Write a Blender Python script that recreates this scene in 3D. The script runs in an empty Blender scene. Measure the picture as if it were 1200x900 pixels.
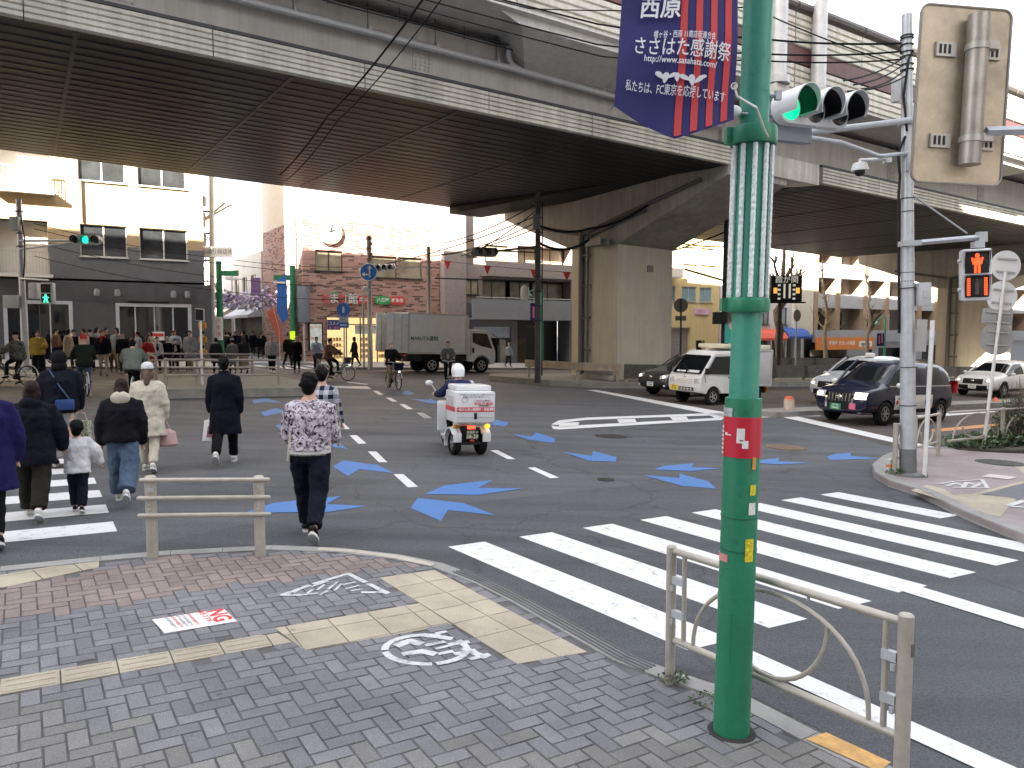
import bpy, bmesh, math, random
from mathutils import Vector, Matrix, Euler
random.seed(7)
V = Vector; R = math.radians; PI = math.pi
sc = bpy.context.scene
COL = sc.collection
# ------------------------------------------------------------------ camera, sky, sun, exposure
FOC = 900.0; PITCH = math.atan(59/900); CAMZ = 2.15; SX = -0.031       # pixels of the 1200x900 picture; ground falls to the right
cam_d = bpy.data.cameras.new('camera'); cam = bpy.data.objects.new('camera', cam_d); COL.objects.link(cam)
cam_d.sensor_width = 36; cam_d.lens = 36*FOC/1200; cam_d.clip_end = 3000; cam_d.clip_start = .05
cam.location = (0, 0, CAMZ); cam.rotation_euler = (PI/2-PITCH, 0, 0); sc.camera = cam
SUN_EL, SUN_AZ = R(31), R(204.3)                                        # azimuth clockwise from +Y (the view direction)
w = bpy.data.worlds.new('World'); sc.world = w; w.use_nodes = True
nt = w.node_tree; nt.nodes.clear()
so = nt.nodes.new('ShaderNodeOutputWorld'); sb = nt.nodes.new('ShaderNodeBackground'); sk = nt.nodes.new('ShaderNodeTexSky')
sk.sky_type = 'NISHITA'; sk.sun_disc = False; sk.sun_elevation = SUN_EL; sk.sun_rotation = SUN_AZ
sk.air_density = 1.0; sk.dust_density = 5.0; sk.ozone_density = 1.0; sk.altitude = 50
mixs = nt.nodes.new('ShaderNodeMix'); mixs.data_type = 'RGBA'; mixs.inputs[0].default_value = .62      # thin bright cloud veil over the blue
mixs.inputs[7].default_value = (5.85, 5.9, 6.05, 1)
nt.links.new(sk.outputs[0], mixs.inputs[6]); nt.links.new(mixs.outputs[2], sb.inputs[0]); nt.links.new(sb.outputs[0], so.inputs[0]); sb.inputs[1].default_value = .058
sl = bpy.data.lights.new('sun', 'SUN'); sun = bpy.data.objects.new('sun', sl); COL.objects.link(sun)
sl.energy = 5.0; sl.angle = R(.6); sl.color = (1, .89, .74)
sdir = V((math.sin(SUN_AZ)*math.cos(SUN_EL), math.cos(SUN_AZ)*math.cos(SUN_EL), math.sin(SUN_EL)))
sun.rotation_euler = sdir.to_track_quat('Z', 'Y').to_euler(); sun.location = (0, -20, 60)
sc.view_settings.view_transform = 'Standard'; sc.view_settings.look = 'None'
sc.view_settings.exposure = 3.35; sc.view_settings.gamma = 1
sc.cycles.max_bounces = 6; sc.cycles.diffuse_bounces = 4; sc.cycles.glossy_bounces = 3; sc.cycles.transmission_bounces = 4
sc.cycles.caustics_reflective = False; sc.cycles.caustics_refractive = False
try: sc.cycles.use_denoising = True
except Exception: pass

# ------------------------------------------------------------------ helpers
DX, DY = .8455, .534                                                     # unit vector along the wide avenue
ROT = math.atan2(DY, DX); SLOPE = math.atan(.031)
def gz(x, y=0): return SX*x
def ray(px, py):
    a = (px-600)/FOC; b = (450-py)/FOC
    return V((a, math.cos(PITCH)+b*math.sin(PITCH), -math.sin(PITCH)+b*math.cos(PITCH)))
def G(px, py, z=0):                                                      # point of the ground (raised by z) seen at a pixel
    d = ray(px, py); t = (CAMZ-z)/(SX*d.x-d.z); return V((t*d.x, t*d.y, SX*t*d.x+z))
def AT(px, py, Y):                                                       # point at distance Y
    d = ray(px, py); t = Y/d.y; return V((t*d.x, Y, CAMZ+t*d.z))
def ST(s, t, z=0):                                                       # avenue coordinates: s along, t across
    x = s*DX-t*DY; y = s*DY+t*DX; return V((x, y, gz(x)+z))
def toST(p): return (p[0]*DX+p[1]*DY, -p[0]*DY+p[1]*DX)
def ONT(px, py, t):                                                      # point of the vertical plane t = const
    d = ray(px, py); k = t/(-d.x*DY+d.y*DX); return V((d.x*k, d.y*k, CAMZ+d.z*k))

def nodes(m):
    m.use_nodes = True; n = m.node_tree; return n, n.nodes['Principled BSDF']
_mc = {}
def M(name, col, rough=.6, metal=0, var=.12, scale=3.0, bump=0, bscale=60, emit=0, ecol=None, coat=0, spec=.5, stretch=None, alpha=1):
    if name in _mc: return _mc[name]
    m = bpy.data.materials.new(name); n, b = nodes(m); L = n.links
    b.inputs['Roughness'].default_value = rough; b.inputs['Metallic'].default_value = metal
    b.inputs['Specular IOR Level'].default_value = spec
    if coat: b.inputs['Coat Weight'].default_value = coat; b.inputs['Coat Roughness'].default_value = .06
    tc = n.nodes.new('ShaderNodeTexCoord'); src = tc.outputs['Object']
    if stretch:
        mp = n.nodes.new('ShaderNodeMapping'); mp.inputs['Scale'].default_value = stretch
        L.new(src, mp.inputs[0]); src = mp.outputs[0]
    if var:
        no = n.nodes.new('ShaderNodeTexNoise'); no.inputs['Scale'].default_value = scale; no.inputs['Detail'].default_value = 6; no.inputs['Roughness'].default_value = .65
        L.new(src, no.inputs['Vector'])
        cr = n.nodes.new('ShaderNodeValToRGB'); cr.color_ramp.elements[0].position = .3; cr.color_ramp.elements[1].position = .7
        cr.color_ramp.elements[0].color = tuple(c*(1-var) for c in col)+(1,); cr.color_ramp.elements[1].color = tuple(min(1, c*(1+var)) for c in col)+(1,)
        L.new(no.outputs[0], cr.inputs[0]); L.new(cr.outputs[0], b.inputs['Base Color'])
    else: b.inputs['Base Color'].default_value = tuple(col)+(1,)
    if bump:
        n2 = n.nodes.new('ShaderNodeTexNoise'); n2.inputs['Scale'].default_value = bscale; n2.inputs['Detail'].default_value = 4
        L.new(src, n2.inputs['Vector'])
        bp = n.nodes.new('ShaderNodeBump'); bp.inputs['Strength'].default_value = bump; bp.inputs['Distance'].default_value = .02
        L.new(n2.outputs[0], bp.inputs['Height']); L.new(bp.outputs[0], b.inputs['Normal'])
    if emit:
        b.inputs['Emission Color'].default_value = tuple(ecol or col)+(1,); b.inputs['Emission Strength'].default_value = emit
    _mc[name] = m; return m
def N(m, kind, **kw):
    nd = m.node_tree.nodes.new(kind)
    for k, v in kw.items():
        if k in nd.inputs: nd.inputs[k].default_value = v
        else: setattr(nd, k, v)
    return nd
def ramp(m, stops, interp='LINEAR'):
    r = m.node_tree.nodes.new('ShaderNodeValToRGB'); e = r.color_ramp.elements; r.color_ramp.interpolation = interp
    while len(e) < len(stops): e.new(.5)
    for el, (p, c) in zip(e, stops): el.position = p; el.color = tuple(c)+(1,) if len(c) == 3 else c
    return r

class MB:
    """collects shapes; build() links them as one mesh object"""
    def __init__(s): s.v = []; s.f = []; s.mi = []; s.cur = 0
    def add(s, vs, fs, mi=None):
        o = len(s.v); s.v += [V(p) for p in vs]; s.f += [[i+o for i in f] for f in fs]
        s.mi += [s.cur if mi is None else mi]*len(fs); return s
    def box(s, c, size, rot=None, mi=None, taper=1):
        a, b, h = size[0]/2, size[1]/2, size[2]/2; k = taper
        vs = [V(p) for p in [(-a,-b,-h),(a,-b,-h),(a,b,-h),(-a,b,-h),(-a*k,-b*k,h),(a*k,-b*k,h),(a*k,b*k,h),(-a*k,b*k,h)]]
        if rot is not None:
            if not isinstance(rot, Matrix): rot = Euler(rot).to_matrix()
            vs = [rot @ p for p in vs]
        return s.add([p+V(c) for p in vs], [(0,3,2,1),(4,5,6,7),(0,1,5,4),(1,2,6,5),(2,3,7,6),(3,0,4,7)], mi)
    def bb(s, x0, x1, y0, y1, z0, z1, mi=None): return s.box(((x0+x1)/2,(y0+y1)/2,(z0+z1)/2), (x1-x0,y1-y0,z1-z0), None, mi)
    def poly(s, pts, mi=None): return s.add(pts, [list(range(len(pts)))], mi)
    def prism(s, lo, hi, mi=None):
        n = len(lo); return s.add(list(lo)+list(hi), [list(range(n))[::-1], list(range(n, 2*n))]+[(i,(i+1)%n,n+(i+1)%n,n+i) for i in range(n)], mi)
    def tube(s, pts, r, n=8, mi=None, flat=None, round_=False):
        pts = [V(p) for p in pts]; rs = list(r) if isinstance(r, (list, tuple)) else [r]*len(pts)
        if round_:
            d0 = (pts[0]-pts[1]).normalized(); d1 = (pts[-1]-pts[-2]).normalized()
            a, b = rs[0], rs[-1]
            pts = [pts[0]+d0*a*.85, pts[0]+d0*a*.5]+pts+[pts[-1]+d1*b*.5, pts[-1]+d1*b*.85]; rs = [a*.4, a*.85]+rs+[b*.85, b*.4]
        vs = []; prev = None
        for i, p in enumerate(pts):
            d = (pts[min(i+1,len(pts)-1)]-pts[max(i-1,0)]).normalized()
            if prev is None:
                a = V((0,0,1)) if abs(d.z) < .95 else V((1,0,0)); x = d.cross(a).normalized()
            else: x = (prev-d*prev.dot(d)).normalized()
            prev = x; y = d.cross(x)
            for k in range(n):
                an = 2*PI*k/n; vs.append(p+x*math.cos(an)*rs[i]+y*math.sin(an)*rs[i]*(flat or 1))
        fs = []
        for i in range(len(pts)-1):
            for k in range(n): fs.append((i*n+k, i*n+(k+1)%n, (i+1)*n+(k+1)%n, (i+1)*n+k))
        fs.append(list(range(n))[::-1]); m = (len(pts)-1)*n; fs.append([m+k for k in range(n)])
        return s.add(vs, fs, mi)
    def rings(s, rr, n=16, mi=None, M4=None):                            # rr: (z, rx, ry, x, y)
        vs = []
        for (z, rx, ry, x, y) in rr:
            for k in range(n):
                a = 2*PI*k/n; p = V((x+rx*math.cos(a), y+ry*math.sin(a), z)); vs.append(M4 @ p if M4 else p)
        fs = [(i*n+k, i*n+(k+1)%n, (i+1)*n+(k+1)%n, (i+1)*n+k) for i in range(len(rr)-1) for k in range(n)]
        fs += [list(range(n))[::-1], [(len(rr)-1)*n+k for k in range(n)]]
        return s.add(vs, fs, mi)
    def lathe(s, prof, n=16, c=(0,0,0), mi=None): return s.rings([(c[2]+z, r, r, c[0], c[1]) for r, z in prof], n, mi)
    def ball(s, c, r, n=12, mi=None, M3=None):
        r = (r,r,r) if not isinstance(r, (tuple, list)) else r; k = max(6, n//2); vs = []
        for i in range(1, k):
            th = PI*i/k
            for j in range(n):
                a = 2*PI*j/n; p = V((r[0]*math.sin(th)*math.cos(a), r[1]*math.sin(th)*math.sin(a), r[2]*math.cos(th)))
                vs.append((M3 @ p if M3 else p)+V(c))
        t = V((0,0,r[2])); b = -t
        vs += [(M3 @ t if M3 else t)+V(c), (M3 @ b if M3 else b)+V(c)]
        fs = [(i*n+j, (i+1)*n+j, (i+1)*n+(j+1)%n, i*n+(j+1)%n) for i in range(k-2) for j in range(n)]
        o = len(vs); fs += [(o-2, j, (j+1)%n) for j in range(n)]+[(o-1, (k-2)*n+(j+1)%n, (k-2)*n+j) for j in range(n)]
        return s.add(vs, fs, mi)
    def cyl(s, a, b, r, n=12, mi=None, r2=None): return s.tube([a, b], [r, r if r2 is None else r2], n, mi)
    def torus(s, c, R_, r, ax='y', n=20, m=6, mi=None, a0=0, a1=2*PI):
        full = abs(a1-a0-2*PI) < 1e-6; pts = []
        for i in range(n+(0 if full else 1)):
            a = a0+(a1-a0)*i/n; u, v = math.cos(a)*R_, math.sin(a)*R_
            pts.append(V(c)+(V((u,0,v)) if ax == 'y' else V((0,u,v)) if ax == 'x' else V((u,v,0))))
        if not full: return s.tube(pts, r, m, mi)
        vs = []; k = len(pts)
        for i, p in enumerate(pts):
            o = (p-V(c)).normalized(); axv = V((0,1,0)) if ax == 'y' else V((1,0,0)) if ax == 'x' else V((0,0,1))
            for j in range(m):
                a = 2*PI*j/m; vs.append(p+o*math.cos(a)*r+axv*math.sin(a)*r)
        return s.add(vs, [(i*m+j, i*m+(j+1)%m, ((i+1)%k)*m+(j+1)%m, ((i+1)%k)*m+j) for i in range(k) for j in range(m)], mi)
    def xf(s, M4): s.v = [M4 @ p for p in s.v]; return s
    def mesh(s, name, sharp=35, bevel=0):
        me = bpy.data.meshes.new(name); me.from_pydata(s.v, [], s.f)
        for p, k in zip(me.polygons, s.mi): p.material_index = k
        bm = bmesh.new(); bm.from_mesh(me); bmesh.ops.recalc_face_normals(bm, faces=bm.faces)
        if bevel:
            es = [e for e in bm.edges if len(e.link_faces) == 2 and e.calc_face_angle(0) > R(40)]
            bmesh.ops.bevel(bm, geom=es, offset=bevel, segments=2, affect='EDGES', clamp_overlap=True, profile=.6)
        bm.to_mesh(me); bm.free()
        if sharp: me.shade_smooth(); me.set_sharp_from_angle(angle=R(sharp))
        return me
    def build(s, name, mats, parent=None, sharp=35, bevel=0, loc=None, rot=None):
        o = bpy.data.objects.new(name, s.mesh(name, sharp, bevel)); COL.objects.link(o)
        for m in (mats if isinstance(mats, (list, tuple)) else [mats]): o.data.materials.append(m)
        if parent: o.parent = parent
        if loc is not None: o.location = loc
        if rot is not None: o.rotation_euler = rot
        return o
def link(name, me, mat, parent=None):
    o = bpy.data.objects.new(name, me); COL.objects.link(o)
    if mat is not None:
        o.data.materials.clear()
        for m in (mat if isinstance(mat, (list, tuple)) else [mat]): o.data.materials.append(m)
    if parent: o.parent = parent
    return o
def tag(o, label, cat, group=None, kind=None):
    o['label'] = label; o['category'] = cat
    if group: o['group'] = group
    if kind: o['kind'] = kind
    return o
def thing(name, label, cat, loc=(0,0,0), rotz=0, group=None, slope=False):
    o = bpy.data.objects.new(name, None); COL.objects.link(o); o.empty_display_size = .2
    o.location = loc
    m = Matrix.Rotation(rotz, 3, 'Z')
    if slope: m = Matrix.Rotation(SLOPE, 3, 'Y') @ m
    o.rotation_euler = m.to_euler()
    return tag(o, label, cat, group)
def structure(o, kind='structure'): o['kind'] = kind; return o
def copy_tree(o, parent=None):
    c = o.copy(); COL.objects.link(c); c.parent = parent
    for ch in list(o.children): copy_tree(ch, c)
    return c
def evalmesh(mb, mods, name='tmp'):
    me = mb.mesh(name, 0); o = bpy.data.objects.new(name, me); COL.objects.link(o)
    for kind, kw in mods:
        md = o.modifiers.new('m', kind)
        for k, v in kw.items(): setattr(md, k, v)
    dg = bpy.context.evaluated_depsgraph_get(); r = bpy.data.meshes.new_from_object(o.evaluated_get(dg))
    bpy.data.objects.remove(o); bpy.data.meshes.remove(me); return r
def txt(name, string, size, mat, parent=None, loc=(0,0,0), rot=(PI/2,0,0), ext=.001, bold=0, align='CENTER', space=1, mtx=None):
    cu = bpy.data.curves.new(name, 'FONT'); cu.body = string; cu.size = size; cu.align_x = align; cu.align_y = 'CENTER'
    cu.extrude = ext; cu.offset = bold*size; cu.space_character = space; cu.resolution_u = 2
    o = bpy.data.objects.new(name, cu); COL.objects.link(o)
    dg = bpy.context.evaluated_depsgraph_get(); me = bpy.data.meshes.new_from_object(o.evaluated_get(dg))
    bpy.data.objects.remove(o); bpy.data.curves.remove(cu)
    o = bpy.data.objects.new(name, me); COL.objects.link(o); me.materials.clear(); me.materials.append(mat)
    if parent: o.parent = parent
    if mtx is not None: me.transform(mtx)
    else: o.location = loc; o.rotation_euler = rot
    return o
def clip(poly, a, b):                                                    # keep the part of a convex polygon left of a->b
    out = []; n = len(poly)
    for i in range(n):
        p, q = poly[i], poly[(i+1) % n]
        f = lambda r: (b[0]-a[0])*(r[1]-a[1])-(b[1]-a[1])*(r[0]-a[0])
        fp, fq = f(p), f(q)
        if fp >= 0: out.append(p)
        if fp*fq < 0: k = fp/(fp-fq); out.append((p[0]+(q[0]-p[0])*k, p[1]+(q[1]-p[1])*k))
    return out
def inside(p, poly):
    c = False; n = len(poly)
    for i in range(n):
        a, b = poly[i], poly[(i+1) % n]
        if (a[1] > p[1]) != (b[1] > p[1]) and p[0] < (b[0]-a[0])*(p[1]-a[1])/(b[1]-a[1])+a[0]: c = not c
    return c
WHITE = M('white_paint', (.78,.78,.77), .5, var=.06)
BLACK = M('black_plastic', (.010,.010,.011), .45, var=.1, spec=.3)
RUBBER = M('rubber', (.010,.010,.010), .85, var=.15, spec=.2)
STEEL = M('galvanised_steel', (.50,.52,.54), .45, .35, var=.14, scale=5, bump=.08)
DARKM = M('dark_metal', (.05,.05,.055), .5, .4)
GLASS = M('dark_glass', (.007,.008,.010), .04, var=0, spec=.42)
CHROME = M('chrome', (.75,.76,.78), .12, 1, var=0)
BEIGEP = M('beige_rail_paint', (.42,.385,.33), .38, .15, var=.14, scale=9, bump=.05)
CONC = M('concrete', (.36,.34,.3), .85, var=.2, scale=1.3, bump=.25, bscale=30)
# ------------------------------------------------------------------ ground, pavements, kerbs, painted markings
def road_material(name, col, col2):
    m = bpy.data.materials.new(name); n, b = nodes(m); L = n.links
    tc = N(m, 'ShaderNodeTexCoord').outputs['Object']
    a = N(m, 'ShaderNodeTexNoise', Scale=.35, Detail=8, Roughness=.7); L.new(tc, a.inputs['Vector'])
    r1 = ramp(m, [(.3, col), (.7, col2)]); L.new(a.outputs[0], r1.inputs[0])
    mp = N(m, 'ShaderNodeMapping'); mp.inputs['Rotation'].default_value = (0, 0, -ROT); mp.inputs['Scale'].default_value = (.08, 1.1, 1); L.new(tc, mp.inputs[0])
    st = N(m, 'ShaderNodeTexNoise', Scale=1.6, Detail=5, Roughness=.6); L.new(mp.outputs[0], st.inputs['Vector'])
    r2 = ramp(m, [(.35, (.74,)*3), (.62, (1.16,)*3)]); L.new(st.outputs[0], r2.inputs[0])
    mx = N(m, 'ShaderNodeMix', data_type='RGBA', blend_type='MULTIPLY'); mx.inputs[0].default_value = 1
    L.new(r1.outputs[0], mx.inputs[6]); L.new(r2.outputs[0], mx.inputs[7])
    g = N(m, 'ShaderNodeTexVoronoi', Scale=65); L.new(tc, g.inputs['Vector'])
    r3 = ramp(m, [(0, (2.1, 2.0, 1.9)), (.3, (1.05, 1.05, 1.05)), (1, (.55,)*3)]); L.new(g.outputs['Distance'], r3.inputs[0])
    mx2 = N(m, 'ShaderNodeMix', data_type='RGBA', blend_type='MULTIPLY'); mx2.inputs[0].default_value = 1.0
    L.new(mx.outputs[2], mx2.inputs[6]); L.new(r3.outputs[0], mx2.inputs[7])
    ck = N(m, 'ShaderNodeTexVoronoi', Scale=.33, feature='DISTANCE_TO_EDGE')                  # cracks and sealed joints
    wn = N(m, 'ShaderNodeTexNoise', Scale=.8, Detail=5); L.new(tc, wn.inputs['Vector'])
    va = N(m, 'ShaderNodeVectorMath', operation='MULTIPLY_ADD'); va.inputs[1].default_value = (1.6,)*3; L.new(wn.outputs['Color'], va.inputs[0]); L.new(tc, va.inputs[2])
    L.new(va.outputs[0], ck.inputs['Vector'])
    r4 = ramp(m, [(0, (.55,)*3), (.006, (.7,)*3), (.012, (1, 1, 1))]); L.new(ck.outputs['Distance'], r4.inputs[0])
    mx3 = N(m, 'ShaderNodeMix', data_type='RGBA', blend_type='MULTIPLY'); mx3.inputs[0].default_value = .8
    L.new(mx2.outputs[2], mx3.inputs[6]); L.new(r4.outputs[0], mx3.inputs[7])
    L.new(mx3.outputs[2], b.inputs['Base Color'])
    rr = ramp(m, [(.3, (.62,)*3), (.7, (.86,)*3)]); L.new(a.outputs[0], rr.inputs[0]); L.new(rr.outputs[0], b.inputs['Roughness'])
    bp = N(m, 'ShaderNodeBump', Strength=.5, Distance=.006); L.new(g.outputs['Distance'], bp.inputs['Height']); L.new(bp.outputs[0], b.inputs['Normal'])
    return m
ASPH = road_material('asphalt', (.064,.069,.078), (.092,.098,.108))
ASPH2 = road_material('brown_asphalt_and_bounce', (.058,.045,.040), (.080,.062,.055))
def gm(pts, z, name, mat, kind='structure', px=True, extra=None):
    """flat sheets given by picture points of the ground"""
    mb = MB()
    for p in pts: mb.poly([G(a, b, z) for a, b in p] if px else [V((a, b, gz(a)+z)) for a, b in p])
    o = mb.build(name, mat, sharp=0)
    if kind: o['kind'] = kind
    return o
gm([[(-900,-300),(1100,-300),(1100,1500),(-900,1500)]], 0, 'ground', ASPH, px=False)
def st_poly(pts, z, name, mat):
    mb = MB(); mb.poly([ST(s, t, z) for s, t in pts]); return structure(mb.build(name, mat, sharp=0))
st_poly([(18.9,23.6),(16.9,15.1),(16.9,14.9),(18.3,14.6),(15.1,8.6),(260,8.6),(260,23.6)], .004, 'avenue_lane', ASPH2)
st_poly([(-60,31.2),(260,31.2),(260,38.3),(-60,38.3)], .004, 'far_avenue_lane', ASPH2)  # far lane browned to stand for light reflected under the highway

def paver_material(name, c0, c1, spot=.25):
    m = bpy.data.materials.new(name); n, b = nodes(m); L = n.links
    ge = N(m, 'ShaderNodeNewGeometry'); r = ramp(m, [(0, c0), (1, c1)]); L.new(ge.outputs['Random Per Island'], r.inputs[0])
    tc = N(m, 'ShaderNodeTexCoord').outputs['Object']
    no = N(m, 'ShaderNodeTexNoise', Scale=170, Detail=3, Roughness=.8); L.new(tc, no.inputs['Vector'])
    r2 = ramp(m, [(.35, (1-spot*1.6,)*3), (.65, (1+spot*1.6,)*3)]); L.new(no.outputs[0], r2.inputs[0])
    bg = N(m, 'ShaderNodeTexNoise', Scale=1.1, Detail=6, Roughness=.7); L.new(tc, bg.inputs['Vector'])
    r3 = ramp(m, [(.32, (.74,)*3), (.68, (1.18,)*3)]); L.new(bg.outputs[0], r3.inputs[0])
    x = N(m, 'ShaderNodeMix', data_type='RGBA', blend_type='MULTIPLY'); x.inputs[0].default_value = 1; L.new(r.outputs[0], x.inputs[6]); L.new(r2.outputs[0], x.inputs[7])
    y = N(m, 'ShaderNodeMix', data_type='RGBA', blend_type='MULTIPLY'); y.inputs[0].default_value = 1; L.new(x.outputs[2], y.inputs[6]); L.new(r3.outputs[0], y.inputs[7])
    gv = N(m, 'ShaderNodeTexVoronoi', Scale=2.6); L.new(tc, gv.inputs['Vector']); gr = ramp(m, [(0, (.5,)*3), (.045, (.55,)*3), (.06, (1, 1, 1))]); L.new(gv.outputs['Distance'], gr.inputs[0])
    z = N(m, 'ShaderNodeMix', data_type='RGBA', blend_type='MULTIPLY'); z.inputs[0].default_value = .8; L.new(y.outputs[2], z.inputs[6]); L.new(gr.outputs[0], z.inputs[7])
    L.new(z.outputs[2], b.inputs['Base Color']); b.inputs['Roughness'].default_value = .8
    bp = N(m, 'ShaderNodeBump', Strength=.5, Distance=.004); L.new(no.outputs[0], bp.inputs['Height']); L.new(bp.outputs[0], b.inputs['Normal'])
    return m
PAV = [paver_material('grey_pavers', (.142,.139,.150), (.196,.191,.203)), paver_material('brown_pavers', (.15,.145,.138), (.203,.196,.187)),
       paver_material('pink_pavers', (.19,.15,.138), (.25,.2,.183)), paver_material('tactile_pavers', (.355,.31,.235), (.42,.37,.285), .14),
       M('paver_joints', (.105,.103,.106), .9, var=.3)]
PH = .06                                                                 # height of the near pavement
kerb_px = [(-900,872),(-200,688),(0,664),(117,652),(200,645),(320,639),(400,642),(470,650),(520,660),(575,680),(620,702),(680,735),(740,768),(800,789),(870,812),(960,858),(1060,905),(1300,1015)]
kerb = [G(a, b, PH).xy for a, b in kerb_px]
kerb.append(kerb[-1]+V((.614,-.789))*22)
near = [tuple(p) for p in kerb]+[(-6,-26),(-40,-10),(-40,-3)]
def along(line, k, z=None): return line
def offset_line(line, dist):
    out = []
    for i, p in enumerate(line):
        d = (V(line[min(i+1,len(line)-1)])-V(line[max(i-1,0)])).normalized(); out.append(V(p)+V((d.y,-d.x))*dist)
    return out
def kerb_mesh(line, h, wd, name, mat, seg=.6, gap=.006):
    mb = MB(); dense = [V(line[0])]
    for a, b in zip(line[:-1], line[1:]):
        k = max(1, round((V(b)-V(a)).length/seg)); dense += [V(a)+(V(b)-V(a))*(i+1)/k for i in range(k)]
    inn = offset_line(dense, wd)
    for i in range(len(dense)-1):
        a, b, c, d = dense[i], dense[i+1], inn[i+1], inn[i]
        e = (b-a).normalized()*gap; a, d = a+e, d+e
        P = lambda q, z: V((q.x, q.y, gz(q.x)+z))
        o = (a-d).normalized()*.015
        mb.prism([P(a+o,-.05),P(b+o,-.05),P(c,-.05),P(d,-.05)], [P(a-o,h),P(b-o,h),P(c,h),P(d,h)])
    return structure(mb.build(name, mat, sharp=20))
KERB = M('kerb_stone', (.27,.265,.255), .85, var=.22, scale=2.2, bump=.35, bscale=80)
kerb_mesh(kerb, PH+.006, .16, 'kerb', KERB)
mb = MB(); mb.prism([V((x,y,gz(x)-.3)) for x, y in near], [V((x,y,gz(x)+PH-.008)) for x, y in near])
structure(mb.build('pavement', PAV[4], sharp=0))
inner = [tuple(p) for p in offset_line(kerb, .165)]+[(-6,-26),(-40,-10),(-40,-3)]
gp = lambda pts, z=PH: [tuple(G(a, b, z).xy) for a, b in pts]
pink = gp([(-400,790),(0,683),(117,668),(200,652),(320,651),(400,652),(505,661),(430,668),(320,680),(250,690),(110,711),(0,729),(-400,830)])
tactA = gp([(322,736),(491,707),(530,732),(357,762)]); tactB = gp([(444,677),(509,668),(688,764),(606,778)])
strip = gp([(-300,846),(0,796),(322,740),(343,753),(0,814),(-300,868)]); tactC = gp([(-300,729),(0,674),(117,654),(115,669),(0,689),(-300,752)])
brown_cut = 3.15
d2 = V((DX,DY)); n2 = V((-DY,DX))
pv = MB(); S_, T_ = .2, .1
def paver(mb, quad, z, mi, ch=.004):
    c = sum((V(q) for q in quad), V((0,0)))/4
    top = [V(q)+(c-V(q)).normalized()*ch*1.4 for q in quad]
    P = lambda q, zz: V((q[0], q[1], gz(q[0])+zz))
    dz = random.uniform(-.0012,.0012)
    mb.add([P(q, z-.008) for q in quad]+[P(q, z+dz) for q in top], [(4,5,6,7)]+[(i,(i+1)%4,4+(i+1)%4,4+i) for i in range(4)], mi)
for i in range(-60, 60):                                                 # herringbone paving
    for j in range(-60, 60):
        for hv in (0, 1):
            a = (i+j)*T_*1.0; 
            u = i*T_*2+ (j%2)*0
            # herringbone: cell (i,j) -> horizontal at (x,y), vertical next to it
            bx = (i*4 + j)*T_; by = j*T_
            q0 = (bx, by, .2, .1) if hv == 0 else (bx+.2, by-.1 , .1, .2)
            x0, y0, ww, hh = q0; g = .0035
            lo = [(x0+g,y0+g),(x0+ww-g,y0+g),(x0+ww-g,y0+hh-g),(x0+g,y0+hh-g)]
            W = [d2*p[0]+n2*(p[1]+4.0) for p in lo]
            c = sum(W, V((0,0)))/4
            if c.y < .9 or abs(c.x) > 9 or not inside(c, inner): continue
            if any(inside(c, q) for q in (tactA, tactB, strip, tactC)): continue
            mi = 2 if inside(c, pink) else (1 if c.y < 3.75+.25*math.sin(c.x*1.3)-.12*c.x+random.uniform(-.12,.12) else 0)
            paver(pv, W, PH, mi)
structure(pv.build('pavement_pavers', PAV[:3], sharp=20))
tm = MB()
def tactile(poly, org, ang, size=.3, ribs=False, z=PH+.001):
    e = V((math.cos(ang), math.sin(ang))); f = V((-e.y, e.x)); cen = sum((V(q) for q in poly), V((0,0)))/len(poly)
    area = sum(poly[i][0]*poly[(i+1)%len(poly)][1]-poly[(i+1)%len(poly)][0]*poly[i][1] for i in range(len(poly)))
    pp = poly if area > 0 else poly[::-1]
    for i in range(-24, 24):
        for j in range(-8, 8):
            o = V(org)+e*i*size+f*j*size; g = .004
            q = [tuple(o+e*a+f*b) for a, b in ((g,g),(size-g,g),(size-g,size-g),(g,size-g))]
            for k in range(len(pp)):
                q = clip(q, pp[k], pp[(k+1)%len(pp)])
                if len(q) < 3: break
            if len(q) < 3: continue
            P = lambda r, zz: V((r[0], r[1], gz(r[0])+zz))
            tm.prism([P(r, z-.008) for r in q], [P(r, z) for r in q])
            if ribs and len(q) >= 4:
                for k in range(4):
                    c = o+e*size/2+f*size*(k+.5)/4; h = .011
                    l2, w2 = size*.44, .012
                    Q = [c-e*l2-f*w2, c+e*l2-f*w2, c+e*l2+f*w2, c-e*l2+f*w2]
                    if inside(c-e*l2*.9, pp) and inside(c+e*l2*.9, pp): tm.prism([P(r, z) for r in Q], [P(c+(r-c)*.9, z+.004) for r in Q])
sd = V(strip[2])-V(strip[1]); sa = math.atan2(sd.y, sd.x)
tactile(strip[:3]+strip[3:], strip[1], sa, .3, True)
ta = V(tactA[1])-V(tactA[0]); tactile(tactA, tactA[3], math.atan2(ta.y, ta.x), .3)
tb = V(tactB[2])-V(tactB[1]); tactile(tactB, tactB[0], math.atan2(tb.y, tb.x), .3)
tc_ = V(tactC[2])-V(tactC[1]); tactile(tactC, tactC[4], math.atan2(tc_.y, tc_.x), .3)
structure(tm.build('tactile_paving', PAV[3], sharp=20))
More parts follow.
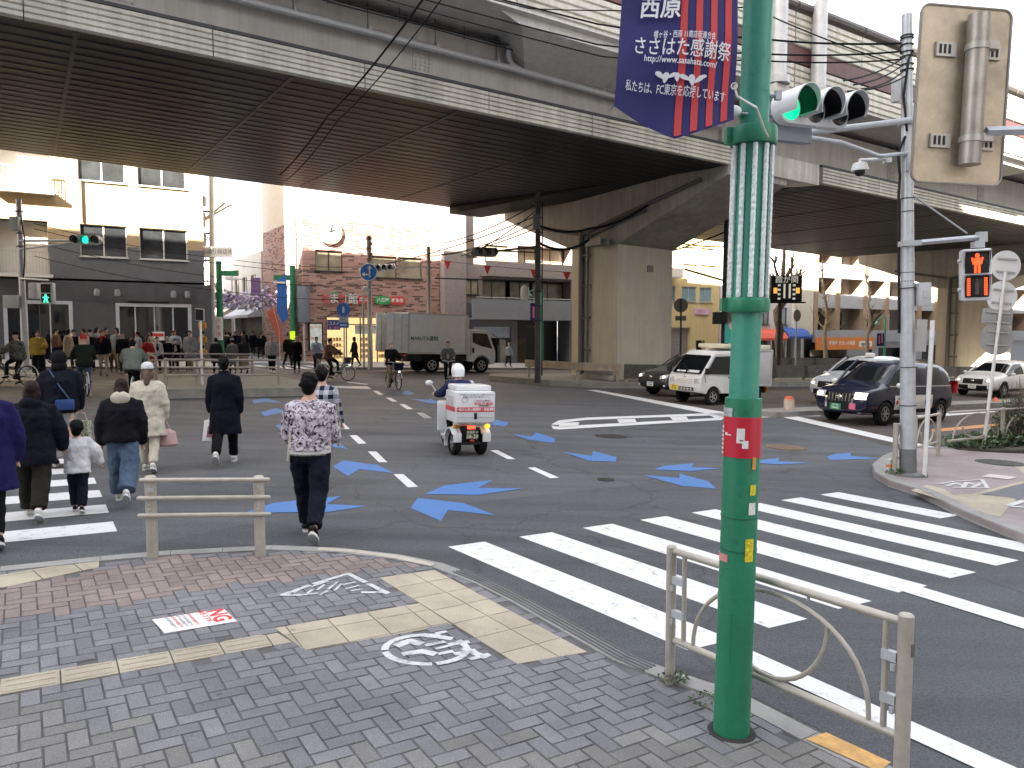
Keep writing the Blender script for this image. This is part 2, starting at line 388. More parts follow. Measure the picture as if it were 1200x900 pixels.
# ribbed drop kerb at the crossing and the worn yellow kerb by the railing
rb = MB()
for k in range(4):
    ln = offset_line([G(a,b,PH).xy for a, b in ((545,668),(575,680),(620,702),(680,735),(740,768),(770,781))], .02+.036*k)
    rb.tube([V((p.x,p.y,gz(p.x)+PH+.008)) for p in ln], .009, 6)
structure(rb.build('kerb_ribs', M('rib_dark', (.12,.12,.125), .8)))
gm([[(945,866),(968,858),(1044,893),(1030,904)]], PH+.011, 'kerb_paint', M('worn_yellow_paint', (.52,.30,.10), .7, var=.35, scale=14))
bk = [G(a,b,PH).xy for a, b in ((375,642),(420,645),(470,652),(512,661))]
kerb_mesh(bk, PH+.010, .10, 'pale_kerb', M('pale_kerb', (.44,.40,.34), .8, var=.15), seg=1)

# ---- right corner pavement
RH = .10
rk_px = [(1500,752),(1200,627),(1130,599),(1075,573),(1042,563),(1025,553),(1022,544),(1034,534),(1060,523)]
rk = [G(a, b, RH).xy for a, b in rk_px]
rk += [V(ST(s, 8.35).xy) for s in (16, 30, 80, 250)]
rpoly = [tuple(p) for p in rk]+[tuple(ST(250,-40).xy), tuple(ST(9,-40).xy)]
kerb_mesh(rk, RH+.006, .2, 'far_corner_kerb', KERB, seg=.9)
PURP = paver_material('purple_pavers', (.25,.21,.215), (.30,.255,.25), .12)
mb = MB(); mb.prism([V((x,y,gz(x)-.3)) for x, y in rpoly], [V((x,y,gz(x)+RH-.004)) for x, y in rpoly]); structure(mb.build('corner_pavement', PURP, sharp=0))
q6 = lambda pts: [(1000+a/6, 480+b/6) for a, b in pts]
gm([q6([(405,568),(520,527),(640,560),(700,598),(850,592),(1150,622),(1035,752),(890,728),(770,690),(560,615)]), q6([(1130,395),(1200,390),(1240,440),(1200,450)]), q6([(840,590),(1200,500),(1200,515),(880,600)])], RH, 'corner_tactile_paving', PAV[3])
gm([q6([(900,592),(1200,520),(1260,560),(1160,640),(1130,622)])], RH+.002, 'dark_paving_patch', M('dark_pavers', (.13,.13,.15), .8, bump=.3))
# ---- far pavement and medians
def slab(pts, h, name, mat, drop=.3):
    mb = MB(); mb.prism([ST(s,t,-drop) for s, t in pts], [ST(s,t,h) for s, t in pts]); return structure(mb.build(name, mat, sharp=20, bevel=0))
FARP = M('far_pavers', (.30,.285,.27), .85, var=.16, scale=1.2, bump=.2)
slab([(-80,38.5),(9.0,38.5),(9.0,150),(8.7,150),(8.7,45.2),(-80,45.2)], .13, 'far_pavement', FARP)
slab([(13.6,38.5),(260,38.5),(260,45.2),(14.0,45.2),(14.0,150),(13.6,150)], .13, 'far_pavement', FARP)
slab([(9.02,45),(13.58,45),(13.58,150),(9.02,150)], .02, 'shopping_street', M('pale_street', (.30,.29,.31), .8, var=.12))
slab([(3.2,23.6),(7.6,23.8),(8.1,24.6),(8.1,31),(3.0,31)], .26, 'median', M('median_concrete', (.23,.22,.195), .85, var=.2, bump=.3))
slab([(-60,23.6),(-4.5,23.6),(-4.5,31),(-60,31)], .26, 'median', M('median_concrete', (.3,.285,.25)))
slab([(18.3,31),(17.5,29.6),(18.6,26.5),(20.2,24.9),(23.5,24.2),(260,24.2),(260,31)], .24, 'median', M('median_concrete', (.3,.285,.25)))
slab([(17.6,14.75),(17.9,14.3),(260,14.3),(260,15.2),(17.8,15.2)], .16, 'lane_divider', M('median_concrete', (.3,.285,.25)))

# ---- painted markings
PAINT = M('road_paint', (.70,.70,.69), .6, var=.16, scale=7, bump=.25, bscale=120)
def worn(name, col, amount):
    m = bpy.data.materials.new(name); n, b = nodes(m); L = n.links
    tc = N(m, 'ShaderNodeTexCoord').outputs['Object']
    a = N(m, 'ShaderNodeTexNoise', Scale=9, Detail=10, Roughness=.8); L.new(tc, a.inputs['Vector'])
    r = ramp(m, [(amount-.05, tuple(c*.45 for c in col)), (amount+.04, tuple(c*.93 for c in col)), (.8, col)]); L.new(a.outputs[0], r.inputs[0])
    L.new(r.outputs[0], b.inputs['Base Color']); b.inputs['Roughness'].default_value = .65
    g = N(m, 'ShaderNodeTexNoise', Scale=140, Detail=2); L.new(tc, g.inputs['Vector'])
    bp = N(m, 'ShaderNodeBump', Strength=.4, Distance=.004); L.new(g.outputs[0], bp.inputs['Height']); L.new(bp.outputs[0], b.inputs['Normal'])
    return m
SMOOTH = road_material('smooth_asphalt', (.052,.056,.065), (.072,.077,.087))
gm([[(120,648),(300,612),(560,588),(760,566),(1018,540),(1030,556),(1180,622),(1330,700),(1330,1000),(1060,903),(870,811),(800,788),(740,767),(620,701),(520,659),(400,641),(250,642)]], .002, 'asphalt_patch', SMOOTH)
st_poly([(3.5,15),(8.2,14.2),(8.4,15.4),(3.6,16.2)], .002, 'asphalt_patch', SMOOTH); st_poly([(11,11.2),(14.6,10.6),(14.8,11.5),(11.1,12)], .002, 'asphalt_patch', SMOOTH)
PAINT = worn('road_paint_worn', (.68,.68,.68), .40); BLUEP = worn('blue_road_paint', (.062,.175,.43), .37); OLDP = worn('old_road_paint', (.5,.49,.47), .4)
L0 = V((-.64,7.56)); su = V((.717,.461)); sv = V((.614,-.789)); un = V((.82,.572))
cw = []
for i in range(8):
    p = L0+su*i; q = p+su*.5; ln = 3.02 if i < 7 else 1.62
    cw.append([tuple(p), tuple(p+sv*ln), tuple(q+sv*(ln+.02)), tuple(q)])
gm(cw, .004, 'crosswalk_marking', PAINT, px=False)
lc = []
for k in range(15):
    t = 8.72+.9*k; 
    if t < 23: lc.append([tuple(ST(s, tt).xy) for s, tt in ((-4.4,t),(.72,t),(.72,t+.45),(-4.4,t+.45))])
gm(lc, .004, 'crosswalk_marking', PAINT, px=False)
gm([[tuple(ST(s, tt).xy) for s, tt in ((-4.4,t),(.9,t),(.9,t+.45),(-4.4,t+.45))] for t in [31.6+.9*k for k in range(7)]], .008, 'crosswalk_marking', OLDP, px=False)
gm([[tuple(ST(s, tt).xy) for s, tt in ((s0,38.9),(s0+.45,38.9),(s0+.45,42.4),(s0,42.4))] for s0 in [9.3+.9*k for k in range(6)]], .024, 'crosswalk_marking', OLDP, px=False)
P5 = lambda ox, oy, k, pts: [(ox+a/k, oy+b/k) for a, b in pts]
r1 = lambda pts: P5(400, 480, 5, pts); r4 = lambda pts: P5(280, 420, 5, pts); r8 = lambda pts: P5(600, 440, 3, pts)
dash = [r4(x) for x in ([(1040,318),(1075,318),(1130,350),(1095,352)], [(940,268),(970,268),(1020,297),(985,298)], [(858,230),(890,230),(928,252),(900,254)], [(785,190),(812,190),(848,212),(820,214)],
        [(755,545),(805,545),(870,608),(820,608)], [(648,450),(690,450),(747,498),(700,500)], [(575,375),(610,375),(650,413),(605,415)], [(343,182),(370,180),(385,205),(365,205)], [(310,160),(750,163),(778,179),(735,179),(545,171),(330,171)],
        [(640,137),(760,150),(740,153),(630,141)])]
dash += [r1(x) for x in ([(305,378),(362,377),(450,452),(390,455)], [(870,238),(915,237),(1020,290),(975,290)], [(1092,340),(1135,338),(1275,398),(1225,402)], [(440,18),(478,17),(530,50),(490,52)])]
gm(dash, .004, 'lane_marking', PAINT)
lines = [[(1052,691),(1078,687),(1230,733),(1230,746)], [(878,761),(1240,921),(1200,926),(878,778)], [(688,457),(699,457),(872,487),(860,491)], [(845,486),(962,484),(962,487.5),(845,490.5)],
         [(913,488),(935,488),(1172,541),(1150,542)], [(1070,487),(1200,477),(1200,480),(1070,490.5)]]
lines += [r8(x) for x in ([(138,172),(165,158),(260,148),(740,131),(740,139),(265,156),(178,166),(160,174)], [(138,176),(160,179),(740,148),(740,156),(165,190),(145,188)],
          [(165,167),(236,164),(232,179),(165,182)], [(370,154),(432,152),(438,166),(378,170)], [(555,146),(612,144),(622,157),(568,160)], [(695,140),(735,138),(740,147),(712,149)])]
gm(lines, .009, 'line_marking', PAINT)
gm([[(1092,503),(1205,493),(1205,496),(1092,506.5)]], .009, 'orange_line_marking', M('orange_paint', (.55,.25,.1), .6, var=.2))
arr = [r1(x) for x in ([(488,494),(608,443),(890,412),(805,458),(1062,462),(800,500)], [(448,517),(718,548),(900,618),(625,588),(583,652),(405,575)], [(860,48),(890,55),(980,75),(965,97),(870,90)])]
arr += [r4(x) for x in ([(550,635),(610,597),(815,625),(905,672),(705,648),(640,690)], [(500,505),(575,488),(640,530),(570,522)], [(215,395),(270,375),(360,395),(310,415),(255,425)], [(130,315),(210,292),(330,312),(225,322),(150,340)],
        [(78,245),(150,232),(265,262),(150,255),(90,265)], [(40,195),(90,182),(170,195),(60,205)], [(870,192),(960,203),(975,188),(1030,203),(1000,215)], [(995,235),(1110,243),(1120,235),(1180,262),(1120,264)])]
arr += [P5(280, 400, 3.462, [(25,695),(140,655),(415,627),(355,660),(520,668),(360,692)])]
arr += [r8(x) for x in ([(178,268),(280,283),(285,265),(367,287),(365,303),(270,300)], [(0,205),(70,215),(85,200),(152,222),(148,237),(55,225)], [(460,350),(590,360),(588,345),(690,372),(718,398),(600,388)],
        [(498,330),(530,318),(640,308),(630,322),(735,326),(630,336)], [(860,300),(940,289),(935,301),(1052,307),(940,312),(862,308)], [(1105,285),(1140,275),(1190,272),(1190,282),(1290,292),(1120,297)], [(1335,263),(1400,262),(1490,274),(1400,280)])]
gm(arr, .006, 'arrow_marking', BLUEP)
def disc(px, py, r, z, name, label, mat, h=.004):
    c = G(px, py, z); mb = MB(); mb.lathe([(r,-.02),(r,h),(r*.97,h+.002)], 28)
    for k in range(-3, 4): mb.box((0, k*r*.24, h+.003), (2*r*math.sqrt(max(.02, .9-(k*.24)**2)), r*.09, .004))
    o = mb.build(name, mat); o.location = c; o.rotation_euler = (0, SLOPE, .5); return tag(o, label, 'manhole cover')
IRON = M('cast_iron', (.065,.06,.055), .6, .5, var=.3, scale=12); RUST = M('rusty_iron', (.17,.12,.075), .75, .1, var=.3, scale=10)
disc(716,511,.36,.004,'manhole_cover','dark iron manhole cover beside the painted zebra island',IRON)
disc(920,524,.42,.004,'manhole_cover','brown round manhole cover right of the green pole, in the roadway',RUST)
disc(710,562,.13,.004,'manhole_cover','small round valve cover in the asphalt, smallest of the covers',IRON)
disc(1172,542,.4,RH,'manhole_cover','round dark cover set in the pavement of the right corner',IRON)
# ---- things stuck on the near pavement
def gbasis(o, ax, up, z):                                                # matrix laying a text flat on the ground between picture points
    O, A, U = G(*o, z), G(*ax, z), G(*up, z); x = (A-O).normalized(); n_ = x.cross(U-O).normalized(); y = n_.cross(x)
    m = Matrix((x, y, n_)).transposed().to_4x4(); m.translation = O; return m
st = thing('pavement_sticker', 'white notice sticker with red NG lettering on grey paving', 'sticker', G(228,727,PH))
mb = MB(); z = PH+.002; mb.prism([G(a,b,z)-st.location for a, b in ((178,726),(193,742),(278,728),(262,713))], [G(a,b,z+.002)-st.location for a, b in ((178,726),(193,742),(278,728),(262,713))])
mb.build('sheet', M('sticker_white', (.74,.73,.71), .5, var=.12, scale=20), st, sharp=0)
RED = M('red_ink', (.55,.05,.05), .6, var=.3, scale=30); GREYI = M('grey_ink', (.25,.25,.26), .6)
def gtext(s, o, ax, up, size, mat, par, bold=.02, name='lettering'):
    m = gbasis(o, ax, up, PH+.0045); m.translation -= par.location
    return txt(name, s, size, mat, par, mtx=m, ext=.0003, bold=bold)
gtext('NG', (256,721), (263.5,729), (268,718), .17, RED, st, .035)
gtext('歩きスマホ', (240,722), (248,730), (250,720), .05, RED, st, .03)
for x in (226, 219, 213, 207, 200): gtext('ながら歩きは危険です', (x,725+(228-x)*.16), (x+7.5,733+(228-x)*.16), (x+10,723), .026, RED if x in (226, 207) else GREYI, st, .02)
stencil = MB()
def stroke(pts, wd, z=PH+.004):
    pts = [G(a, b, z) for a, b in pts]
    for a, b in zip(pts[:-1], pts[1:]):
        d = (b-a).normalized(); n_ = V((-d.y, d.x, 0))*wd*.40; stencil.poly([a-n_-d*wd*.2, b-n_+d*wd*.2, b+n_+d*wd*.2, a+n_-d*wd*.2])
for a, b in (((331,697),(362,686)), ((368,684),(408,672)), ((408,672),(428,682)), ((432,684),(454,695)), ((331,697),(352,697)), ((425,694),(454,694))): stroke([a, b], .055)
for a, b in (((366,687),(384,681)),((372,691),(380,685)),((385,690),(395,682)),((392,692),(400,684)),((402,685),(416,682)),((405,690),(420,686)),((360,695),(366,691)),((375,697),(384,692)),((412,692),(424,690)),((345,694),(352,690)),((353,697),(372,695))): stroke([a, b], .03)
cc = [(450+0, 760)]
ring = [(499+48*math.cos(a), 761+17*math.sin(a)) for a in [R(d) for d in range(0, 361, 12)]]
for i in range(len(ring)-1):
    if i not in (24, 25, 26, 6, 14): stroke([ring[i], ring[i+1]], .06)
for pts, wd in (([(466,756),(480,751),(492,754)], .09), ([(474,766),(494,763),(508,766)], .08), ([(500,756),(520,752)], .05), ([(512,760),(528,756)], .04), ([(515,766),(530,763)], .05),
                ([(497,744),(528,748)], .07), ([(512,742),(522,740)], .05), ([(528,755),(548,752)], .06), ([(534,766),(556,762)], .06), ([(545,760),(568,770)], .07), ([(552,772),(572,767)], .06)): stroke(pts, wd)
rs = RH
for pts, wd in ((q6([(600,522),(700,505),(905,492)]), .06), (q6([(905,492),(945,552)]), .07), (q6([(660,535),(720,515),(760,530)]), .08), (q6([(770,545),(800,510),(850,525)]), .08), (q6([(840,545),(900,515)]), .08), (q6([(700,548),(930,548)]), .05), (q6([(1095,672),(1200,640)]), .12), (q6([(1110,680),(1190,684)]), .1)):
    stroke(pts, wd, RH+.004)
structure(stencil.build('stencil_marking', worn('stencil_paint', (.60,.60,.60), .455), sharp=0))
o = gm([q6([(900,470),(960,452),(1150,474),(1095,490)])], RH+.004, 'pavement_sticker', M('pink_sticker', (.55,.48,.48), .6), kind=None)
tag(o, 'pale pinkish sticker on the right corner pavement near the white pole', 'sticker')
# ------------------------------------------------------------------ the elevated road
TN, TF, ZU = 20.17, 36.2, 8.65
def streak_material(name, col, rough, metal=0, str_=.22, zs=.5):
    m = bpy.data.materials.new(name); n, b = nodes(m); L = n.links
    tc = N(m, 'ShaderNodeTexCoord').outputs['Object']
    mp = N(m, 'ShaderNodeMapping'); mp.inputs['Rotation'].default_value = (0, 0, -ROT); mp.inputs['Scale'].default_value = (2.2, 2.2, .12); L.new(tc, mp.inputs[0])
    a = N(m, 'ShaderNodeTexNoise', Scale=1.6, Detail=8, Roughness=.7); L.new(mp.outputs[0], a.inputs['Vector'])
    c = N(m, 'ShaderNodeTexNoise', Scale=zs, Detail=7, Roughness=.7); L.new(tc, c.inputs['Vector'])
    r = ramp(m, [(.3, (1-str_*1.3,)*3), (.65, (1+str_*.6,)*3)]); L.new(a.outputs[0], r.inputs[0])
    r2 = ramp(m, [(.3, tuple(x*(1-str_) for x in col)), (.7, tuple(x*(1+str_) for x in col))]); L.new(c.outputs[0], r2.inputs[0])
    x = N(m, 'ShaderNodeMix', data_type='RGBA', blend_type='MULTIPLY'); x.inputs[0].default_value = 1; L.new(r2.outputs[0], x.inputs[6]); L.new(r.outputs[0], x.inputs[7])
    L.new(x.outputs[2], b.inputs['Base Color']); b.inputs['Roughness'].default_value = rough; b.inputs['Metallic'].default_value = metal
    bp = N(m, 'ShaderNodeBump', Strength=.15, Distance=.02); g = N(m, 'ShaderNodeTexNoise', Scale=25, Detail=4); L.new(tc, g.inputs['Vector'])
    L.new(g.outputs[0], bp.inputs['Height']); L.new(bp.outputs[0], b.inputs['Normal']); return m
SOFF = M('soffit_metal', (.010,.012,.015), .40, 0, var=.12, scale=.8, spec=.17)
CREAM = streak_material('cream_panel', (.55,.53,.46), .45); GIRD = streak_material('girder_paint', (.56,.54,.50), .5, str_=.14); PIER = streak_material('pier_paint', (.52,.475,.385), .6, str_=.12)
DECK = streak_material('deck_concrete', (.58,.565,.53), .7, str_=.14); MAROON = streak_material('maroon_panel', (.11,.045,.04), .5); PIPE = M('grey_pipe', (.5,.51,.52), .4, .1, var=.1)
hw = thing('elevated_highway', 'long elevated road on beige piers with dark ribbed underside and cream louvred edge', 'elevated road', ST(23.95, 28.2))
def hb(mb, name, mat, sharp=30, bevel=0):
    mb.v = [p-hw.location for p in mb.v]; return mb.build(name, mat, hw, sharp, bevel)
def extr(mb, prof, s0, s1, close=True):                                  # extrude (t,z) profile along the avenue; s may depend on t
    f0 = s0 if callable(s0) else (lambda t: s0); f1 = s1 if callable(s1) else (lambda t: s1)
    n = len(prof); vs = [ST(f0(t), t, z) for t, z in prof]+[ST(f1(t), t, z) for t, z in prof]
    fs = [(i, i+1, n+i+1, n+i) for i in range(n-1)]
    if close: fs += [(n-1, 0, n, 2*n-1), list(range(n))[::-1], list(range(n, 2*n))]
    mb.add(vs, fs)
cut = lambda t: 22.5-(t-TN)*3.6/(TF-TN)
cut2 = lambda t: cut(t)+1.9
rib = []
nr = 27
for i in range(nr):
    t = TN+.12+(TF-TN-.24)*i/nr; st_ = (TF-TN-.24)/nr
    rib += [(t, ZU), (t+st_*.62, ZU+.0), (t+st_*.66, ZU+.012), (t+st_*.96, ZU+.012)]
rib.append((TF-.12, ZU))
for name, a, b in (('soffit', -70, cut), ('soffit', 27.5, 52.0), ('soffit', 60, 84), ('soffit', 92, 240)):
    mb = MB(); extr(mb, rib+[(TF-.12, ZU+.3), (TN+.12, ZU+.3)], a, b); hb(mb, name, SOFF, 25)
mb = MB()                                                                # second, slightly raised panel strip beside the pier cap
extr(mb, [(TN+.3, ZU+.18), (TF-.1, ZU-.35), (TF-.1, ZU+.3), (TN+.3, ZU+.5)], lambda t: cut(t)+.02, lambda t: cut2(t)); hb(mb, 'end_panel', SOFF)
mb = MB()                                                                # seams and edge trims of the soffit
for k in range(-14, 5): 
    s = 4.9*k+1.2
    if s < 18: mb.prism([ST(s-.05+cut(t)*.0-(t-TN)*.0, t, ZU-.012) for t in (TN+.2, TF-.2)]+[ST(s+.05, t, ZU-.012) for t in (TF-.2, TN+.2)], [ST(s-.05, t, ZU+.02) for t in (TN+.2, TF-.2)]+[ST(s+.05, t, ZU+.02) for t in (TF-.2, TN+.2)])
for k in range(5): mb.prism([ST(28.5+4.9*k-.05, t, ZU-.012) for t in (TN+.2, TF-.2)]+[ST(28.5+4.9*k+.05, t, ZU-.012) for t in (TF-.2, TN+.2)], [ST(28.5+4.9*k-.05, t, ZU+.02) for t in (TN+.2, TF-.2)]+[ST(28.5+4.9*k+.05, t, ZU+.02) for t in (TF-.2, TN+.2)])
hb(mb, 'soffit_seam', DARKM)
def louvre(t, z0, z1, n, side):
    p = []; h = (z1-z0)/n
    for i in range(n): z = z0+h*i; p += [(t, z), (t-side*.05, z+h*.18), (t-side*.05, z+h*.82), (t, z+h*.97)]
    return p+[(t+side*.12, z1), (t+side*.12, z0)]
for a, b in ((-70, 22.3), (27.7, 52.3), (59.8, 84), (92, 240)):
    mb = MB(); k = a
    while k < b: extr(mb, louvre(TN, ZU, 9.33, 5, 1), k+.012, min(k+3.9, b)-.012); k += 3.9
    hb(mb, 'fascia', CREAM, 20)
    mb = MB(); extr(mb, louvre(TF, ZU, 9.33, 5, -1), a, b); hb(mb, 'fascia', CREAM, 20)
for a, b in ((-70, 22.4), (27.6, 52.4), (59.7, 84), (92, 240)):
    for t0, t1 in ((TN+.55, TN+.75), (TF-.75, TF-.55)):
        mb = MB(); extr(mb, [(t0, ZU+.2), (t1, ZU+.2), (t1, 11.0), (t0, 11.0)], a, b); 
        for k in range(int(max(a, -40)//7.8), int(min(b, 120)//7.8)):    # bolted splice plates
            s = 7.8*k+2.2
            if a < s < b-1 and t0 < 25:
                mb.prism([ST(s-.3, t0-.02, 9.5), ST(s+.3, t0-.02, 9.5), ST(s+.3, t0, 9.5), ST(s-.3, t0, 9.5)], [ST(s-.3, t0-.02, 10.6), ST(s+.3, t0-.02, 10.6), ST(s+.3, t0, 10.6), ST(s-.3, t0, 10.6)])
                for i in range(4):
                    for j in range(9): mb.box(ST(s-.21+.14*i, t0-.03, 9.6+.11*j), (.045,.045,.045), (0,0,ROT))
        hb(mb, 'girder', GIRD, 30)
mb = MB()                                                                # deck with overhanging edges
extr(mb, [(18.3, 11.05), (18.75, 10.95), (TN+.6, 11.25), (TF-.6, 11.25), (37.6, 10.95), (38.1, 11.05), (38.1, 11.45), (18.3, 11.45)], -70, 240); hb(mb, 'deck', DECK)
mb = MB()
for s in (-24, -8, 15.2, 38, 54, 70):                                    # haunched brackets under the deck edge
    for sgn, tt in ((1, TN+.55), (-1, TF-.55)):
        e = 18.5 if sgn > 0 else 37.9
        lo = [ST(s-1.6, tt, 10.2), ST(s+1.6, tt, 10.2), ST(s+3.2, e, 10.75), ST(s-3.2, e, 10.75)]; hi = [ST(s-2.6, tt, 11.2), ST(s+2.6, tt, 11.2), ST(s+4.2, e, 11.1), ST(s-4.2, e, 11.1)]
        mb = MB(); mb.prism(lo, hi); hb(mb, 'bracket', DECK)
mb = MB()                                                                # dark strip standing in for the shaded gap behind the fascia
extr(mb, [(TN-.02, 9.34), (TN+.5, 9.34), (TN+.5, 9.42), (TN-.02, 9.42)], -70, 22.3); extr(mb, [(TN-.02, 9.34), (TN+.5, 9.34), (TN+.5, 9.42), (TN-.02, 9.42)], 27.7, 52); hb(mb, 'gap_strip', DARKM)
# barriers: cream boards, maroon band, cream boards, dark cap pipe
for t, sd in ((18.3, 1), (38.1, -1)):
    mb = MB()
    for k in range(-18, 62):
        a, b = k*3.9+.02, k*3.9+3.86
        if not (-70 < a < 240): continue
        extr(mb, louvre(t, 11.15, 12.05, 4, sd), a, b); extr(mb, louvre(t, 12.68, 13.85, 5, sd), a, b)
    hb(mb, 'barrier_panel', CREAM, 20)
    mb = MB(); extr(mb, [(t-sd*.02, 12.1), (t-sd*.02, 12.64), (t+sd*.1, 12.64), (t+sd*.1, 12.1)], -70, 240); hb(mb, 'barrier_band', MAROON)
    mb = MB(); extr(mb, [(t+sd*.13, 11.2), (t+sd*.13, 13.8), (t+sd*.2, 13.8), (t+sd*.2, 11.2)], -70, 240); hb(mb, 'barrier_back', GIRD)
    mb = MB()
    for k in range(-18, 62): mb.tube([ST(k*3.9+.05, t, 14.05), ST(k*3.9+3.85, t, 14.05)], .19, 10)
    hb(mb, 'cap_pipe', M('cap_dark', (.09,.08,.075), .5, .2))
for s0 in (-9.9, 22.28, 54.2, 86.4, 118):                                # piers and caps
    mb = MB(); 
    lo = [ST(s0-.1, 26.4), ST(s0+3.45, 26.4), ST(s0+3.45, 30.0), ST(s0-.1, 30.0)]; 
    P = lambda s, t, z: ST(s, t, z)
    mb.prism([P(s0,26.5,-.4), P(s0+3.3,26.5,-.4), P(s0+3.3,29.9,-.4), P(s0,29.9,-.4)], [P(s0,26.5,6.26), P(s0+3.3,26.5,6.26), P(s0+3.3,29.9,6.26), P(s0,29.9,6.26)])
    hb(mb, 'pier', PIER, 20, .04)
    mb = MB()
    extr(mb, [(26.45,6.265), (29.95,6.265), (36.0,8.3), (36.0,9.4), (TN+.05,9.4), (TN+.05,8.3)], s0-.02, s0+3.32)
    hb(mb, 'pier_cap', streak_material('pier_cap_paint', (.33,.315,.285), .65) if s0 < 0 else bpy.data.materials['pier_cap_paint'], 20, .03)
    mb = MB(); extr(mb, [(TN-.05,8.55), (TN-.05,9.36), (22.5,9.36), (22.5,8.75)], s0+.25, s0+5.2); hb(mb, 'end_block', CREAM, 20, .03); mb = MB(); extr(mb, [(TF+.05,8.55), (TF+.05,9.36), (34,9.36), (34,8.75)], s0+.25, s0+5.2); hb(mb, 'end_block', CREAM, 20, .03)
    mb = MB(); extr(mb, [(TN+.4,9.36), (TN+.4,11), (36,11), (36,9.36)], s0-.0, s0+5.3); hb(mb, 'bearing_wall', GIRD)
    if s0 > 0:
        mb = MB(); mb.tube([P(s0-.12,29.0,.3), P(s0-.12,29.0,7.0)], .13, 10); mb.tube([P(s0-.12,28.5,.3), P(s0-.12,28.5,7.0)], .06, 8)
        for z in (1.5, 3, 4.5, 5.9): mb.box(P(s0-.08,28.75,z), (.12,.75,.09), (0,0,ROT))
        mb.tube([P(s0-.1,28.9,6.9), P(s0-.1,24.5,7.75), P(s0-.1,21.5,8.3)], .09, 8); mb.tube([P(s0-.14,28.6,6.7), P(s0-.14,24.5,7.5)], .05, 8); mb.tube([P(s0-.1,29.1,6.9), P(s0-.1,33,7.6)], .08, 8)
        hb(mb, 'downpipe', M('pipe_dark', (.11,.105,.1), .5, .2))
        mb = MB(); mb.box(P(s0+1.9,26.47,5.3), (.32,.06,.3), (0,0,ROT)); hb(mb, 'hatch', M('hatch_grey', (.2,.19,.17), .6))
        mb = MB()                                                        # lamp fitting under the cap
        mb.box(P(s0-.45,27.4,6.35), (.5,1.1,.28), (0,0,ROT)); mb.tube([P(s0-.6,27.9,6.3), P(s0-.5,26.6,6.3)], .12, 8); hb(mb, 'lamp_fitting', M('fitting_grey', (.2,.2,.19), .5, .3))
mb = MB()                                                                # drainpipe with elbow along the girder
mb.tube([ST(-60,TN+.2,10.55), ST(12.7,TN+.2,10.25), ST(22,TN+.2,10.05)], .105, 12)
e = ST(13.25,TN+.2,10.24); mb.tube([ST(12.75,TN+.2,11.1), ST(12.75,TN+.2,10.55), ST(12.85,TN+.2,10.35), e], .1, 12)
for k in range(-20, 11): mb.tube([ST(2.05*k, TN+.2, 10.4-.0042*(2.05*k)), ST(2.05*k+.07, TN+.2, 10.4-.0042*(2.05*k))], .125, 12)
hb(mb, 'drainpipe', PIPE)
mb = MB()
for k in range(-20, 11): mb.cyl(ST(2.05*k,TN+.2,10.4), ST(2.05*k,TN+.2,11.1), .012, 5); mb.cyl(ST(2.05*k+.9,TN+.1,10.7), ST(2.05*k+.9,TN+.1,11.1), .012, 5)
for z in (10.78, 10.9): mb.tube([ST(-60+i*2.05, TN+.1, z-.03*(i % 2)) for i in range(41)], .022, 5)
hb(mb, 'hanger', DARKM)
for s, r in ((22.2, .3), (24.4, .27)):                                   # steel columns standing on the deck edge
    mb = MB(); mb.tube([ST(s,18.02,11.1), ST(s+.1,18.02,24)], [r, r*.8], 14); mb.lathe([(.01,0),(.42,0),(.42,.25),(.3,.3)], 12, ST(s,18.02,11.0)); hb(mb, 'column', M('column_grey', (.52,.53,.54), .45, .2))
mb = MB(); 
for s in (22.2, 24.4): mb = MB(); mb.box(ST(s,18.1,10.75), (.7,.6,.45), (0,0,ROT)); hb(mb, 'column_foot', DECK, 30, .03)

# ------------------------------------------------------------------ buildings
def wall_mat(name, col, bump=.2, var=.1): return streak_material(name, col, .75, str_=var)
WGLASS = M('window_glass', (.03,.034,.038), .06, var=.5, scale=.7, spec=.7); CURT = M('curtain_glass', (.34,.30,.22), .12, var=.35, scale=1.4)
ALU = M('window_alu', (.45,.44,.42), .4, .3); ALUD = M('window_dark', (.06,.06,.06), .4, .3)
def facade(mb, x0, x1, z0, z1, y, holes, mi=0):                          # front wall in the xz plane facing -y, with openings
    xs = sorted({x0, x1, *[h[0] for h in holes], *[h[1] for h in holes]}); zs = sorted({z0, z1, *[h[2] for h in holes], *[h[3] for h in holes]})
    xs = [x for x in xs if x0 <= x <= x1]; zs = [z for z in zs if z0 <= z <= z1]
    for a, b in zip(xs[:-1], xs[1:]):
        for c, d in zip(zs[:-1], zs[1:]):
            mx, mz = (a+b)/2, (c+d)/2
            if any(h[0] < mx < h[1] and h[2] < mz < h[3] for h in holes): continue
            mb.add([(a,y,c),(b,y,c),(b,y,d),(a,y,d)], [(0,1,2,3)], mi)
    for h in holes:
        k = h[4] if len(h) > 4 else .14; a, b, c, d = h[:4]
        mb.add([(a,y,c),(b,y,c),(b,y+k,c),(a,y+k,c),(a,y,d),(b,y,d),(b,y+k,d),(a,y+k,d)], [(0,1,2,3),(4,5,6,7),(0,3,7,4),(1,2,6,5)], mi)
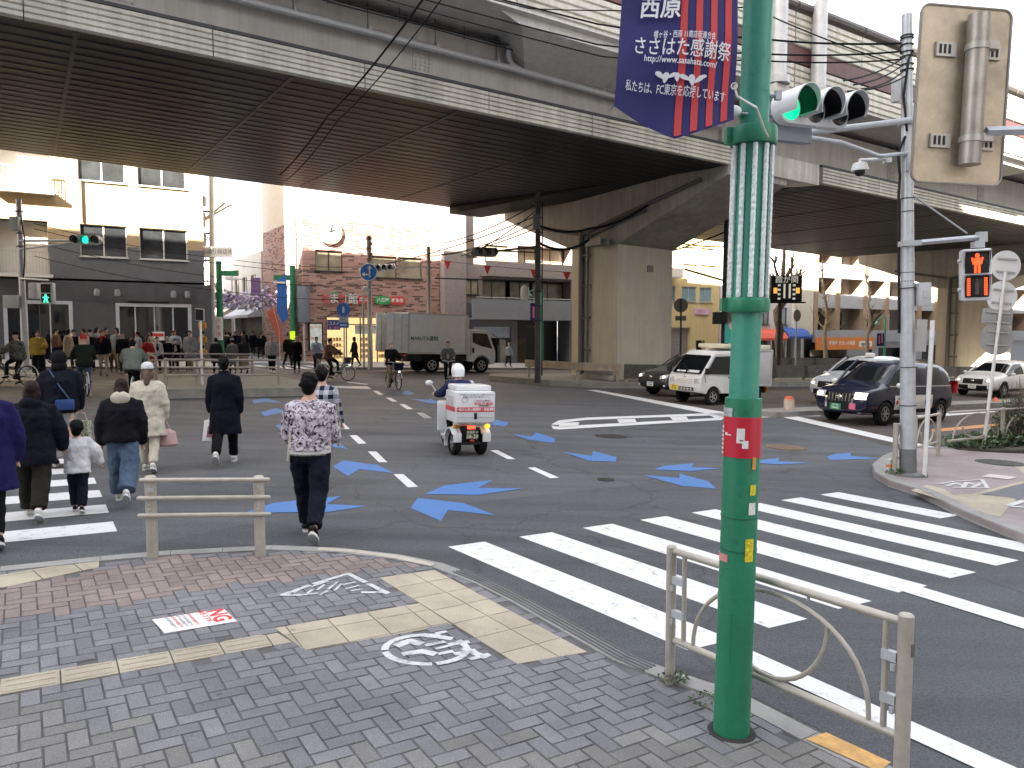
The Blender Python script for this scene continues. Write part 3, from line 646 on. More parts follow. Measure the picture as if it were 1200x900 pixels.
def window(par, a, b, c, d, y, n=2, fm=None, gm_=None, sill=True, name='window'):
    fm = fm or ALU; gm_ = gm_ or WGLASS; mb = MB(); f = .05
    mb.bb(a,b,y-.03,y+.04,c,c+f); mb.bb(a,b,y-.03,y+.04,d-f,d); mb.bb(a,a+f,y-.028,y+.038,c+f,d-f); mb.bb(b-f,b,y-.028,y+.038,c+f,d-f)
    for i in range(1, n): x = a+(b-a)*i/n; mb.bb(x-.03,x+.03,y-.026,y+.036,c+f,d-f)
    if sill: mb.bb(a-.06,b+.06,y-.2,y-.032,c-.05,c)
    o = mb.build(name, fm, par, 0); g = MB(); g.bb(a+.01,b-.01,y+.005,y+.03,c+.01,d-.01); g.build('pane', gm_, o, 0); return o
def body(x0, x1, y0, y1, z0, z1, mb=None, front=True):                   # other walls and the top
    mb = mb or MB(); vs = [(x0,y0,z0),(x1,y0,z0),(x1,y1,z0),(x0,y1,z0),(x0,y0,z1),(x1,y0,z1),(x1,y1,z1),(x0,y1,z1)]
    fs = [(1,2,6,5),(2,3,7,6),(3,0,4,7),(4,5,6,7)]+([(0,1,5,4)] if front else [])
    mb.add(vs, fs, mb.cur); return mb
TB = 45.2
def bld(name, label, cat, s, t=TB, group=None): return thing(name, label, cat, ST(s, t), ROT, group)
# -- left corner building: beige upper floors over a dark shop front
b = bld('corner_building', 'beige corner building with dark grey glazed ground floor on the left', 'building', 0)
BEIGE = wall_mat('beige_render', (.44,.335,.20)); DGREY = M('dark_grey_tile', (.085,.088,.098), .45, var=.12, bump=.05)
wins = [(2.5,4.66,5.36,7.0), (5.25,7.62,5.36,7.0), (2.5,4.66,9.2,10.9), (5.25,7.62,9.2,10.9), (2.5,4.66,13,14.7), (5.25,7.62,13,14.7)]
balc = [(-1.1,1.1,4.3,7.0,1.2), (-1.1,1.3,8.4,11,1.2), (-1.1,1.3,12.2,14.8,1.2)]
far = [(-4-3*k,-2-3*k,z,z+1.7) for k in range(6) for z in (5.36,9.2,13)]
mb = MB(); facade(mb, -24, 8.45, 5.95, 19, 0, [h for h in wins+balc+far]); body(-24, 8.45, 0, 9, -1.5, 19, mb, False); mb.build('wall', BEIGE, b, 0)
mb = MB(); facade(mb, -24, 8.45, 4.2, 5.95, 0, [h for h in wins+balc+far]); mb.build('lower_wall', M('slate_render', (.135,.14,.155), .7, var=.1), b, 0)
shop = [(-.9,2.05,0,3.05), (4.0,7.7,0,3.0)]
mb = MB(); facade(mb, -24, 8.75, -1.5, 4.08, -.12, shop); mb.add([(8.75,-.12,-1.5),(8.75,9,-1.5),(8.75,9,4.08),(8.75,-.12,4.08)], [(0,1,2,3)]); mb.add([(-24,-.12,4.08),(8.75,-.12,4.08),(8.75,9,4.08),(-24,9,4.08)], [(0,1,2,3)])
for x in (.6, 2.4, 3.6, 5.9, 7.9): mb.bb(x, x+.03, -.135, -.1, .2, 4.05)
mb.bb(-24, 8.75, -.135, -.1, 3.1, 3.13); mb.build('shop_front', DGREY, b, 0)
for (x0, x1, z0, z1), n in ((shop[0], 3), (shop[1], 4)):
    w_ = MB(); f = .17; y = .0; w_.bb(x0,x0+f,-.16,y,z0,z1); w_.bb(x1-f,x1,-.16,y,z0,z1); w_.bb(x0+f,x1-f,-.16,y,z1-f,z1)
    for i in range(1, n): x = x0+(x1-x0)*i/n; w_.bb(x-.03,x+.03,-.1,y,z0,z1-f)
    o = w_.build('shop_window', M('pale_frame', (.52,.55,.6), .4), b, 0); g = MB(); g.bb(x0+.05,x1-.05,.005,.02,z0-.2,z1-.05); g.build('pane', GLASS, o, 0)
    
for h in wins: window(b, *h[:4], .12, 2, M('white_alu', (.66,.65,.62), .45))
for h in far: window(b, *h[:4], .12, 2)
for a, c, d_, e, k in balc:
    mb = MB(); mb.bb(a, c, .7, 1.19, d_, e); mb.build('recess_wall', M('white_render', (.75,.73,.68), .8, var=.06), b, 0)
    mb = MB(); mb.bb(a-.15, c+.15, -.5, .3, d_-.12, d_+.04); mb.build('balcony_slab', M('white_render', (.75,.73,.68)), b, 0)
    mb = MB(); 
    for i in range(17): x = a+(c-a)*i/16; mb.bb(x-.012, x+.012, -.42, -.4, d_+.04, d_+1.1)
    mb.bb(a,c,-.44,-.38,d_+1.1,d_+1.15); mb.build('railing', M('rail_pale', (.6,.58,.52), .5, .2), b, 0)
for x in (3.15, 4.1, 7.3-.5, 7.5): 
    mb = MB(); mb.lathe([(.02,0),(.13,0),(.15,.12),(.12,.34),(.03,.36)], 12, (x,-.26,3.35)); mb.build('wall_vent', M('vent_grey', (.3,.3,.31), .4, .4), b)
mb = MB(); mb.cyl((2.62,-.07,7.1),(2.62,-.07,9.2),.05); mb.build('downpipe', M('brownpipe', (.2,.17,.14), .5), b)
mb = MB(); mb.bb(4.6,6.6,-.2,-.125,3.04,3.12); mb.build('shutter_box', BLACK, b, 0)
mb = MB(); mb.bb(5.55,6.3,-.16,-.12,1.05,1.5); sg = mb.build('notice', M('notice_white', (.8,.8,.8), .5), b, 0)
mb = MB(); mb.bb(5.58,6.27,-.166,-.161,1.25,1.42); mb.build('notice_band', RED, sg, 0)
mb = MB(); mb.bb(-24,8.5,-.06,9.1,19,19.3); mb.build('parapet', BEIGE, b, 0)
# -- brick patterned shop building with the round clock
def brick_pattern():
    m = bpy.data.materials.new('pink_brick'); n, bb = nodes(m); L = n.links
    tc = N(m, 'ShaderNodeTexCoord').outputs['Object']
    cx = N(m, 'ShaderNodeSeparateXYZ'); L.new(tc, cx.inputs[0]); cb = N(m, 'ShaderNodeCombineXYZ'); su_ = N(m, 'ShaderNodeMath', operation='ADD'); L.new(cx.outputs[0], su_.inputs[0]); L.new(cx.outputs[1], su_.inputs[1]); L.new(su_.outputs[0], cb.inputs[0]); L.new(cx.outputs[2], cb.inputs[1])
    br = N(m, 'ShaderNodeTexBrick', Scale=1.0); L.new(cb.outputs[0], br.inputs['Vector']); br.inputs['Brick Width'].default_value = .40; br.inputs['Row Height'].default_value = .105
    br.inputs['Mortar Size'].default_value = .01; br.inputs['Color1'].default_value = (0,0,0,1); br.inputs['Color2'].default_value = (1,1,1,1); br.inputs['Mortar'].default_value = (.35,.35,.35,1); br.offset = .43; br.offset_frequency = 3
    rp = ramp(m, [(0, (.42,.26,.225)), (.4, (.36,.21,.18)), (.64, (.47,.31,.265)), (.77, (.115,.075,.07))], 'CONSTANT'); L.new(br.outputs[0], rp.inputs[0])
    mx = N(m, 'ShaderNodeMix', data_type='RGBA'); mx.inputs[0].default_value = 0; L.new(rp.outputs[0], mx.inputs[6])
    L.new(mx.outputs[2], bb.inputs['Base Color']); bb.inputs['Roughness'].default_value = .75; return m
BR = brick_pattern()
b = bld('shop_building', 'pink patterned brick shop building with a round clock and tomato coloured signs', 'shop', 13.95)
W_ = 9.0
hol = [(.75,2.45,5.5,6.75), (4.25,6.0,5.25,6.6), (6.1,7.75,5.25,6.6), (1.35,8.85,-.2,2.75,.5)]
mb = MB(); facade(mb, 0, W_, -1.5, 8.6, 0, hol); body(0, W_, 0, 9, -1.5, 8.6, mb, False); mb.build('wall', BR, b, 0)
mb = MB(); body(0, W_, .1, 9, 8.6, 13.5, mb, True); mb.build('upper_wall', M('cream_render', (.7,.66,.56), .7, var=.06), b, 0)
for h in hol[:3]: window(b, *h[:4], .12, 2 if h[0] < 1 else 1, ALUD, CURT)
mb = MB(); mb.torus((1.0+.55,-.12,8.0),.72,.05,'y',32,6); mb.lathe([(.0,0),(.7,0),(.7,.03),(0,.03)], 32); 
ck = MB(); ck.torus((1.65,-.14,7.85),.74,.028,'y',32,6)
cko = ck.build('clock', M('clock_rim', (.3,.2,.1), .4, .3), b); fc = MB(); fc.xf(Matrix.Identity(4)); fc.cyl((1.65,-.05,7.85),(1.65,-.13,7.85),.7,32); fo = fc.build('clock_face', WHITE, cko)
hn = MB(); hn.box((1.77,-.16,7.92),(.36,.02,.05),(0,-.5,0)); hn.box((1.72,-.165,8.1),(.05,.02,.52),(0,.35,0))
for k in range(12): a = k*PI/6; hn.box((1.65+.6*math.sin(a),-.15,7.85+.6*math.cos(a)),(.03,.02,.1),(0,a,0))
hn.build('clock_hands', DARKM, cko)
sgm = [M('sign_red', (.62,.06,.06), .45), M('sign_green', (.04,.36,.11), .45)]
for ch, x, mt in (('と',1.3,sgm[0]), ('ま',1.85,WHITE), ('と',2.4,sgm[0]), ('館',3.05,WHITE)): txt('sign_letter', ch, .68, mt, b, (x,-.09,3.85), ext=.04, bold=.004)
for x, mt, s_ in ((3.85,sgm[0],'肉の店'), (5.0,sgm[1],'八百屋'), (5.98,sgm[0],'鮮魚店')):
    m_ = MB(); m_.rings([(0,.3,.26,-.24,0),(.06,.3,.26,-.24,0)], 20); m_.rings([(0,.3,.26,.24,0),(.062,.3,.26,.24,0)], 20); m_.rings([(0,.29,.27,0,0),(.058,.29,.27,0,0)], 20)
    m_.xf(Matrix.Translation((x,-.02,3.85)) @ Matrix.Rotation(PI/2, 4, 'X')); o = m_.build('sign_board', mt, b); txt('lettering', s_, .27, WHITE, o, (x,-.085,3.85), ext=.004, bold=.02)
gm_ = MB(); gm_.tube([(1.62,-.1,4.17),(1.85,-.1,4.28),(2.08,-.1,4.17)], .05, 6); gm_.build('tomato_leaf', sgm[1], b)
for x in (1.9, 4.0, 5.1, 6.1): 
    m_ = MB(); m_.tube([(x,0,2.95),(x,-.3,3.1),(x+.1,-.42,3.05)], .02, 6); m_.lathe([(.02,0),(.1,.0),(.06,.16),(.02,.17)], 10, (x+.1,-.44,2.94)); m_.build('spotlight', BLACK, b)
INT = M('lit_shop_interior', (.8,.62,.32), .6, var=.35, scale=2.2, emit=0.1, ecol=(1,.72,.33))
m_ = MB(); m_.bb(1.35,8.85,.45,.5,-.6,2.75); o = m_.build('lit_interior', INT, b, 0)
m_ = MB()
for x in (1.35,2.6,3.5,4.6,5.8,7.0,8.79): m_.bb(x,x+.06,.0,.06,-.6,2.75)
m_.bb(1.35,8.85,.0,.06,2.3,2.36); m_.build('shop_window', ALUD, b, 0)
m_ = MB()
for x0, x1 in ((1.5,2.5),(3.6,4.5),(4.8,5.7)):
    for z in (.25,.6,.95,1.3): 
        m_.bb(x0,x1,.18,.42,z,z+.03)
        for i in range(5): m_.box((x0+.08+i*(x1-x0-.1)/5,.26,z+.13),(.1,.12,.17+.05*(i%2)))
m_.build('shelf', M('shelf_goods', (.5,.3,.16), .6, var=.6, scale=5), b, 0)
m_ = MB(); m_.bb(3.2,6.4,.08,.1,1.75,2.28); m_.build('blind', M('blind', (.62,.66,.64), .5), b, 0)
m_ = MB(); m_.bb(1.4,2.2,-.12,-.06,2.0,2.6); o = m_.build('poster_sign', M('poster_blue', (.06,.05,.22), .5), b, 0); txt('lettering', 'コスメ', .24, WHITE, o, (1.8,-.125,2.38), ext=.002); txt('lettering', '薬・雑貨', .16, M('poster_pink', (.7,.25,.3), .5), o, (1.8,-.125,2.12), ext=.002)
m_ = MB(); m_.bb(.25,1.1,-.14,-.02,.75,2.42); o = m_.build('notice_case', BLACK, b, 0); p_ = MB(); p_.bb(.32,1.03,-.155,-.141,.83,2.34); q = p_.build('poster', M('poster_pale', (.55,.62,.58), .3, var=.3, scale=5, emit=0.0274, ecol=(.8,.85,.8)), o, 0)
txt('lettering', '本日の特売', .17, RED, q, (.675,-.16,2.15), ext=.001); txt('lettering', '売出し', .24, RED, q, (.7,-.16,1.45), ext=.001)
# -- grey apartment house with a shutter
b = bld('shutter_building', 'grey tiled apartment house with a half open shutter behind the truck', 'building', 23.0)
GT = M('grey_brick_tile', (.30,.255,.245), .7, var=.22, scale=14); G2 = M('grey_band', (.15,.15,.158), .6, var=.08)
mb = MB(); facade(mb, 0, 1.6, -1.5, 12.5, -.6, []); body(0, 1.6, -.6, 8, -1.5, 12.5, mb, False); mb.build('tower_wall', GT, b, 0)
hol = [(.2+1.6,2.6,7.2,8.3), (3.4,5.2,6.9,8.0), (6.0,10.6,6.9,8.1,.9), (1.8,2.9,4.6,5.6), (3.2,10.6,4.25,5.75,1.0), (2.4,5.4,-.2,2.5,1.4), (5.9,10.4,-.2,2.95,1.5)]
mb = MB(); facade(mb, 1.6, 20, 4.05, 13, 0, [h for h in hol if h[2] > 3]); body(1.6, 20, 0, 9, 4.05, 13, mb, False); mb.build('wall', GT, b, 0)
mb = MB(); facade(mb, 1.6, 20, -1.5, 4.04, -.15, [h for h in hol if h[2] < 3]); mb.build('lower_wall', G2, b, 0); mb = MB(); mb.bb(1.6,20,-.16,8.9,3.95,4.045); mb.build('ledge', G2, b, 0)
mb = MB(); mb.bb(1.9,10.8,-.95,-.82,2.95,4.3); mb.bb(1.9,10.8,-.82,-.16,2.95,3.05); mb.build('canopy_band', M('canopy_grey', (.24,.25,.27), .5, var=.06), b, 0)
mb = MB(); mb.bb(3.0,10.8,-.9,-.8,5.85,6.85); mb.bb(3.0,10.8,-.8,0,5.85,5.95); mb.build('balcony_parapet', GT, b, 0)
mb = MB(); mb.tube([(2.2,-.88,4.42),(10.8,-.88,4.42)], .025, 6)
for i in range(8): mb.cyl((2.4+i*1.15,-.88,4.3),(2.4+i*1.15,-.88,4.42),.015,6)
mb.build('handrail', ALU, b)
for a, c, z0, z1, n in ((1.8,2.6,7.2,8.3,1),(3.4,5.2,6.9,8.0,2),(1.8,2.9,4.6,5.6,2)): window(b, a, c, z0, z1, .1, n, ALUD, CURT)
for a, c in ((3.3,5.6),(5.9,7.6),(7.8,10.5)): window(b, a, c, 4.3, 5.65, .9, 2, ALUD, CURT, False)
for a, c in ((6.2,8),(8.2,10.4)): window(b, a, c, 6.95, 8.05, .8, 2, ALUD, CURT, False)
mb = MB(); 
for i in range(7): mb.bb(2.42,5.38,.02,.05,1.72+i*.11,1.72+i*.11+.1)
mb.build('shutter', M('shutter_blue', (.42,.48,.56), .4, .2), b, 0)
mb = MB(); mb.bb(2.4,5.4,1.3,1.39,-.5,2.5); mb.build('garage_wall', M('garage_dark', (.03,.032,.035), .7), b, 0)
mb = MB(); mb.bb(5.9,10.4,1.4,1.49,-.5,2.95); mb.build('entrance_wall', M('entrance_dark', (.022,.022,.024), .4), b, 0)
mb = MB(); mb.bb(6.1,7.5,1.2,1.25,-.2,1.7); mb.build('notice_board', M('brown_board', (.09,.06,.03), .6, var=.5, scale=3), b, 0)
txt('lettering', 'ハイツ幡ケ谷', .2, M('dim_letter', (.3,.3,.3), .5), b, (8.3,1.38,2.5), ext=.004)
mb = MB(); mb.bb(4.9,5.35,.5,.9,-.3,1.6); mb.build('white_door', M('cream_door', (.62,.6,.55), .6), b, 0)
# -- yellow building
b = bld('yellow_building', 'yellow rendered building with paired blue windows right of the pier', 'building', 42.4)
YEL = wall_mat('yellow_render', (.62,.50,.26), var=.07)
win = [(1.1+1.0*0,1.9,8.0,9.3), (2.4,3.8,8.15,9.5), (4.4,5.9,8.15,9.5), (2.3,3.9,5.1,6.3), (4.3,5.7,5.1,6.3), (.9,1.6,5.1,6.3), (2.3,3.9,11.2,12.5), (4.3,5.7,11.2,12.5)]
hol = [(.2,3.3,-.2,3.0,.4), (3.95,5.0,-.2,1.95,.5)]
mb = MB(); facade(mb, -.4, 6.6, -1.5, 15, 0, win+hol); body(-.4, 6.6, 0, 9, -1.5, 15, mb, False); mb.build('wall', YEL, b, 0)
BLW = M('pale_blue_window', (.2,.32,.38), .15, var=.25, scale=1)
for h in win: window(b, *h, .1, 2, ALU, BLW if h[2] < 6 else CURT)
mb = MB()
for i in range(11): mb.bb(.2,3.3,.3,.34,-.5+i*.32,-.5+i*.32+.31)
mb.build('shutter', M('grey_shutter', (.27,.25,.25), .5, .2), b, 0)
mb = MB(); mb.bb(3.95,5,.4,.45,-.5,1.95); mb.build('doorway', BLACK, b, 0)
mb = MB(); mb.bb(3.5,3.92,-.08,-.002,-.5,1.3); mb.bb(5.05,5.5,-.08,-.002,-.5,1.3); mb.build('white_trim', WHITE, b, 0)
mb = MB(); mb.bb(3.7,5.3,-.14,-.02,4.1,4.55); o = mb.build('sign_board', M('sign_lilac', (.6,.4,.55), .5), b, 0); txt('lettering', 'サロン', .3, M('sign_purple', (.35,.05,.3), .5), o, (4.45,-.145,4.33), ext=.002)
mb = MB(); mb.bb(-.3,1.5,-.9,-.05,6.9,7.0); mb.bb(-.3,1.5,-.92,-.86,7.0,7.9); mb.build('balcony', M('white_render', (.75,.73,.68)), b, 0)
# -- white building with awnings
b = bld('awning_building', 'white building with a red and a blue shop awning and a striped corner', 'building', 49.1)
WB = wall_mat('white_wall', (.60,.61,.64), var=.06)
win = [(1.0,2.2,3.7,5.0), (2.9,4.1,3.7,5.0), (5.0,6.2,3.5,5.0), (7.3,8.6,3.5,5.0), (8.9,10.1,7.4,9.6), (1.5,3,7.4,9), (4.5,6,7.4,9), (1.5,3,11,12.6), (4.5,6,11,12.6), (8.4,10,11,12.6)]
hol = [(.5,10.6,-.2,2.35,.6)]
mb = MB(); facade(mb, 0, 11.0, -1.5, 15.5, 0, win+hol); body(0, 11.0, 0, 9, -1.5, 15.5, mb, False); mb.build('wall', WB, b, 0)
mb = MB(); mb.bb(9.2,11.9,-.25,-.003,2.6,15.6); mb.build('cream_corner', M('cream_panel_wall', (.62,.60,.52), .6, var=.05), b, 0)
for h in win[:4]+win[5:]: window(b, *h, .1, 2, ALUD)
mb = MB(); mb.bb(.5,10.6,.5,.58,-.5,2.35); mb.build('shop_interior', M('shop_dark', (.08,.075,.07), .5, var=.8, scale=1.5), b, 0)
mb = MB()
for x in (1.2,2.8,4.6,6.4,8.0,8.4,9.6): mb.bb(x,x+.14,-.05,.3,-.5,2.35)
mb.build('shop_post', WHITE, b, 0)
def awning(x0, x1, z, col):
    mb = MB(); mb.prism([(x0,-1.1,z-.55),(x1,-1.1,z-.55),(x1,-.02,z-.55),(x0,-.02,z-.55)], [(x0,-.75,z-.1),(x1,-.75,z-.1),(x1,-.02,z+.25),(x0,-.02,z+.25)])
    for i in range(int((x1-x0)/.25)): mb.bb(x0+.25*i+.01, x0+.25*i+.24, -1.12, -1.1, z-.75, z-.54)
    mb.build('awning', col, b, 0)
awning(.3, 7.5, 2.85, M('awning_red', (.62,.10,.055), .7, var=.1)); awning(7.55, 10.6, 3.0, M('awning_blue', (.03,.09,.36), .7, var=.1))
# -- long apartment house with brown fins and an orange shop
b = bld('apartment_house', 'long grey apartment house with brown fins, recessed balconies and an orange shop sign', 'apartment house', 61.2)
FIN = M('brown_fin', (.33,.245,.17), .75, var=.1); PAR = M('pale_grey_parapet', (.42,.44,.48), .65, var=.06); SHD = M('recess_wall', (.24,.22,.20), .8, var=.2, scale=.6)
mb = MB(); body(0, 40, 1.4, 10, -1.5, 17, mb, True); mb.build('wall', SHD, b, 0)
for z in (2.95, 5.75, 8.55, 11.35, 14.15):
    mb = MB(); mb.bb(0,40,0,1.4,z-.2,z); mb.build('floor_slab', PAR, b, 0)
    if z > 3: mb = MB(); mb.bb(.5,40,-.08,.02,z-.35,z+.95); mb.build('balcony_parapet', PAR, b, 0)
for k, x in enumerate((.0, 3.3, 7.6, 11.2, 17, 20, 24, 28, 32, 36)): 
    mb = MB(); mb.bb(x,x+.55,-.2,1.4,2.95,17); mb.build('fin', FIN, b, 0)
for z in (3.0, 5.8, 8.6):
    for x in (.9,4.2,8.4,12.4,17.8,21,25):
        window(b, x, x+2.1, z+.1, z+2.1, 1.34, 2, ALUD, WGLASS, False)
mb = MB(); mb.bb(.1,40,-.3,0,2.2,3.35); mb.build('band', M('slate_band', (.33,.36,.41), .6, var=.06), b, 0)
mb = MB(); mb.bb(.1,9.0,-.42,-.31,1.5,2.65); o = mb.build('sign_board', M('orange_sign', (.72,.22,.025), .5, var=.06), b, 0)
txt('lettering', '不動産  住まいの相談', .42, WHITE, o, (4.0,-.425,2.1), ext=.003, bold=.015); m_ = MB(); m_.bb(6.6,8.7,-.44,-.421,1.75,2.3); o2 = m_.build('sign_plate', WHITE, o, 0); txt('lettering', 'apamo', .5, BLACK, o, (7.65,-.446,2.02), ext=.002, bold=.02)
mb = MB(); mb.bb(.1,9.2,.2,.3,-1.5,1.5); mb.build('shop_front', GLASS, b, 0)
mb = MB(); facade(mb, 9.2, 40, -1.5, 2.19, -.1, [(10.3,16,-.6,1.6,1.2),(18,24,-.6,1.8,1.2)]); mb.build('lower_wall', M('slate_band', (.33,.36,.41)), b, 0)
mb = MB(); mb.bb(9.2,40,1.1,1.2,-1.5,2.0); mb.build('garage_wall', BLACK, b, 0)
# -- brown and pale buildings further along
def plain(label, name, s, L_, D_, H_, mat, floors, t=TB, wm=WGLASS, cols=None, group=None, sill=True, z0=1.0, fh=3.0):
    b = bld(name, label, 'building', s, t, group); cols = cols or max(2, int(L_/2.6)); w = L_/cols; hs = []
    for f in range(floors):
        for c in range(cols): hs.append((c*w+w*.2, c*w+w*.8, f*fh+z0, f*fh+z0+1.6))
    hs = [h for h in hs if h[3] < H_-.3]
    mb = MB(); facade(mb, 0, L_, -2.5, H_, 0, hs); body(0, L_, 0, D_, -2.5, H_, mb, False); mb.bb(-.05,L_+.05,-.08,D_,H_,H_+.25); mb.build('wall', mat, b, 0)
    for h in hs: window(b, *h, .1, 2, ALU, wm, sill)
    return b
plain('brown tiled building with dark windows beyond the apartment house', 'brown_building', 101.5, 20, 10, 17, M('brown_tile', (.30,.22,.17), .7, var=.1), 5)
plain('pale beige balcony building at the far right behind the pier', 'beige_building', 122.5, 26, 10, 16, wall_mat('pale_wall', (.55,.52,.45)), 5, wm=CURT)
plain('cream block with square windows at the far right end of the avenue', 'cream_building', 150, 60, 12, 24, wall_mat('pale_wall2', (.6,.56,.48)), 7)
# shopping street behind, left and right rows, and back fills
cols_ = [(.62,.6,.55),(.55,.52,.5),(.66,.62,.52),(.5,.47,.42)]
for i, (t0, d_, h_) in enumerate(((54.5,9,7.2),(64,10,6.3),(74.5,12,7.5),(87,12,6.2),(99.5,16,7.4),(116,30,7.0))):
    lb = ('first','second','third','fourth','fifth','sixth')[i]
    for side in (0, 1):
        nm = thing('street_building', f"{('taller' if h_ > 7 else 'low')} pale building {lb} along the {('left','right')[side]} side of the shopping street", 'building', ST(8.6 if side == 0 else 15.0, t0+(d_ if side == 0 else 0)), ROT-PI/2 if side == 1 else ROT+PI/2, 'shopping street buildings')
        mt = wall_mat(f'street_wall_{i%4}', cols_[i%4]) if f'street_wall_{i%4}' not in bpy.data.materials else bpy.data.materials[f'street_wall_{i%4}']
        # local x runs along the street, -y faces the street
        nm.location = ST(8.6 if side == 0 else 14.0, t0 if side == 0 else t0+d_); hs = [(k*2.6+.5, k*2.6+2.0, z, z+1.4) for k in range(int(d_/2.8)) for z in (4.3,7.2,10.1) if z+1.6 < h_]+[(.4,d_-.4,-.2,2.7,.6)]
        mb = MB(); facade(mb, 0, d_-.3, -1.5, h_, 0, hs); body(0, d_-.3, 0, 8, -1.5, h_, mb, False); mb.build('wall', mt, nm, 0)
        for h in hs[:-1]: window(nm, *h, .1, 2, ALU, WGLASS)
        mb = MB(); mb.bb(.3,d_-.6,.5,.58,-.5,2.7); mb.build('shop_front', M('shop_dark', (.08,.075,.07)), nm, 0)
        mb = MB(); mb.prism([(.3,-.9,2.6),(d_-.6,-.9,2.6),(d_-.6,-.02,2.7),(.3,-.02,2.7)], [(.3,-.9,2.8),(d_-.6,-.9,2.8),(d_-.6,-.02,3.3),(.3,-.02,3.3)]); mb.build('awning', M(f'street_awning_{(i+side)%3}', [(.52,.4,.36),(.5,.52,.55),(.55,.5,.42)][(i+side)%3], .7), nm, 0)
plain('pale tall building closing the end of the shopping street', 'end_building', 3, 18, 12, 9, wall_mat('end_wall', (.66,.62,.54)), 5, t=150)
plain('tall cream block rising behind the brick shop building', 'tower_block', 17.5, 22, 10, 16.0, wall_mat('tower_wall', (.66,.6,.5)), 5, t=58, cols=5)
# -- the row of buildings behind the viewer that shades the crossing
for i, (s, l, h_) in enumerate(((-110,30.5,39),(-79.2,26,38),(-53,19,39),(-33.8,16.2,38),(-17.5,14.2,37),(-3.2,4.4,35))):
    nm = plain(('tall grey','grey','brown','cream','white','narrow tan')[i]+' office block behind the viewer on the near side of the avenue', 'office_block', s, l, 14, h_, wall_mat(f'near_wall_{i}', (.5-.03*i,.47-.02*i,.42)), 7, t=-17.2, cols=max(1, int(l/6)), group='blocks on the near side')
for i, (s, l, h_) in enumerate(((13.5,16,23),(30,18,20),(48.5,24,16),(73,30,18))):
    plain(('beige','pale grey','buff','white')[i]+' block behind the right corner pavement', 'corner_block', s, l, 12, h_, wall_mat(f'near_wall_r{i}', (.5,.47,.42)), 6, t=-10, cols=max(1, int(l/6)), group='blocks on the near side')
plain('block across the side street far behind the viewer', 'back_block', -1, 18, 12, 22, wall_mat('near_wall_b', (.46,.44,.4)), 7, t=-52, group='blocks on the near side')
# ------------------------------------------------------------------ street furniture near the viewer
def grimy(name, col, rough):
    m = streak_material(name, col, rough, .05, .13, 2.5); n, b = m.node_tree, m.node_tree.nodes['Principled BSDF']; L = n.links
    tc = N(m, 'ShaderNodeTexCoord').outputs['Object']; a = N(m, 'ShaderNodeTexNoise', Scale=16, Detail=9, Roughness=.75); L.new(tc, a.inputs['Vector'])
    r = ramp(m, [(.30, (.25, .27, .22)), (.36, (.8, .8, .78)), (.42, (1, 1, 1)), (.70, (1, 1, 1)), (.76, (1.5, 1.45, 1.5))]); L.new(a.outputs[0], r.inputs[0])
    old = b.inputs['Base Color'].links[0].from_socket; x = N(m, 'ShaderNodeMix', data_type='RGBA', blend_type='MULTIPLY'); x.inputs[0].default_value = .85; L.new(old, x.inputs[6]); L.new(r.outputs[0], x.inputs[7]); L.new(x.outputs[2], b.inputs['Base Color'])
    q = ramp(m, [(.3, (rough+.3,)*3), (.6, (rough,)*3)]); L.new(a.outputs[0], q.inputs[0]); L.new(q.outputs[0], b.inputs['Roughness']); return m
GREEN = grimy('green_paint', (.02,.205,.11), .36)
def lit(name, col, e): return M(name, col, .4, var=0, emit=e, ecol=col)
pc = G(857, 857, PH)
gp_ = thing('lamp_post', 'tall green lamp post with a red band and crystal rods standing in the paving', 'lamp post', pc)
gp_.rotation_euler = (.012, .0135, 0)
Z = lambda py: CAMZ+(391-py)*pc.y/FOC-pc.z
mb = MB(); mb.tube([(0,0,0),(0,0,Z(470))], [.095,.092], 32); mb.build('lower_column', GREEN, gp_)
GREEN2 = grimy('faded_green_paint', (.055,.30,.205), .38)
mb = MB(); mb.tube([(0,0,Z(470)),(0,0,Z(0)+3)], [.075,.066], 32); mb.build('upper_column', GREEN2, gp_)
mb = MB(); mb.lathe([(.06,0),(.093,0),(.093,Z(466)-Z(488)),(.06,Z(466)-Z(488))], 32, (0,0,Z(488))); 
for a in (.4, 2.5, 4.6): mb.cyl((.09*math.cos(a),.09*math.sin(a),Z(478)),(.105*math.cos(a),.105*math.sin(a),Z(478)),.008,6)
mb.build('collar', GREEN, gp_)
for y0, y1, r in ((366,350,.108), (177,157,.113)):
    mb = MB(); h = Z(y1)-Z(y0); mb.lathe([(.06,0),(r,0),(r+.004,.01),(r+.004,h-.01),(r,h),(.06,h)], 32, (0,0,Z(y0)))
    mb.box((-r-.012,0,Z(y0)+h/2),(.03,.05,h*.9)); mb.build('collar', GREEN, gp_)
mb = MB(); mb.tube([(0,0,Z(366)),(0,0,Z(160))], [.084,.082], 24); mb.build('rod_core', GREEN2, gp_)
ACR = bpy.data.materials.new('acrylic_rod'); n_, b_ = nodes(ACR); b_.inputs['Base Color'].default_value = (.80,.86,.84,1); b_.inputs['Roughness'].default_value = .12; b_.inputs['Transmission Weight'].default_value = .08; b_.inputs['Specular IOR Level'].default_value = .9
_n = N(ACR, 'ShaderNodeTexVoronoi', Scale=55); _t = N(ACR, 'ShaderNodeTexCoord'); ACR.node_tree.links.new(_t.outputs['Object'], _n.inputs['Vector']); _b = N(ACR, 'ShaderNodeBump', Strength=.45, Distance=.01); ACR.node_tree.links.new(_n.outputs['Distance'], _b.inputs['Height']); ACR.node_tree.links.new(_b.outputs[0], b_.inputs['Normal'])
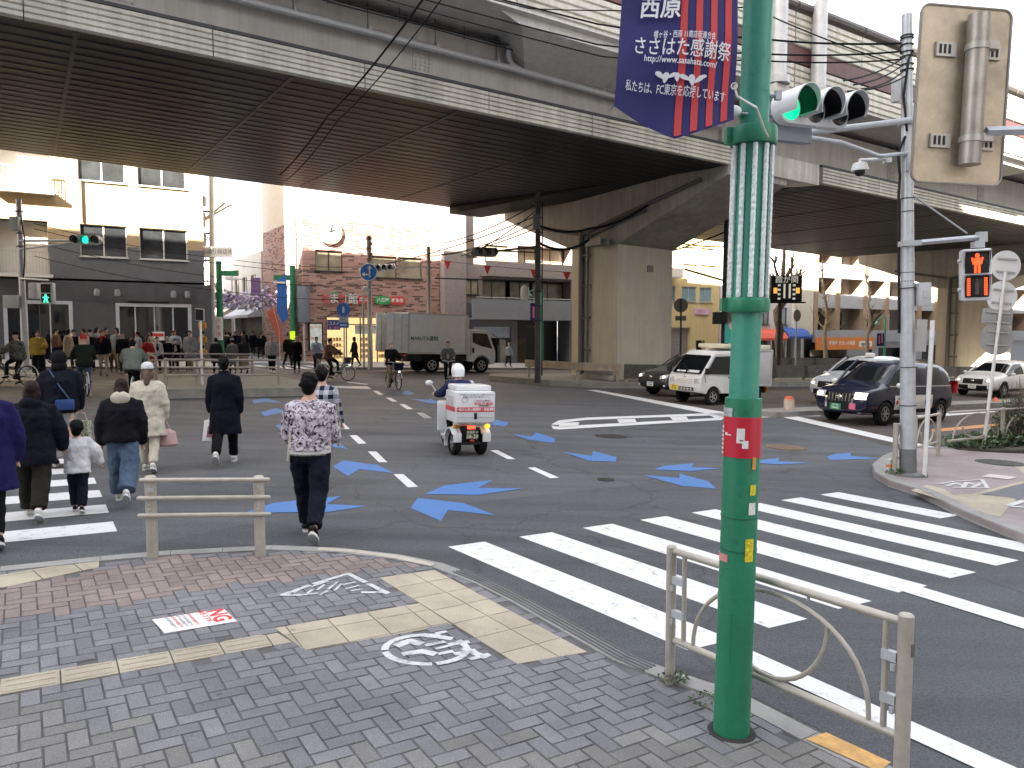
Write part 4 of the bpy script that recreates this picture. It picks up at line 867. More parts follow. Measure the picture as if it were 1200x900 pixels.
for k in range(10):
    a = 2*PI*k/10+.15; mb = MB(); x, y = .094*math.cos(a), .094*math.sin(a); n = 46; z0, z1 = Z(349), Z(178)
    mb.tube([(x,y,z0+(z1-z0)*i/n) for i in range(n+1)], [.0115+.0018*(i % 2) for i in range(n+1)], 6); mb.build('crystal_rod', ACR, gp_, sharp=10)
def band(z0, z1, r, a0, a1, n=14, th=.002):
    mb = MB(); vs = []
    for z in (z0, z1):
        for rr in (r, r+th):
            for i in range(n+1): a = a0+(a1-a0)*i/n; vs.append((rr*math.cos(a), rr*math.sin(a), z))
    k = n+1; fs = []
    for i in range(n): fs += [(i,i+1,2*k+i+1,2*k+i), (k+i,k+i+1,3*k+i+1,3*k+i), (i,i+1,k+i+1,k+i), (2*k+i,2*k+i+1,3*k+i+1,3*k+i)]
    fs += [(0,k,3*k,2*k), (n,k+n,3*k+n,2*k+n)]
    return mb.add(vs, fs)
mb = MB(); mb.lathe([(.09,.0),(.128,.0),(.122,.006),(.09,.008)], 24); mb.build('base_joint', M('base_dark', (.03,.03,.028), .9, var=.4, scale=30), gp_)
redb = band(Z(534), Z(487), .0935, 0, 2*PI, 40).build('red_band', M('red_film', (.50,.012,.035), .4, var=.06), gp_)
fa = math.atan2(-pc.y, -pc.x)                                            # angle facing the viewer
def on_pole(px, py, r=.097):                                             # place on the column: px offset from the axis picture column
    off = (px-(857+(857-py)*.034))*pc.y/FOC; a = fa+math.asin(max(-.98, min(.98, off/r))); return a, Z(py)
def plate(name, px, py, wpx, hpx, mat, par, r=.0965):
    a, z = on_pole(px, py, r); da = wpx*pc.y/FOC/r/2/max(.35, math.cos(a-fa)); h = hpx*pc.y/FOC/2
    return band(z-h, z+h, r-.001, a-da, a+da, 6, .0018).build(name, mat, par)
WST = M('sticker_white', (.74,.73,.71), .5)
plate('phone_icon', 867, 508, 9, 17, WST, redb, .0985); 
a, z = on_pole(868, 508); 
ic = band(z-.026, z+.028, .0985, a-.09, a+.09, 4, .001); ic.build('phone_screen', M('icon_dark', (.16,.02,.03), .5), redb); plate('phone_display', 867, 507, 6, 11, WST, redb, .1)
plate('hand_icon', 872, 518, 7, 9, WST, redb, .0985)
plate('arrow_icon', 853, 508, 6, 1.2, WST, redb, .0985); plate('arrow_icon', 851, 507, 2, 3, WST, redb, .0985)
for i in range(7): plate('lettering', 846, 500+i*5, 2.5, 3, WST, redb, .0985)
plate('sticker', 851, 482, 10, 10, M('silver_sticker', (.5,.52,.53), .3, .4, var=.3, scale=60), gp_, .0965)
plate('sticker', 882, 540, 4, 14, M('orange_sticker', (.6,.28,.05), .5, var=.3, scale=60), gp_); plate('sticker', 881, 571, 6, 12, M('yellow_sticker', (.65,.60,.03), .5, var=.25, scale=90), gp_)
plate('sticker', 880, 593, 7, 14, WST, gp_); plate('sticker', 877, 642, 9, 27, M('warning_sticker', (.7,.55,.02), .5, var=.5, scale=70), gp_); plate('sticker', 846, 654, 10, 9, M('pink_round_sticker', (.6,.25,.22), .5, var=.2, scale=60), gp_)
hatch = plate('hatch', 846, 753, 16, 70, GREEN, gp_, .0955)
for z in (Z(606), Z(645)):
    mb = MB(); mb.lathe([(.09,0),(.0965,.001),(.0965,.004),(.09,.005)], 32, (0,0,z)); mb.build('seam', M('green_dark', (.012,.1,.055), .5), gp_)
mb = MB(); mb.tube([(-.14,.0,Z(140)),(-.05,-.06,Z(145))], .006, 6); mb.cyl((.0,0,Z(122)),(.125,-.02,Z(122)),.014,8); mb.box((.11,-.02,Z(122)),(.03,.03,.045)); mb.build('side_fitting', STEEL, gp_)
mb = MB(); mb.ball((-.115,-.03,Z(141)), (.045,.035,.03), 12); mb.cyl((-.1,0,Z(141)),(0,0,Z(141)),.015,8); mb.build('small_lamp', WHITE, gp_)
# the hanging banner, drawn on its own plane just in front of the post
YB = 3.72
def bp(px, py, off=0):
    p = AT(px, py, YB); wv = .018*math.sin((px-718)*.05)+.012*math.sin(py*.045+px*.01); return p+V((0, -.02+wv+off, 0))
bn = thing('banner', 'dark blue hanging banner with red stripes and white Japanese lettering', 'banner', AT(868, 20, YB))
def grid(fn, nx, ny, off, mat, name, par, th=.003):
    mb = MB(); vs = []; 
    for o in (off, off+th):
        for j in range(ny+1):
            for i in range(nx+1): px, py = fn(i/nx, j/ny); vs.append(bp(px, py, o)-bn.location)
    k = (nx+1)*(ny+1); fs = []
    for o in (0, k):
        for j in range(ny):
            for i in range(nx): a = o+j*(nx+1)+i; fs.append((a,a+1,a+nx+2,a+nx+1))
    edge = [j*(nx+1) for j in range(ny+1)]; e2 = [j*(nx+1)+nx for j in range(ny+1)]; e3 = list(range(nx+1)); e4 = [ny*(nx+1)+i for i in range(nx+1)]
    for e in (edge, e2, e3, e4):
        for a, b in zip(e[:-1], e[1:]): fs.append((a,b,b+k,a+k))
    mb.add(vs, fs); return mb.build(name, mat, par, 60)
def bfn(u, v):
    xl, xr = 741-22*v**1.0, 870-10*v; bl = 125+33*min(1, u*2)-(18*(u*2-1) if u > .5 else 0)+6*math.sin(u*PI)
    return xl+(xr-xl)*u, -150+(bl+150)*v
NAVY = M('banner_navy', (.022,.022,.13), .75, var=.1, scale=6, bump=.1, bscale=200)
cl = grid(bfn, 24, 30, 0, NAVY, 'cloth', bn)
BRED = M('banner_red', (.55,.055,.055), .75, var=.08)
for k in range(4):
    u0 = .49+.13*k
    grid(lambda u, v, u0=u0: bfn(u0-.035*0+u*.058+.015*(1-v), v*.992), 3, 30, -.004, BRED, 'stripe', cl, .002)
def btext(s, px, py, hpx, bold=.0, wpx=None, rot=7):
    size = hpx*YB/FOC*1.05; m = txt('lettering', s, size, M('banner_white', (.75,.75,.78), .7, var=.04), cl, rot=(0,0,0), ext=.0005, bold=bold)
    me = m.data; xs = [v.co.x for v in me.vertices]; wd = max(xs)-min(xs); k = (wpx*YB/FOC/wd) if wpx else 1
    ca, sa = math.cos(R(rot)), math.sin(R(rot)); 
    for v in me.vertices:
        x, y, z = v.co.x*k*FOC/YB, v.co.y*FOC/YB, v.co.z
        qx, qy = px+x*1.0-y*(-.12), py-y+x*math.tan(R(rot)); v.co = bp(qx, qy, -.019-z*.1)-bn.location
    return m
btext('西原', 773, 13, 26, .02, 46, 4); btext('幡ヶ谷・西原 11商店街連合会', 800, 46, 9, .004, 70, 4); btext('ささはた感謝祭', 797, 62, 22, .006, 110, 5.5)
btext('http://www.sasahata.com/', 795, 76, 10, .01, 83, 7); btext('私たちは、FC東京を応援しています', 790, 110, 13, .004, 116, 7)
for px, py, w_, a in ((772,91,16,-40),(778,94,17,10),(785,92,14,60),(791,94,14,0),(800,95,16,-55),(808,98,18,-5),(816,97,16,45),(820,94,12,75)):   # leaf emblem
    mb = MB(); pts = []
    for i in range(12): t = 2*PI*i/12; u, v = .2*w_*math.cos(t)*(1-.4*math.sin(t)), .5*w_*math.sin(t); c, s_ = math.cos(R(a)), math.sin(R(a)); pts.append((px+u*c-v*s_*.9, py+(u*s_+v*c)*.72))
    mb.prism([bp(x, y, -.012)-bn.location for x, y in pts], [bp(x, y, -.014)-bn.location for x, y in pts]); mb.build('leaf_emblem', M('banner_white', (1,1,1)), cl, 0)
mb = MB(); mb.tube([bp(860,100)-bn.location, bp(864,112,.0)-bn.location, bp(880,132,-.09)-bn.location, bp(896,150,.02)-bn.location, bp(905,157,.08)-bn.location], .006, 6)
mb.torus(bp(860,101)-bn.location, .014, .005, 'y', 10, 5); mb.build('tie_rope', M('rope', (.62,.62,.58), .8), bn)
mb = MB(); 
for i in range(5): mb.tube([bp(720,124)-bn.location, bp(717-i,128+i)-bn.location], .0008, 4)
mb.build('frayed_threads', NAVY, bn)

# ---- railing at the crossing on the right, with its arcs
def pt_z(p, py): return CAMZ+(391-py)*p.y/FOC*1.0
ra, rb_ = G(785, 799, PH), G(1055, 930, PH)
u = (rb_-ra); L_ = u.xy.length; ux = V((u.x, u.y, 0)).normalized()
rl = thing('guard_railing', 'beige steel guard railing with curved bars beside the green lamp post', 'railing', ra, math.atan2(ux.y, ux.x), slope=False)
dz = u.z/L_
post = lambda x, h, r=.03: MB().tube([(x,0,-.05+x*dz),(x,0,h-.008+x*dz),(x,0,h+x*dz)], [r,r,r*.75], 16)
for x in (0, L_):
    m_ = post(x, .845 if x == 0 else .86, .030 if x == 0 else .034); m_.build('post', BEIGEP, rl)
mb = MB(); a, b = .10, L_-.09; zt, zb = .815, .27
mb.tube([(-.0+.02,0,zt),(b+.08,0,zt+b*dz)], .021, 12, round_=True); mb.build('top_rail', BEIGEP, rl)
mb = MB(); mb.tube([(a-.06,0,zb),(b+.07,0,zb+b*dz)], .021, 12, round_=True); mb.build('bottom_rail', BEIGEP, rl)
for x in (a, b): mb = MB(); mb.tube([(x,0,zb+x*dz),(x,0,zt+x*dz)], .015, 10); mb.build('upright', BEIGEP, rl)
cx, hw_ = (a+b)/2, (b-a)/2-.07
mb = MB(); mb.tube([(cx+hw_*math.cos(t), .0, zb+(zt-zb-.06)*math.sin(t)**.85+cx*dz) for t in [PI*i/24 for i in range(25)]], .0125, 8)
mb.build('arch_bar', BEIGEP, rl)
mb = MB(); mb.tube([(cx-.02+hw_*.62*math.cos(t), .0, zb+.40+.375*math.sin(t)+cx*dz) for t in [PI+PI*i/20 for i in range(21)]], .0125, 8); mb.cyl((cx+.2,0,zt-.06),(cx+.2,0,zt),.008,6); mb.build('lower_arc_bar', BEIGEP, rl)
for x, xx in ((.035, a), (L_-.04, b)):
    for z in (zb+.17, zt-.17): mb = MB(); mb.box(((x+xx)/2,-.01,z+x*dz),(abs(xx-x)+.02,.03,.045)); mb.cyl((x,-.03,z-.03+x*dz),(x,-.03,z-.06+x*dz),.012,8); mb.build('clamp', STEEL, rl)
mb = MB(); mb.bb(L_+.031,L_+.0355,-.012,.018,.64,.70); mb.build('sticker', M('sticker_dark', (.12,.11,.1), .5), rl)
# ---- railing at the left, three pipes on two posts
la, lb = G(179, 653, PH), G(305, 651, PH); u = lb-la; L_ = u.xy.length
rl = thing('guard_railing', 'beige three pipe guard railing on two posts at the left kerb', 'railing', la, math.atan2(u.y, u.x)); dz = u.z/L_
H_ = .735
for x in (0, L_): mb = MB(); mb.tube([(x,0,-.05+x*dz),(x,0,H_-.01+x*dz),(x,0,H_+x*dz)], [.048,.048,.036], 20); mb.build('post', BEIGEP, rl)
for z in (H_-.03, H_-.19, H_-.345): mb = MB(); mb.tube([(-.085 if z < H_-.1 else -.06,-.05,z),(L_+.09,-.05,z+L_*dz)], .021, 12, round_=True); mb.build('pipe', BEIGEP, rl)
mb = MB()
for x in (0, L_):
    for z in (H_-.09, H_-.13, H_-.25, H_-.29): mb.cyl((x-.0,-.03,z+x*dz),(x,-.058,z+x*dz),.009,8)
mb.box((.01,-.055,H_-.12),(.05,.02,.03)); mb.build('bolt', STEEL, rl)

# ---- signal pole on the right corner
sp0 = G(1064, 556, RH); SPY = sp0.y
sp = thing('signal_pole', 'grey steel signal pole with cable bundles at the right corner', 'signal pole', sp0); sp.rotation_euler = (.0, -.036, 0)
SZ = lambda py: CAMZ+(391-py)*SPY/FOC-sp0.z
mb = MB(); mb.tube([(0,0,0),(0,0,SZ(395))], [.118,.108], 24); mb.tube([(0,0,SZ(395)),(0,0,SZ(28))], [.105,.072], 24); mb.build('shaft', STEEL, sp)
mb = MB(); mb.tube([(0,0,-.05),(0,0,.42)], [.126,.124], 24); mb.lathe([(.3,-.04),(.29,.03),(.12,.05)], 8); mb.build('foot_sleeve', M('foot_dark', (.16,.165,.165), .7, var=.2, scale=8), sp)
mb = MB()
for z in (SZ(475), SZ(430), SZ(320), SZ(330), SZ(338), SZ(250), SZ(235), SZ(90), SZ(84), SZ(75), SZ(70), SZ(62), SZ(55), SZ(52)): mb.lathe([(.07,-.006),(.123 if z < 3 else .1,-.006),(.123 if z < 3 else .1,.006),(.07,.006)], 16, (0,0,z))
mb.tube([(-.12,.03,SZ(390)),(-.125,.02,SZ(225))], .02, 6); mb.tube([(-.05,-.09,SZ(160)),(-.1,-.09,SZ(120)),(-.02,-.09,SZ(80)),(.06,-.06,SZ(70))], .018, 6)
mb.tube([(-.16,-.05,SZ(235)),(-.14,-.05,SZ(210)),(-.17,-.05,SZ(185)),(-.06,-.06,SZ(165))], .02, 6); mb.build('cable_bundle', BLACK, sp)
mb = MB(); mb.box((.2,-.06,SZ(346)),(.2,.18,.36)); mb.box((.2,-.155,SZ(346)),(.06,.02,.12)); mb.build('control_box', M('box_grey', (.46,.47,.48), .5), sp, bevel=.01)
mb = MB(); mb.box((-.17,0,SZ(113)),(.1,.12,.34)); mb.build('junction_box', M('box_grey', (.46,.47,.48)), sp, bevel=.01)
def rp(px, py, Y): return AT(px, py, Y)-sp0                              # (local, before the small lean)
mb = MB(); mb.tube([(0,-.1,SZ(148)), rp(1000,146,11.0), rp(905,150,9.6)], .045, 10); mb.tube([(-.04,-.1,SZ(205)),(-.05,-.12,SZ(185)), rp(1045,182,12.2), rp(1000,162,11.0), rp(930,146,9.7)], .034, 10)
mb.lathe([(.09,-.05),(.13,-.05),(.13,.05),(.09,.05)], 12, (0,0,SZ(148))); mb.build('mast_arm', M('arm_grey', (.40,.43,.47), .45, .3), sp)
HSG = M('signal_housing', (.62,.64,.65), .4, .1, var=.06)
bar = V((.90,.436,0)).normalized(); nrm = V((.436,-.90,0)).normalized()
sc0 = rp(968, 121, 9.5); SM = Matrix((bar, -nrm, V((0,0,1)))).transposed().to_4x4(); SM.translation = sc0
def xbuild(mb, name, mat, par, M4, sharp=35, bevel=0): mb.xf(M4); return mb.build(name, mat, par, sharp, bevel)
LENS_OFF = M('lens_off', (.03,.03,.032), .15, var=0, spec=.7)
def signal3(par, M4, sp_=.37, r=.165, lit_i=0, col=(.0,.9,.45), e=.19, name='signal_head', hood=.30, hcol=None):
    h = MB(); n = 14
    h.rings([(-.06, .19, .19, -sp_, 0), (.06, .19, .19, -sp_, 0)], 20); h.rings([(-.06, .19, .19, sp_, 0), (.06, .19, .19, sp_, 0)], 20); h.box((0,0,0), (2*sp_,.376,.118))
    h.xf(Matrix.Rotation(PI/2, 4, 'X')); o = xbuild(h, name, hcol or HSG, par, M4, 30)
    for i in (-1, 0, 1):
        v = MB(); vs = []; 
        for rr in (r+.012, r):
            for y in (-.055, -.055-hood):
                for k in range(19): a = -R(35)+R(250)*k/18; vs.append((i*sp_+rr*math.cos(a), y if y > -.1 else y+.10*(1-math.sin(a))*.5, rr*math.sin(a)))
        fs = []
        for k in range(18): fs += [(k,k+1,20+k,19+k), (38+k,39+k,58+k,57+k), (19+k,20+k,58+k,57+k)]
        v.add(vs, [f for f in fs]); v.cur = 0; xbuild(v, 'visor', [hcol or HSG], o, M4, 40)
        v = MB(); v.xf(Matrix.Identity(4)); v.tube([(i*sp_,-.05,0),(i*sp_,-.07,0)], [r*.97,r*.8], 20)
        xbuild(v, 'lens', lit('lens_lit_%d' % int(col[1]*10), col, e) if i == lit_i-1 else LENS_OFF, o, M4)
        if hcol is None: v = MB(); v.add([(i*sp_+rr*math.cos(a), -.06-dd, rr*math.sin(a)) for dd, rr in ((0,r-.002),(hood*.72,r-.002)) for a in [-R(30)+R(240)*k/18 for k in range(19)]], [(k,k+1,20+k,19+k) for k in range(18)]); xbuild(v, 'visor_lining', BLACK, o, M4)
    return o
sh = signal3(sp, SM, .40, .175, 0+0, hood=.34)
[o for o in sh.children if o.name.startswith('lens')][0].data.materials[0] = lit('lens_green', (.0,.55,.2), 0.228)
mb = MB(); mb.box((-.25,.16,-.22),(.75,.12,.26)); mb.tube([(-.5,.1,-.05),(-.5,.25,-.05)],.03,8); mb.box((-.45,.2,0),(.2,.12,.2)); xbuild(mb, 'signal_backbox', M('box_slate', (.25,.27,.31), .5), sp, SM, bevel=.012)
# dome camera and small arm
mb = MB(); a = rp(1053,186,12.6); c = rp(1021,186,12.3); mb.tube([a, c], .03, 8); mb.box(a-V((0,0,.0)),(.1,.1,.12)); mb.lathe([(.02,.14),(.1,.12),(.13,.03),(.13,0)], 14, c-V((0,0,.16))); mb.build('camera_arm', M('arm_pale', (.6,.61,.6), .45), sp)
mb = MB(); mb.ball(c-V((0,0,.17)), (.09,.09,.08), 12); mb.build('camera_dome', GLASS, sp)
# arm and pedestrian signal
mb = MB(); e = rp(1160,281,12.35); mb.tube([(.0,-.08,SZ(287)), e], .042, 4); mb.tube([(0,-.08,SZ(230)), rp(1143,276,12.4)], .013, 6); mb.box(e+V((0,0,.0)),(.14,.1,.16)); mb.box((0,-.06,SZ(287)),(.28,.2,.08)); mb.box(e+V((-.06,0,-.12)),(.16,.12,.1)); mb.cyl(e+V((-.06,0,-.15)), e+V((-.06,0,-.3)), .04, 8); mb.build('pedestrian_arm', M('arm_grey', (.4,.43,.47)), sp)
pcn = rp(1152, 325, 12.3); pm = Matrix.Rotation(R(-18), 4, 'Z'); pm.translation = pcn
mb = MB(); mb.box((0,.05,0),(.44,.2,.82)); o = xbuild(mb, 'pedestrian_signal', M('pale_housing', (.60,.62,.63), .45), sp, pm, bevel=.05)
for z in (.19, -.19):
    f = MB(); f.box((0,-.06,z),(.335,.03,.335)); q = xbuild(f, 'screen', BLACK, o, pm, bevel=.01)
    hd = MB(); hd.add([(-.18,-.05,z+.185),(.18,-.05,z+.185),(.18,-.16,z+.175),(-.18,-.16,z+.175),(-.18,-.05,z-.1),(.18,-.05,z-.1),(-.185,-.05,z+.19),(.185,-.05,z+.19),(.185,-.165,z+.18),(-.185,-.165,z+.18)], [(0,1,2,3),(0,3,4),(1,2,5),(6,7,8,9)]); xbuild(hd, 'hood', M('hood_grey', (.35,.36,.37), .5), o, pm, 0)
OR = lit('red_light', (1,.07,.012), 0.205)
f = MB(); y = -.078
f.ball((0,y,.30),(.033,.004,.036),12); f.box((0,y,.205),(.085,.006,.115)); f.box((-.062,y,.215),(.025,.006,.11),(0,-.22,0)); f.box((.062,y,.215),(.025,.006,.11),(0,.22,0)); f.box((-.026,y,.09),(.036,.006,.13)); f.box((.026,y,.09),(.036,.006,.13)); xbuild(f, 'red_figure', OR, o, pm)
f = MB()
for sx in (-1, 1):
    for k in range(8): f.box((sx*.12,y,-.315+k*.036),(.045,.006,.026))
xbuild(f, 'countdown_bars', OR, o, pm, 0)
f = MB(); f.ball((0,y+.002,-.09),(.022,.003,.024),10); f.box((0,y+.002,-.17),(.06,.004,.1)); f.box((0,y+.002,-.26),(.05,.004,.1)); xbuild(f, 'unlit_figure', M('unlit_figure', (.06,.05,.05), .5), o, pm)
f = MB(); 
for z in (.23, -.23): f.cyl((-.22,0,z),(-.26,0,z),.03,8)
xbuild(f, 'hinge', STEEL, o, pm)
# ---- big sign board seen from behind, on a pole outside the picture
SY = 9.0
sb0 = G(1405, 600, RH); sb0 = V((6.95, 8.9, gz(6.95)+RH))
sgn = thing('road_sign', 'back of a large road sign with rounded corners, worn grey metal, upper right', 'road sign', sb0)
sgn.rotation_euler = (0, -.02, 0)
c = AT(1137, 109, SY)-sb0; w2, h2 = .55, .99
SB = M('sign_back', (.40,.335,.245), .42, .45, var=.28, scale=2.2, bump=.18, bscale=90)
rp_ = [(sx*(w2-.1)+.1*math.cos(a+q), sz*(h2-.1)+.1*math.sin(a+q)) for sx, sz, q in ((1,1,0),(-1,1,PI/2),(-1,-1,PI),(1,-1,1.5*PI)) for a in [PI/2*i/5 for i in range(6)]]
SGM = Matrix.Rotation(R(6), 4, 'Z') @ Matrix.Rotation(R(3), 4, 'Y'); SGM.translation = c
mb = MB(); mb.prism([V((x,0,z)) for x, z in rp_], [V((x,.035,z)) for x, z in rp_]); pn = xbuild(mb, 'panel', SB, sgn, SGM, 30)
mb = MB(); mb.prism([V((x*1.02,-.012,z*1.012)) for x, z in rp_], [V((x*1.02,.02,z*1.012)) for x, z in rp_]); ed = MB()
ed.tube([V((x*1.005,-.005,z*1.003)) for x, z in rp_+rp_[:1]], .014, 6); xbuild(ed, 'rim', M('rim_grey', (.30,.28,.25), .4, .4), pn, SGM)
mb = MB(); mb.tube([(.06,-.13,-.80),(.06,-.13,.86)], .115, 20, flat=1); xbuild(mb, 'tube', M('tube_worn', (.33,.30,.26), .38, .5, var=.22, scale=4, bump=.1), sgn, SGM)
for z in (.5, -.52):
    for sx in (-1, 1):
        mb = MB(); mb.box((sx*.27+.03,-.02,z),(.24,.03,.16), None, 0)
        for k in range(3): mb.box((sx*.29+.03+(k-1)*.055,-.037,z),(.025,.012,.1), None, 1)
        xbuild(mb, 'bracket', [M('bracket_grey', (.38,.36,.32), .4, .4), BLACK], sgn, SGM)
    mb = MB(); mb.lathe([(.105,-.035),(.127,-.035),(.127,.035),(.105,.035)], 20, (.06,-.13,z)); mb.box((.22,-.14,z+.03),(.15,.08,.09)); xbuild(mb, 'clamp', M('bracket_grey', (.38,.36,.32)), sgn, SGM)
mb = MB(); mb.tube([(0,0,0),(0,0,6.9)], [.13,.10], 16); mb.tube([(0,0,c.z-.42), c+V((.2,-.15,-.44))], .055, 4); mb.build('pole', M('arm_grey', (.4,.43,.47)), sgn)
# ---- white pole with round signs (seen from the back)
wp0 = G(1152, 527, RH); wp = thing('sign_post', 'leaning white post carrying three round sign discs and a plate, backs turned', 'sign post', wp0); wp.rotation_euler = (0, .085, 0)
mb = MB(); zt = (527-318)*wp0.y/FOC; mb.tube([(0,0,-.05),(0,0,zt)], .032, 12); mb.build('post', M('scuffed_white', (.70,.69,.67), .5, var=.12, scale=8, bump=.1), wp)
ZW = lambda py: CAMZ+(391-py)*wp0.y/FOC-wp0.z
SBK = M('disc_back_lit', (.76,.765,.76), .45, .0, var=.05); SBG = M('disc_back_grey', (.36,.36,.35), .5, .2, var=.1)  # paler copy for the top two discs, the light on them put into colour
for px, py, r, mt in ((1182,311,.30,SBK), (1177,347,.31,SBK), (1166,396,.335,SBG)):
    x = .04; mb = MB(); mb.cyl((x*.55,.045,ZW(py)),(x*.55,.06,ZW(py)), r, 28); dd = mb.build('sign_disc', mt, wp)
    mb = MB(); 
    for k in (-.13, .13): mb = MB(); mb.box((x*.55,.03,ZW(py)+k),(r*1.3,.022,.03)); mb.build('clamp_bar', CHROME, dd)
mb = MB(); mb.box((-.02,.05,ZW(371)),(.62,.02,.30)); dd = mb.build('sign_plate', SBG, wp, bevel=.006)
for py in (366, 377): mb = MB(); mb.box((-.02,.03,ZW(py)),(.5,.022,.03)); mb.build('clamp_bar', CHROME, dd)
tp0 = G(1083, 559, RH); tp = thing('sign_post', 'slim white post leaning beside the grey signal pole with a narrow plate', 'sign post', tp0); tp.rotation_euler = (0, .018, 0)
mb = MB(); mb.tube([(0,0,-.05),(0,0,(559-374)*tp0.y/FOC)], .034, 12); mb.build('post', M('scuffed_white', (.7,.69,.67)), tp)
mb = MB(); mb.box((-.14,.04,(559-392)*tp0.y/FOC),(.16,.02,.5)); mb.build('plate', SBG, tp)
# small banded bollard at the kerb
b0 = G(1042, 553, RH); o = thing('bollard', 'short pale bollard with an orange band at the right corner kerb', 'bollard', b0); mb = MB(); mb.lathe([(.05,0),(.045,.14),(.04,.2),(.02,.22)], 14); mb.build('body', M('bollard_pale', (.5,.55,.52), .6, var=.1), o)
mb = MB(); mb.lathe([(.047,.08),(.0475,.082),(.0455,.13),(.044,.132)], 14); mb.build('band', M('orange_band', (.7,.22,.06), .5), o)
# ---- railing on the right corner
def arc_rail(pts_px, label, zb=.25, zt=.78):
    P = [G(a, b, RH) for a, b in pts_px]; o = thing('guard_railing', label, 'railing', P[0]); L0_ = P[0]
    for p in P: mb = MB(); q = p-L0_; mb.tube([q-V((0,0,.05)), q+V((0,0,.82))], .038, 12); mb.build('post', BEIGEP, o)
    for a, b in zip(P[:-1], P[1:]):
        a, b = a-L0_, b-L0_; l = (b-a).length; n = max(1, round(l/2.2)); 
        for z in (zb, zt): mb = MB(); mb.tube([a+V((0,0,z)), b+V((0,0,z))], .024, 10); mb.build('rail', BEIGEP, o)
        for k in range(n):
            p0, p1 = a+(b-a)*k/n, a+(b-a)*(k+1)/n; m = (p0+p1)/2; hw2 = (p1-p0)/2*.85
            mb = MB(); mb.tube([m+hw2*math.cos(t)+V((0,0,zb+(zt-zb-.05)*math.sin(t))) for t in [PI*i/16 for i in range(17)]], .015, 6); mb.build('arch_bar', BEIGEP, o)
            mb = MB(); mb.tube([m+hw2*.6*math.cos(t)+V((0,0,zb+.25-.23*math.sin(t))) for t in [PI*i/12 for i in range(13)]], .015, 6); mb.build('lower_arc_bar', BEIGEP, o)
    return o
arc_rail([(1048,556),(1071,541),(1099,533)], 'beige guard railing wrapping the right corner behind the signal pole')
p = G(1099, 533, RH); s, t = toST(p)
pp = thing('guard_railing', 'pale guard railing running along the kerb beside the taxi lane', 'railing', p+V((.3,.19,0)))
arm = [V(ST(s+.35+2.1*k, t+.02*k, RH))-pp.location for k in range(5)]
for a, b in zip(arm[:-1], arm[1:]):
    for z in (.25, .8): mb = MB(); mb.tube([a+V((0,0,z)), b+V((0,0,z))], .024, 10); mb.build('rail', BEIGEP, pp)
    m = (a+b)/2; hw2 = (b-a)/2*.85
    mb = MB(); mb.tube([m+hw2*math.cos(t_)+V((0,0,.25+.5*math.sin(t_))) for t_ in [PI*i/16 for i in range(17)]], .015, 6); mb.build('arch_bar', BEIGEP, pp)
    mb = MB(); mb.tube([m+hw2*.6*math.cos(t_)+V((0,0,.5-.23*math.sin(t_))) for t_ in [PI*i/12 for i in range(13)]], .015, 6); mb.build('lower_arc_bar', BEIGEP, pp)
    mb = MB(); mb.tube([b-V((0,0,.05)), b+V((0,0,.84))], .038, 12); mb.build('post', BEIGEP, pp)
# ---- railing on the left median: two panels of three pipes
def pipe_rail(S, label, h=.85, off=.26, n=3, mat=None, name='guard_railing', r=.045, zs=(.80,.56,.32)):
    P = [ST(s, t, off) for s, t in S]; o = thing(name, label, 'railing', P[0]); q0 = P[0]; mat = mat or BEIGEP
    for p in P: mb = MB(); mb.tube([p-q0-V((0,0,.05)), p-q0+V((0,0,h))], r, 12); mb.build('post', mat, o)
    for z in zs: mb = MB(); mb.tube([p-q0+V((0,0,z))+V((.0,-r-.01,0)) for p in P], .03, 8); mb.build('pipe', mat, o)
    return o
TAUPE = M('taupe_rail', (.30,.265,.22), .5, .15, var=.15)
pipe_rail([(3.5,25.0),(4.4,25.05),(5.6,25.1),(6.9,25.15)], 'taupe three pipe railing on the front edge of the left median', mat=TAUPE)
pipe_rail([(3.5,27.0),(3.6,29.6),(5.4,29.7),(7.2,29.8)], 'taupe pipe railing on the rear edge of the left median', mat=TAUPE)
# guard rails round the pier
def beam_rail(S, label, off=.24, mat=None, hs=(.62,)):
    P = [ST(s, t, off) for s, t in S]; o = thing('crash_barrier', label, 'crash barrier', P[0]); q0 = P[0]
    for p in P: mb = MB(); mb.bb(-.07,.07,-.07,.07,-.05,.72); mb.xf(Matrix.Translation(p-q0)); mb.build('post', M('barrier_post', (.30,.27,.21), .6, .2, var=.2), o)
    mb = MB()
    for z in hs:
        for a, b in zip(P[:-1], P[1:]):
            d = (b-a).normalized(); nn = V((d.y,-d.x,0))*.09; e = d*.15
            for k, (z0, z1) in enumerate(((z-.16,z-.04),(z-.04,z+.04),(z+.04,z+.16))):
                ff = .05 if k != 1 else .0; mb.prism([a-q0-e+nn*(1+ff*6)+V((0,0,z0)), b-q0+e+nn*(1+ff*6)+V((0,0,z0)), b-q0+e+nn*.7+V((0,0,z0)), a-q0-e+nn*.7+V((0,0,z0))], [a-q0-e+nn*(1+ff*6)+V((0,0,z1)), b-q0+e+nn*(1+ff*6)+V((0,0,z1)), b-q0+e+nn*.7+V((0,0,z1)), a-q0-e+nn*.7+V((0,0,z1))])
    mb.build('beam', mat or M('barrier_beam', (.27,.25,.21), .55, .3, var=.3, scale=2.5), o, 30); return o
beam_rail([(18.9,28.5),(19.8,26.1),(21.3,25.3)], 'short rusty guard beam at the nose of the median before the pier', mat=M('rusty_beam', (.33,.27,.19), .6, .2, var=.35, scale=3))
beam_rail([(21.7,25.2)]+[(23.7+2.4*k,25.0) for k in range(17)], 'long dark guard beam on the median in front of the piers', mat=M('dark_beam', (.10,.095,.085), .55, .3, var=.25), hs=(.3,.6))
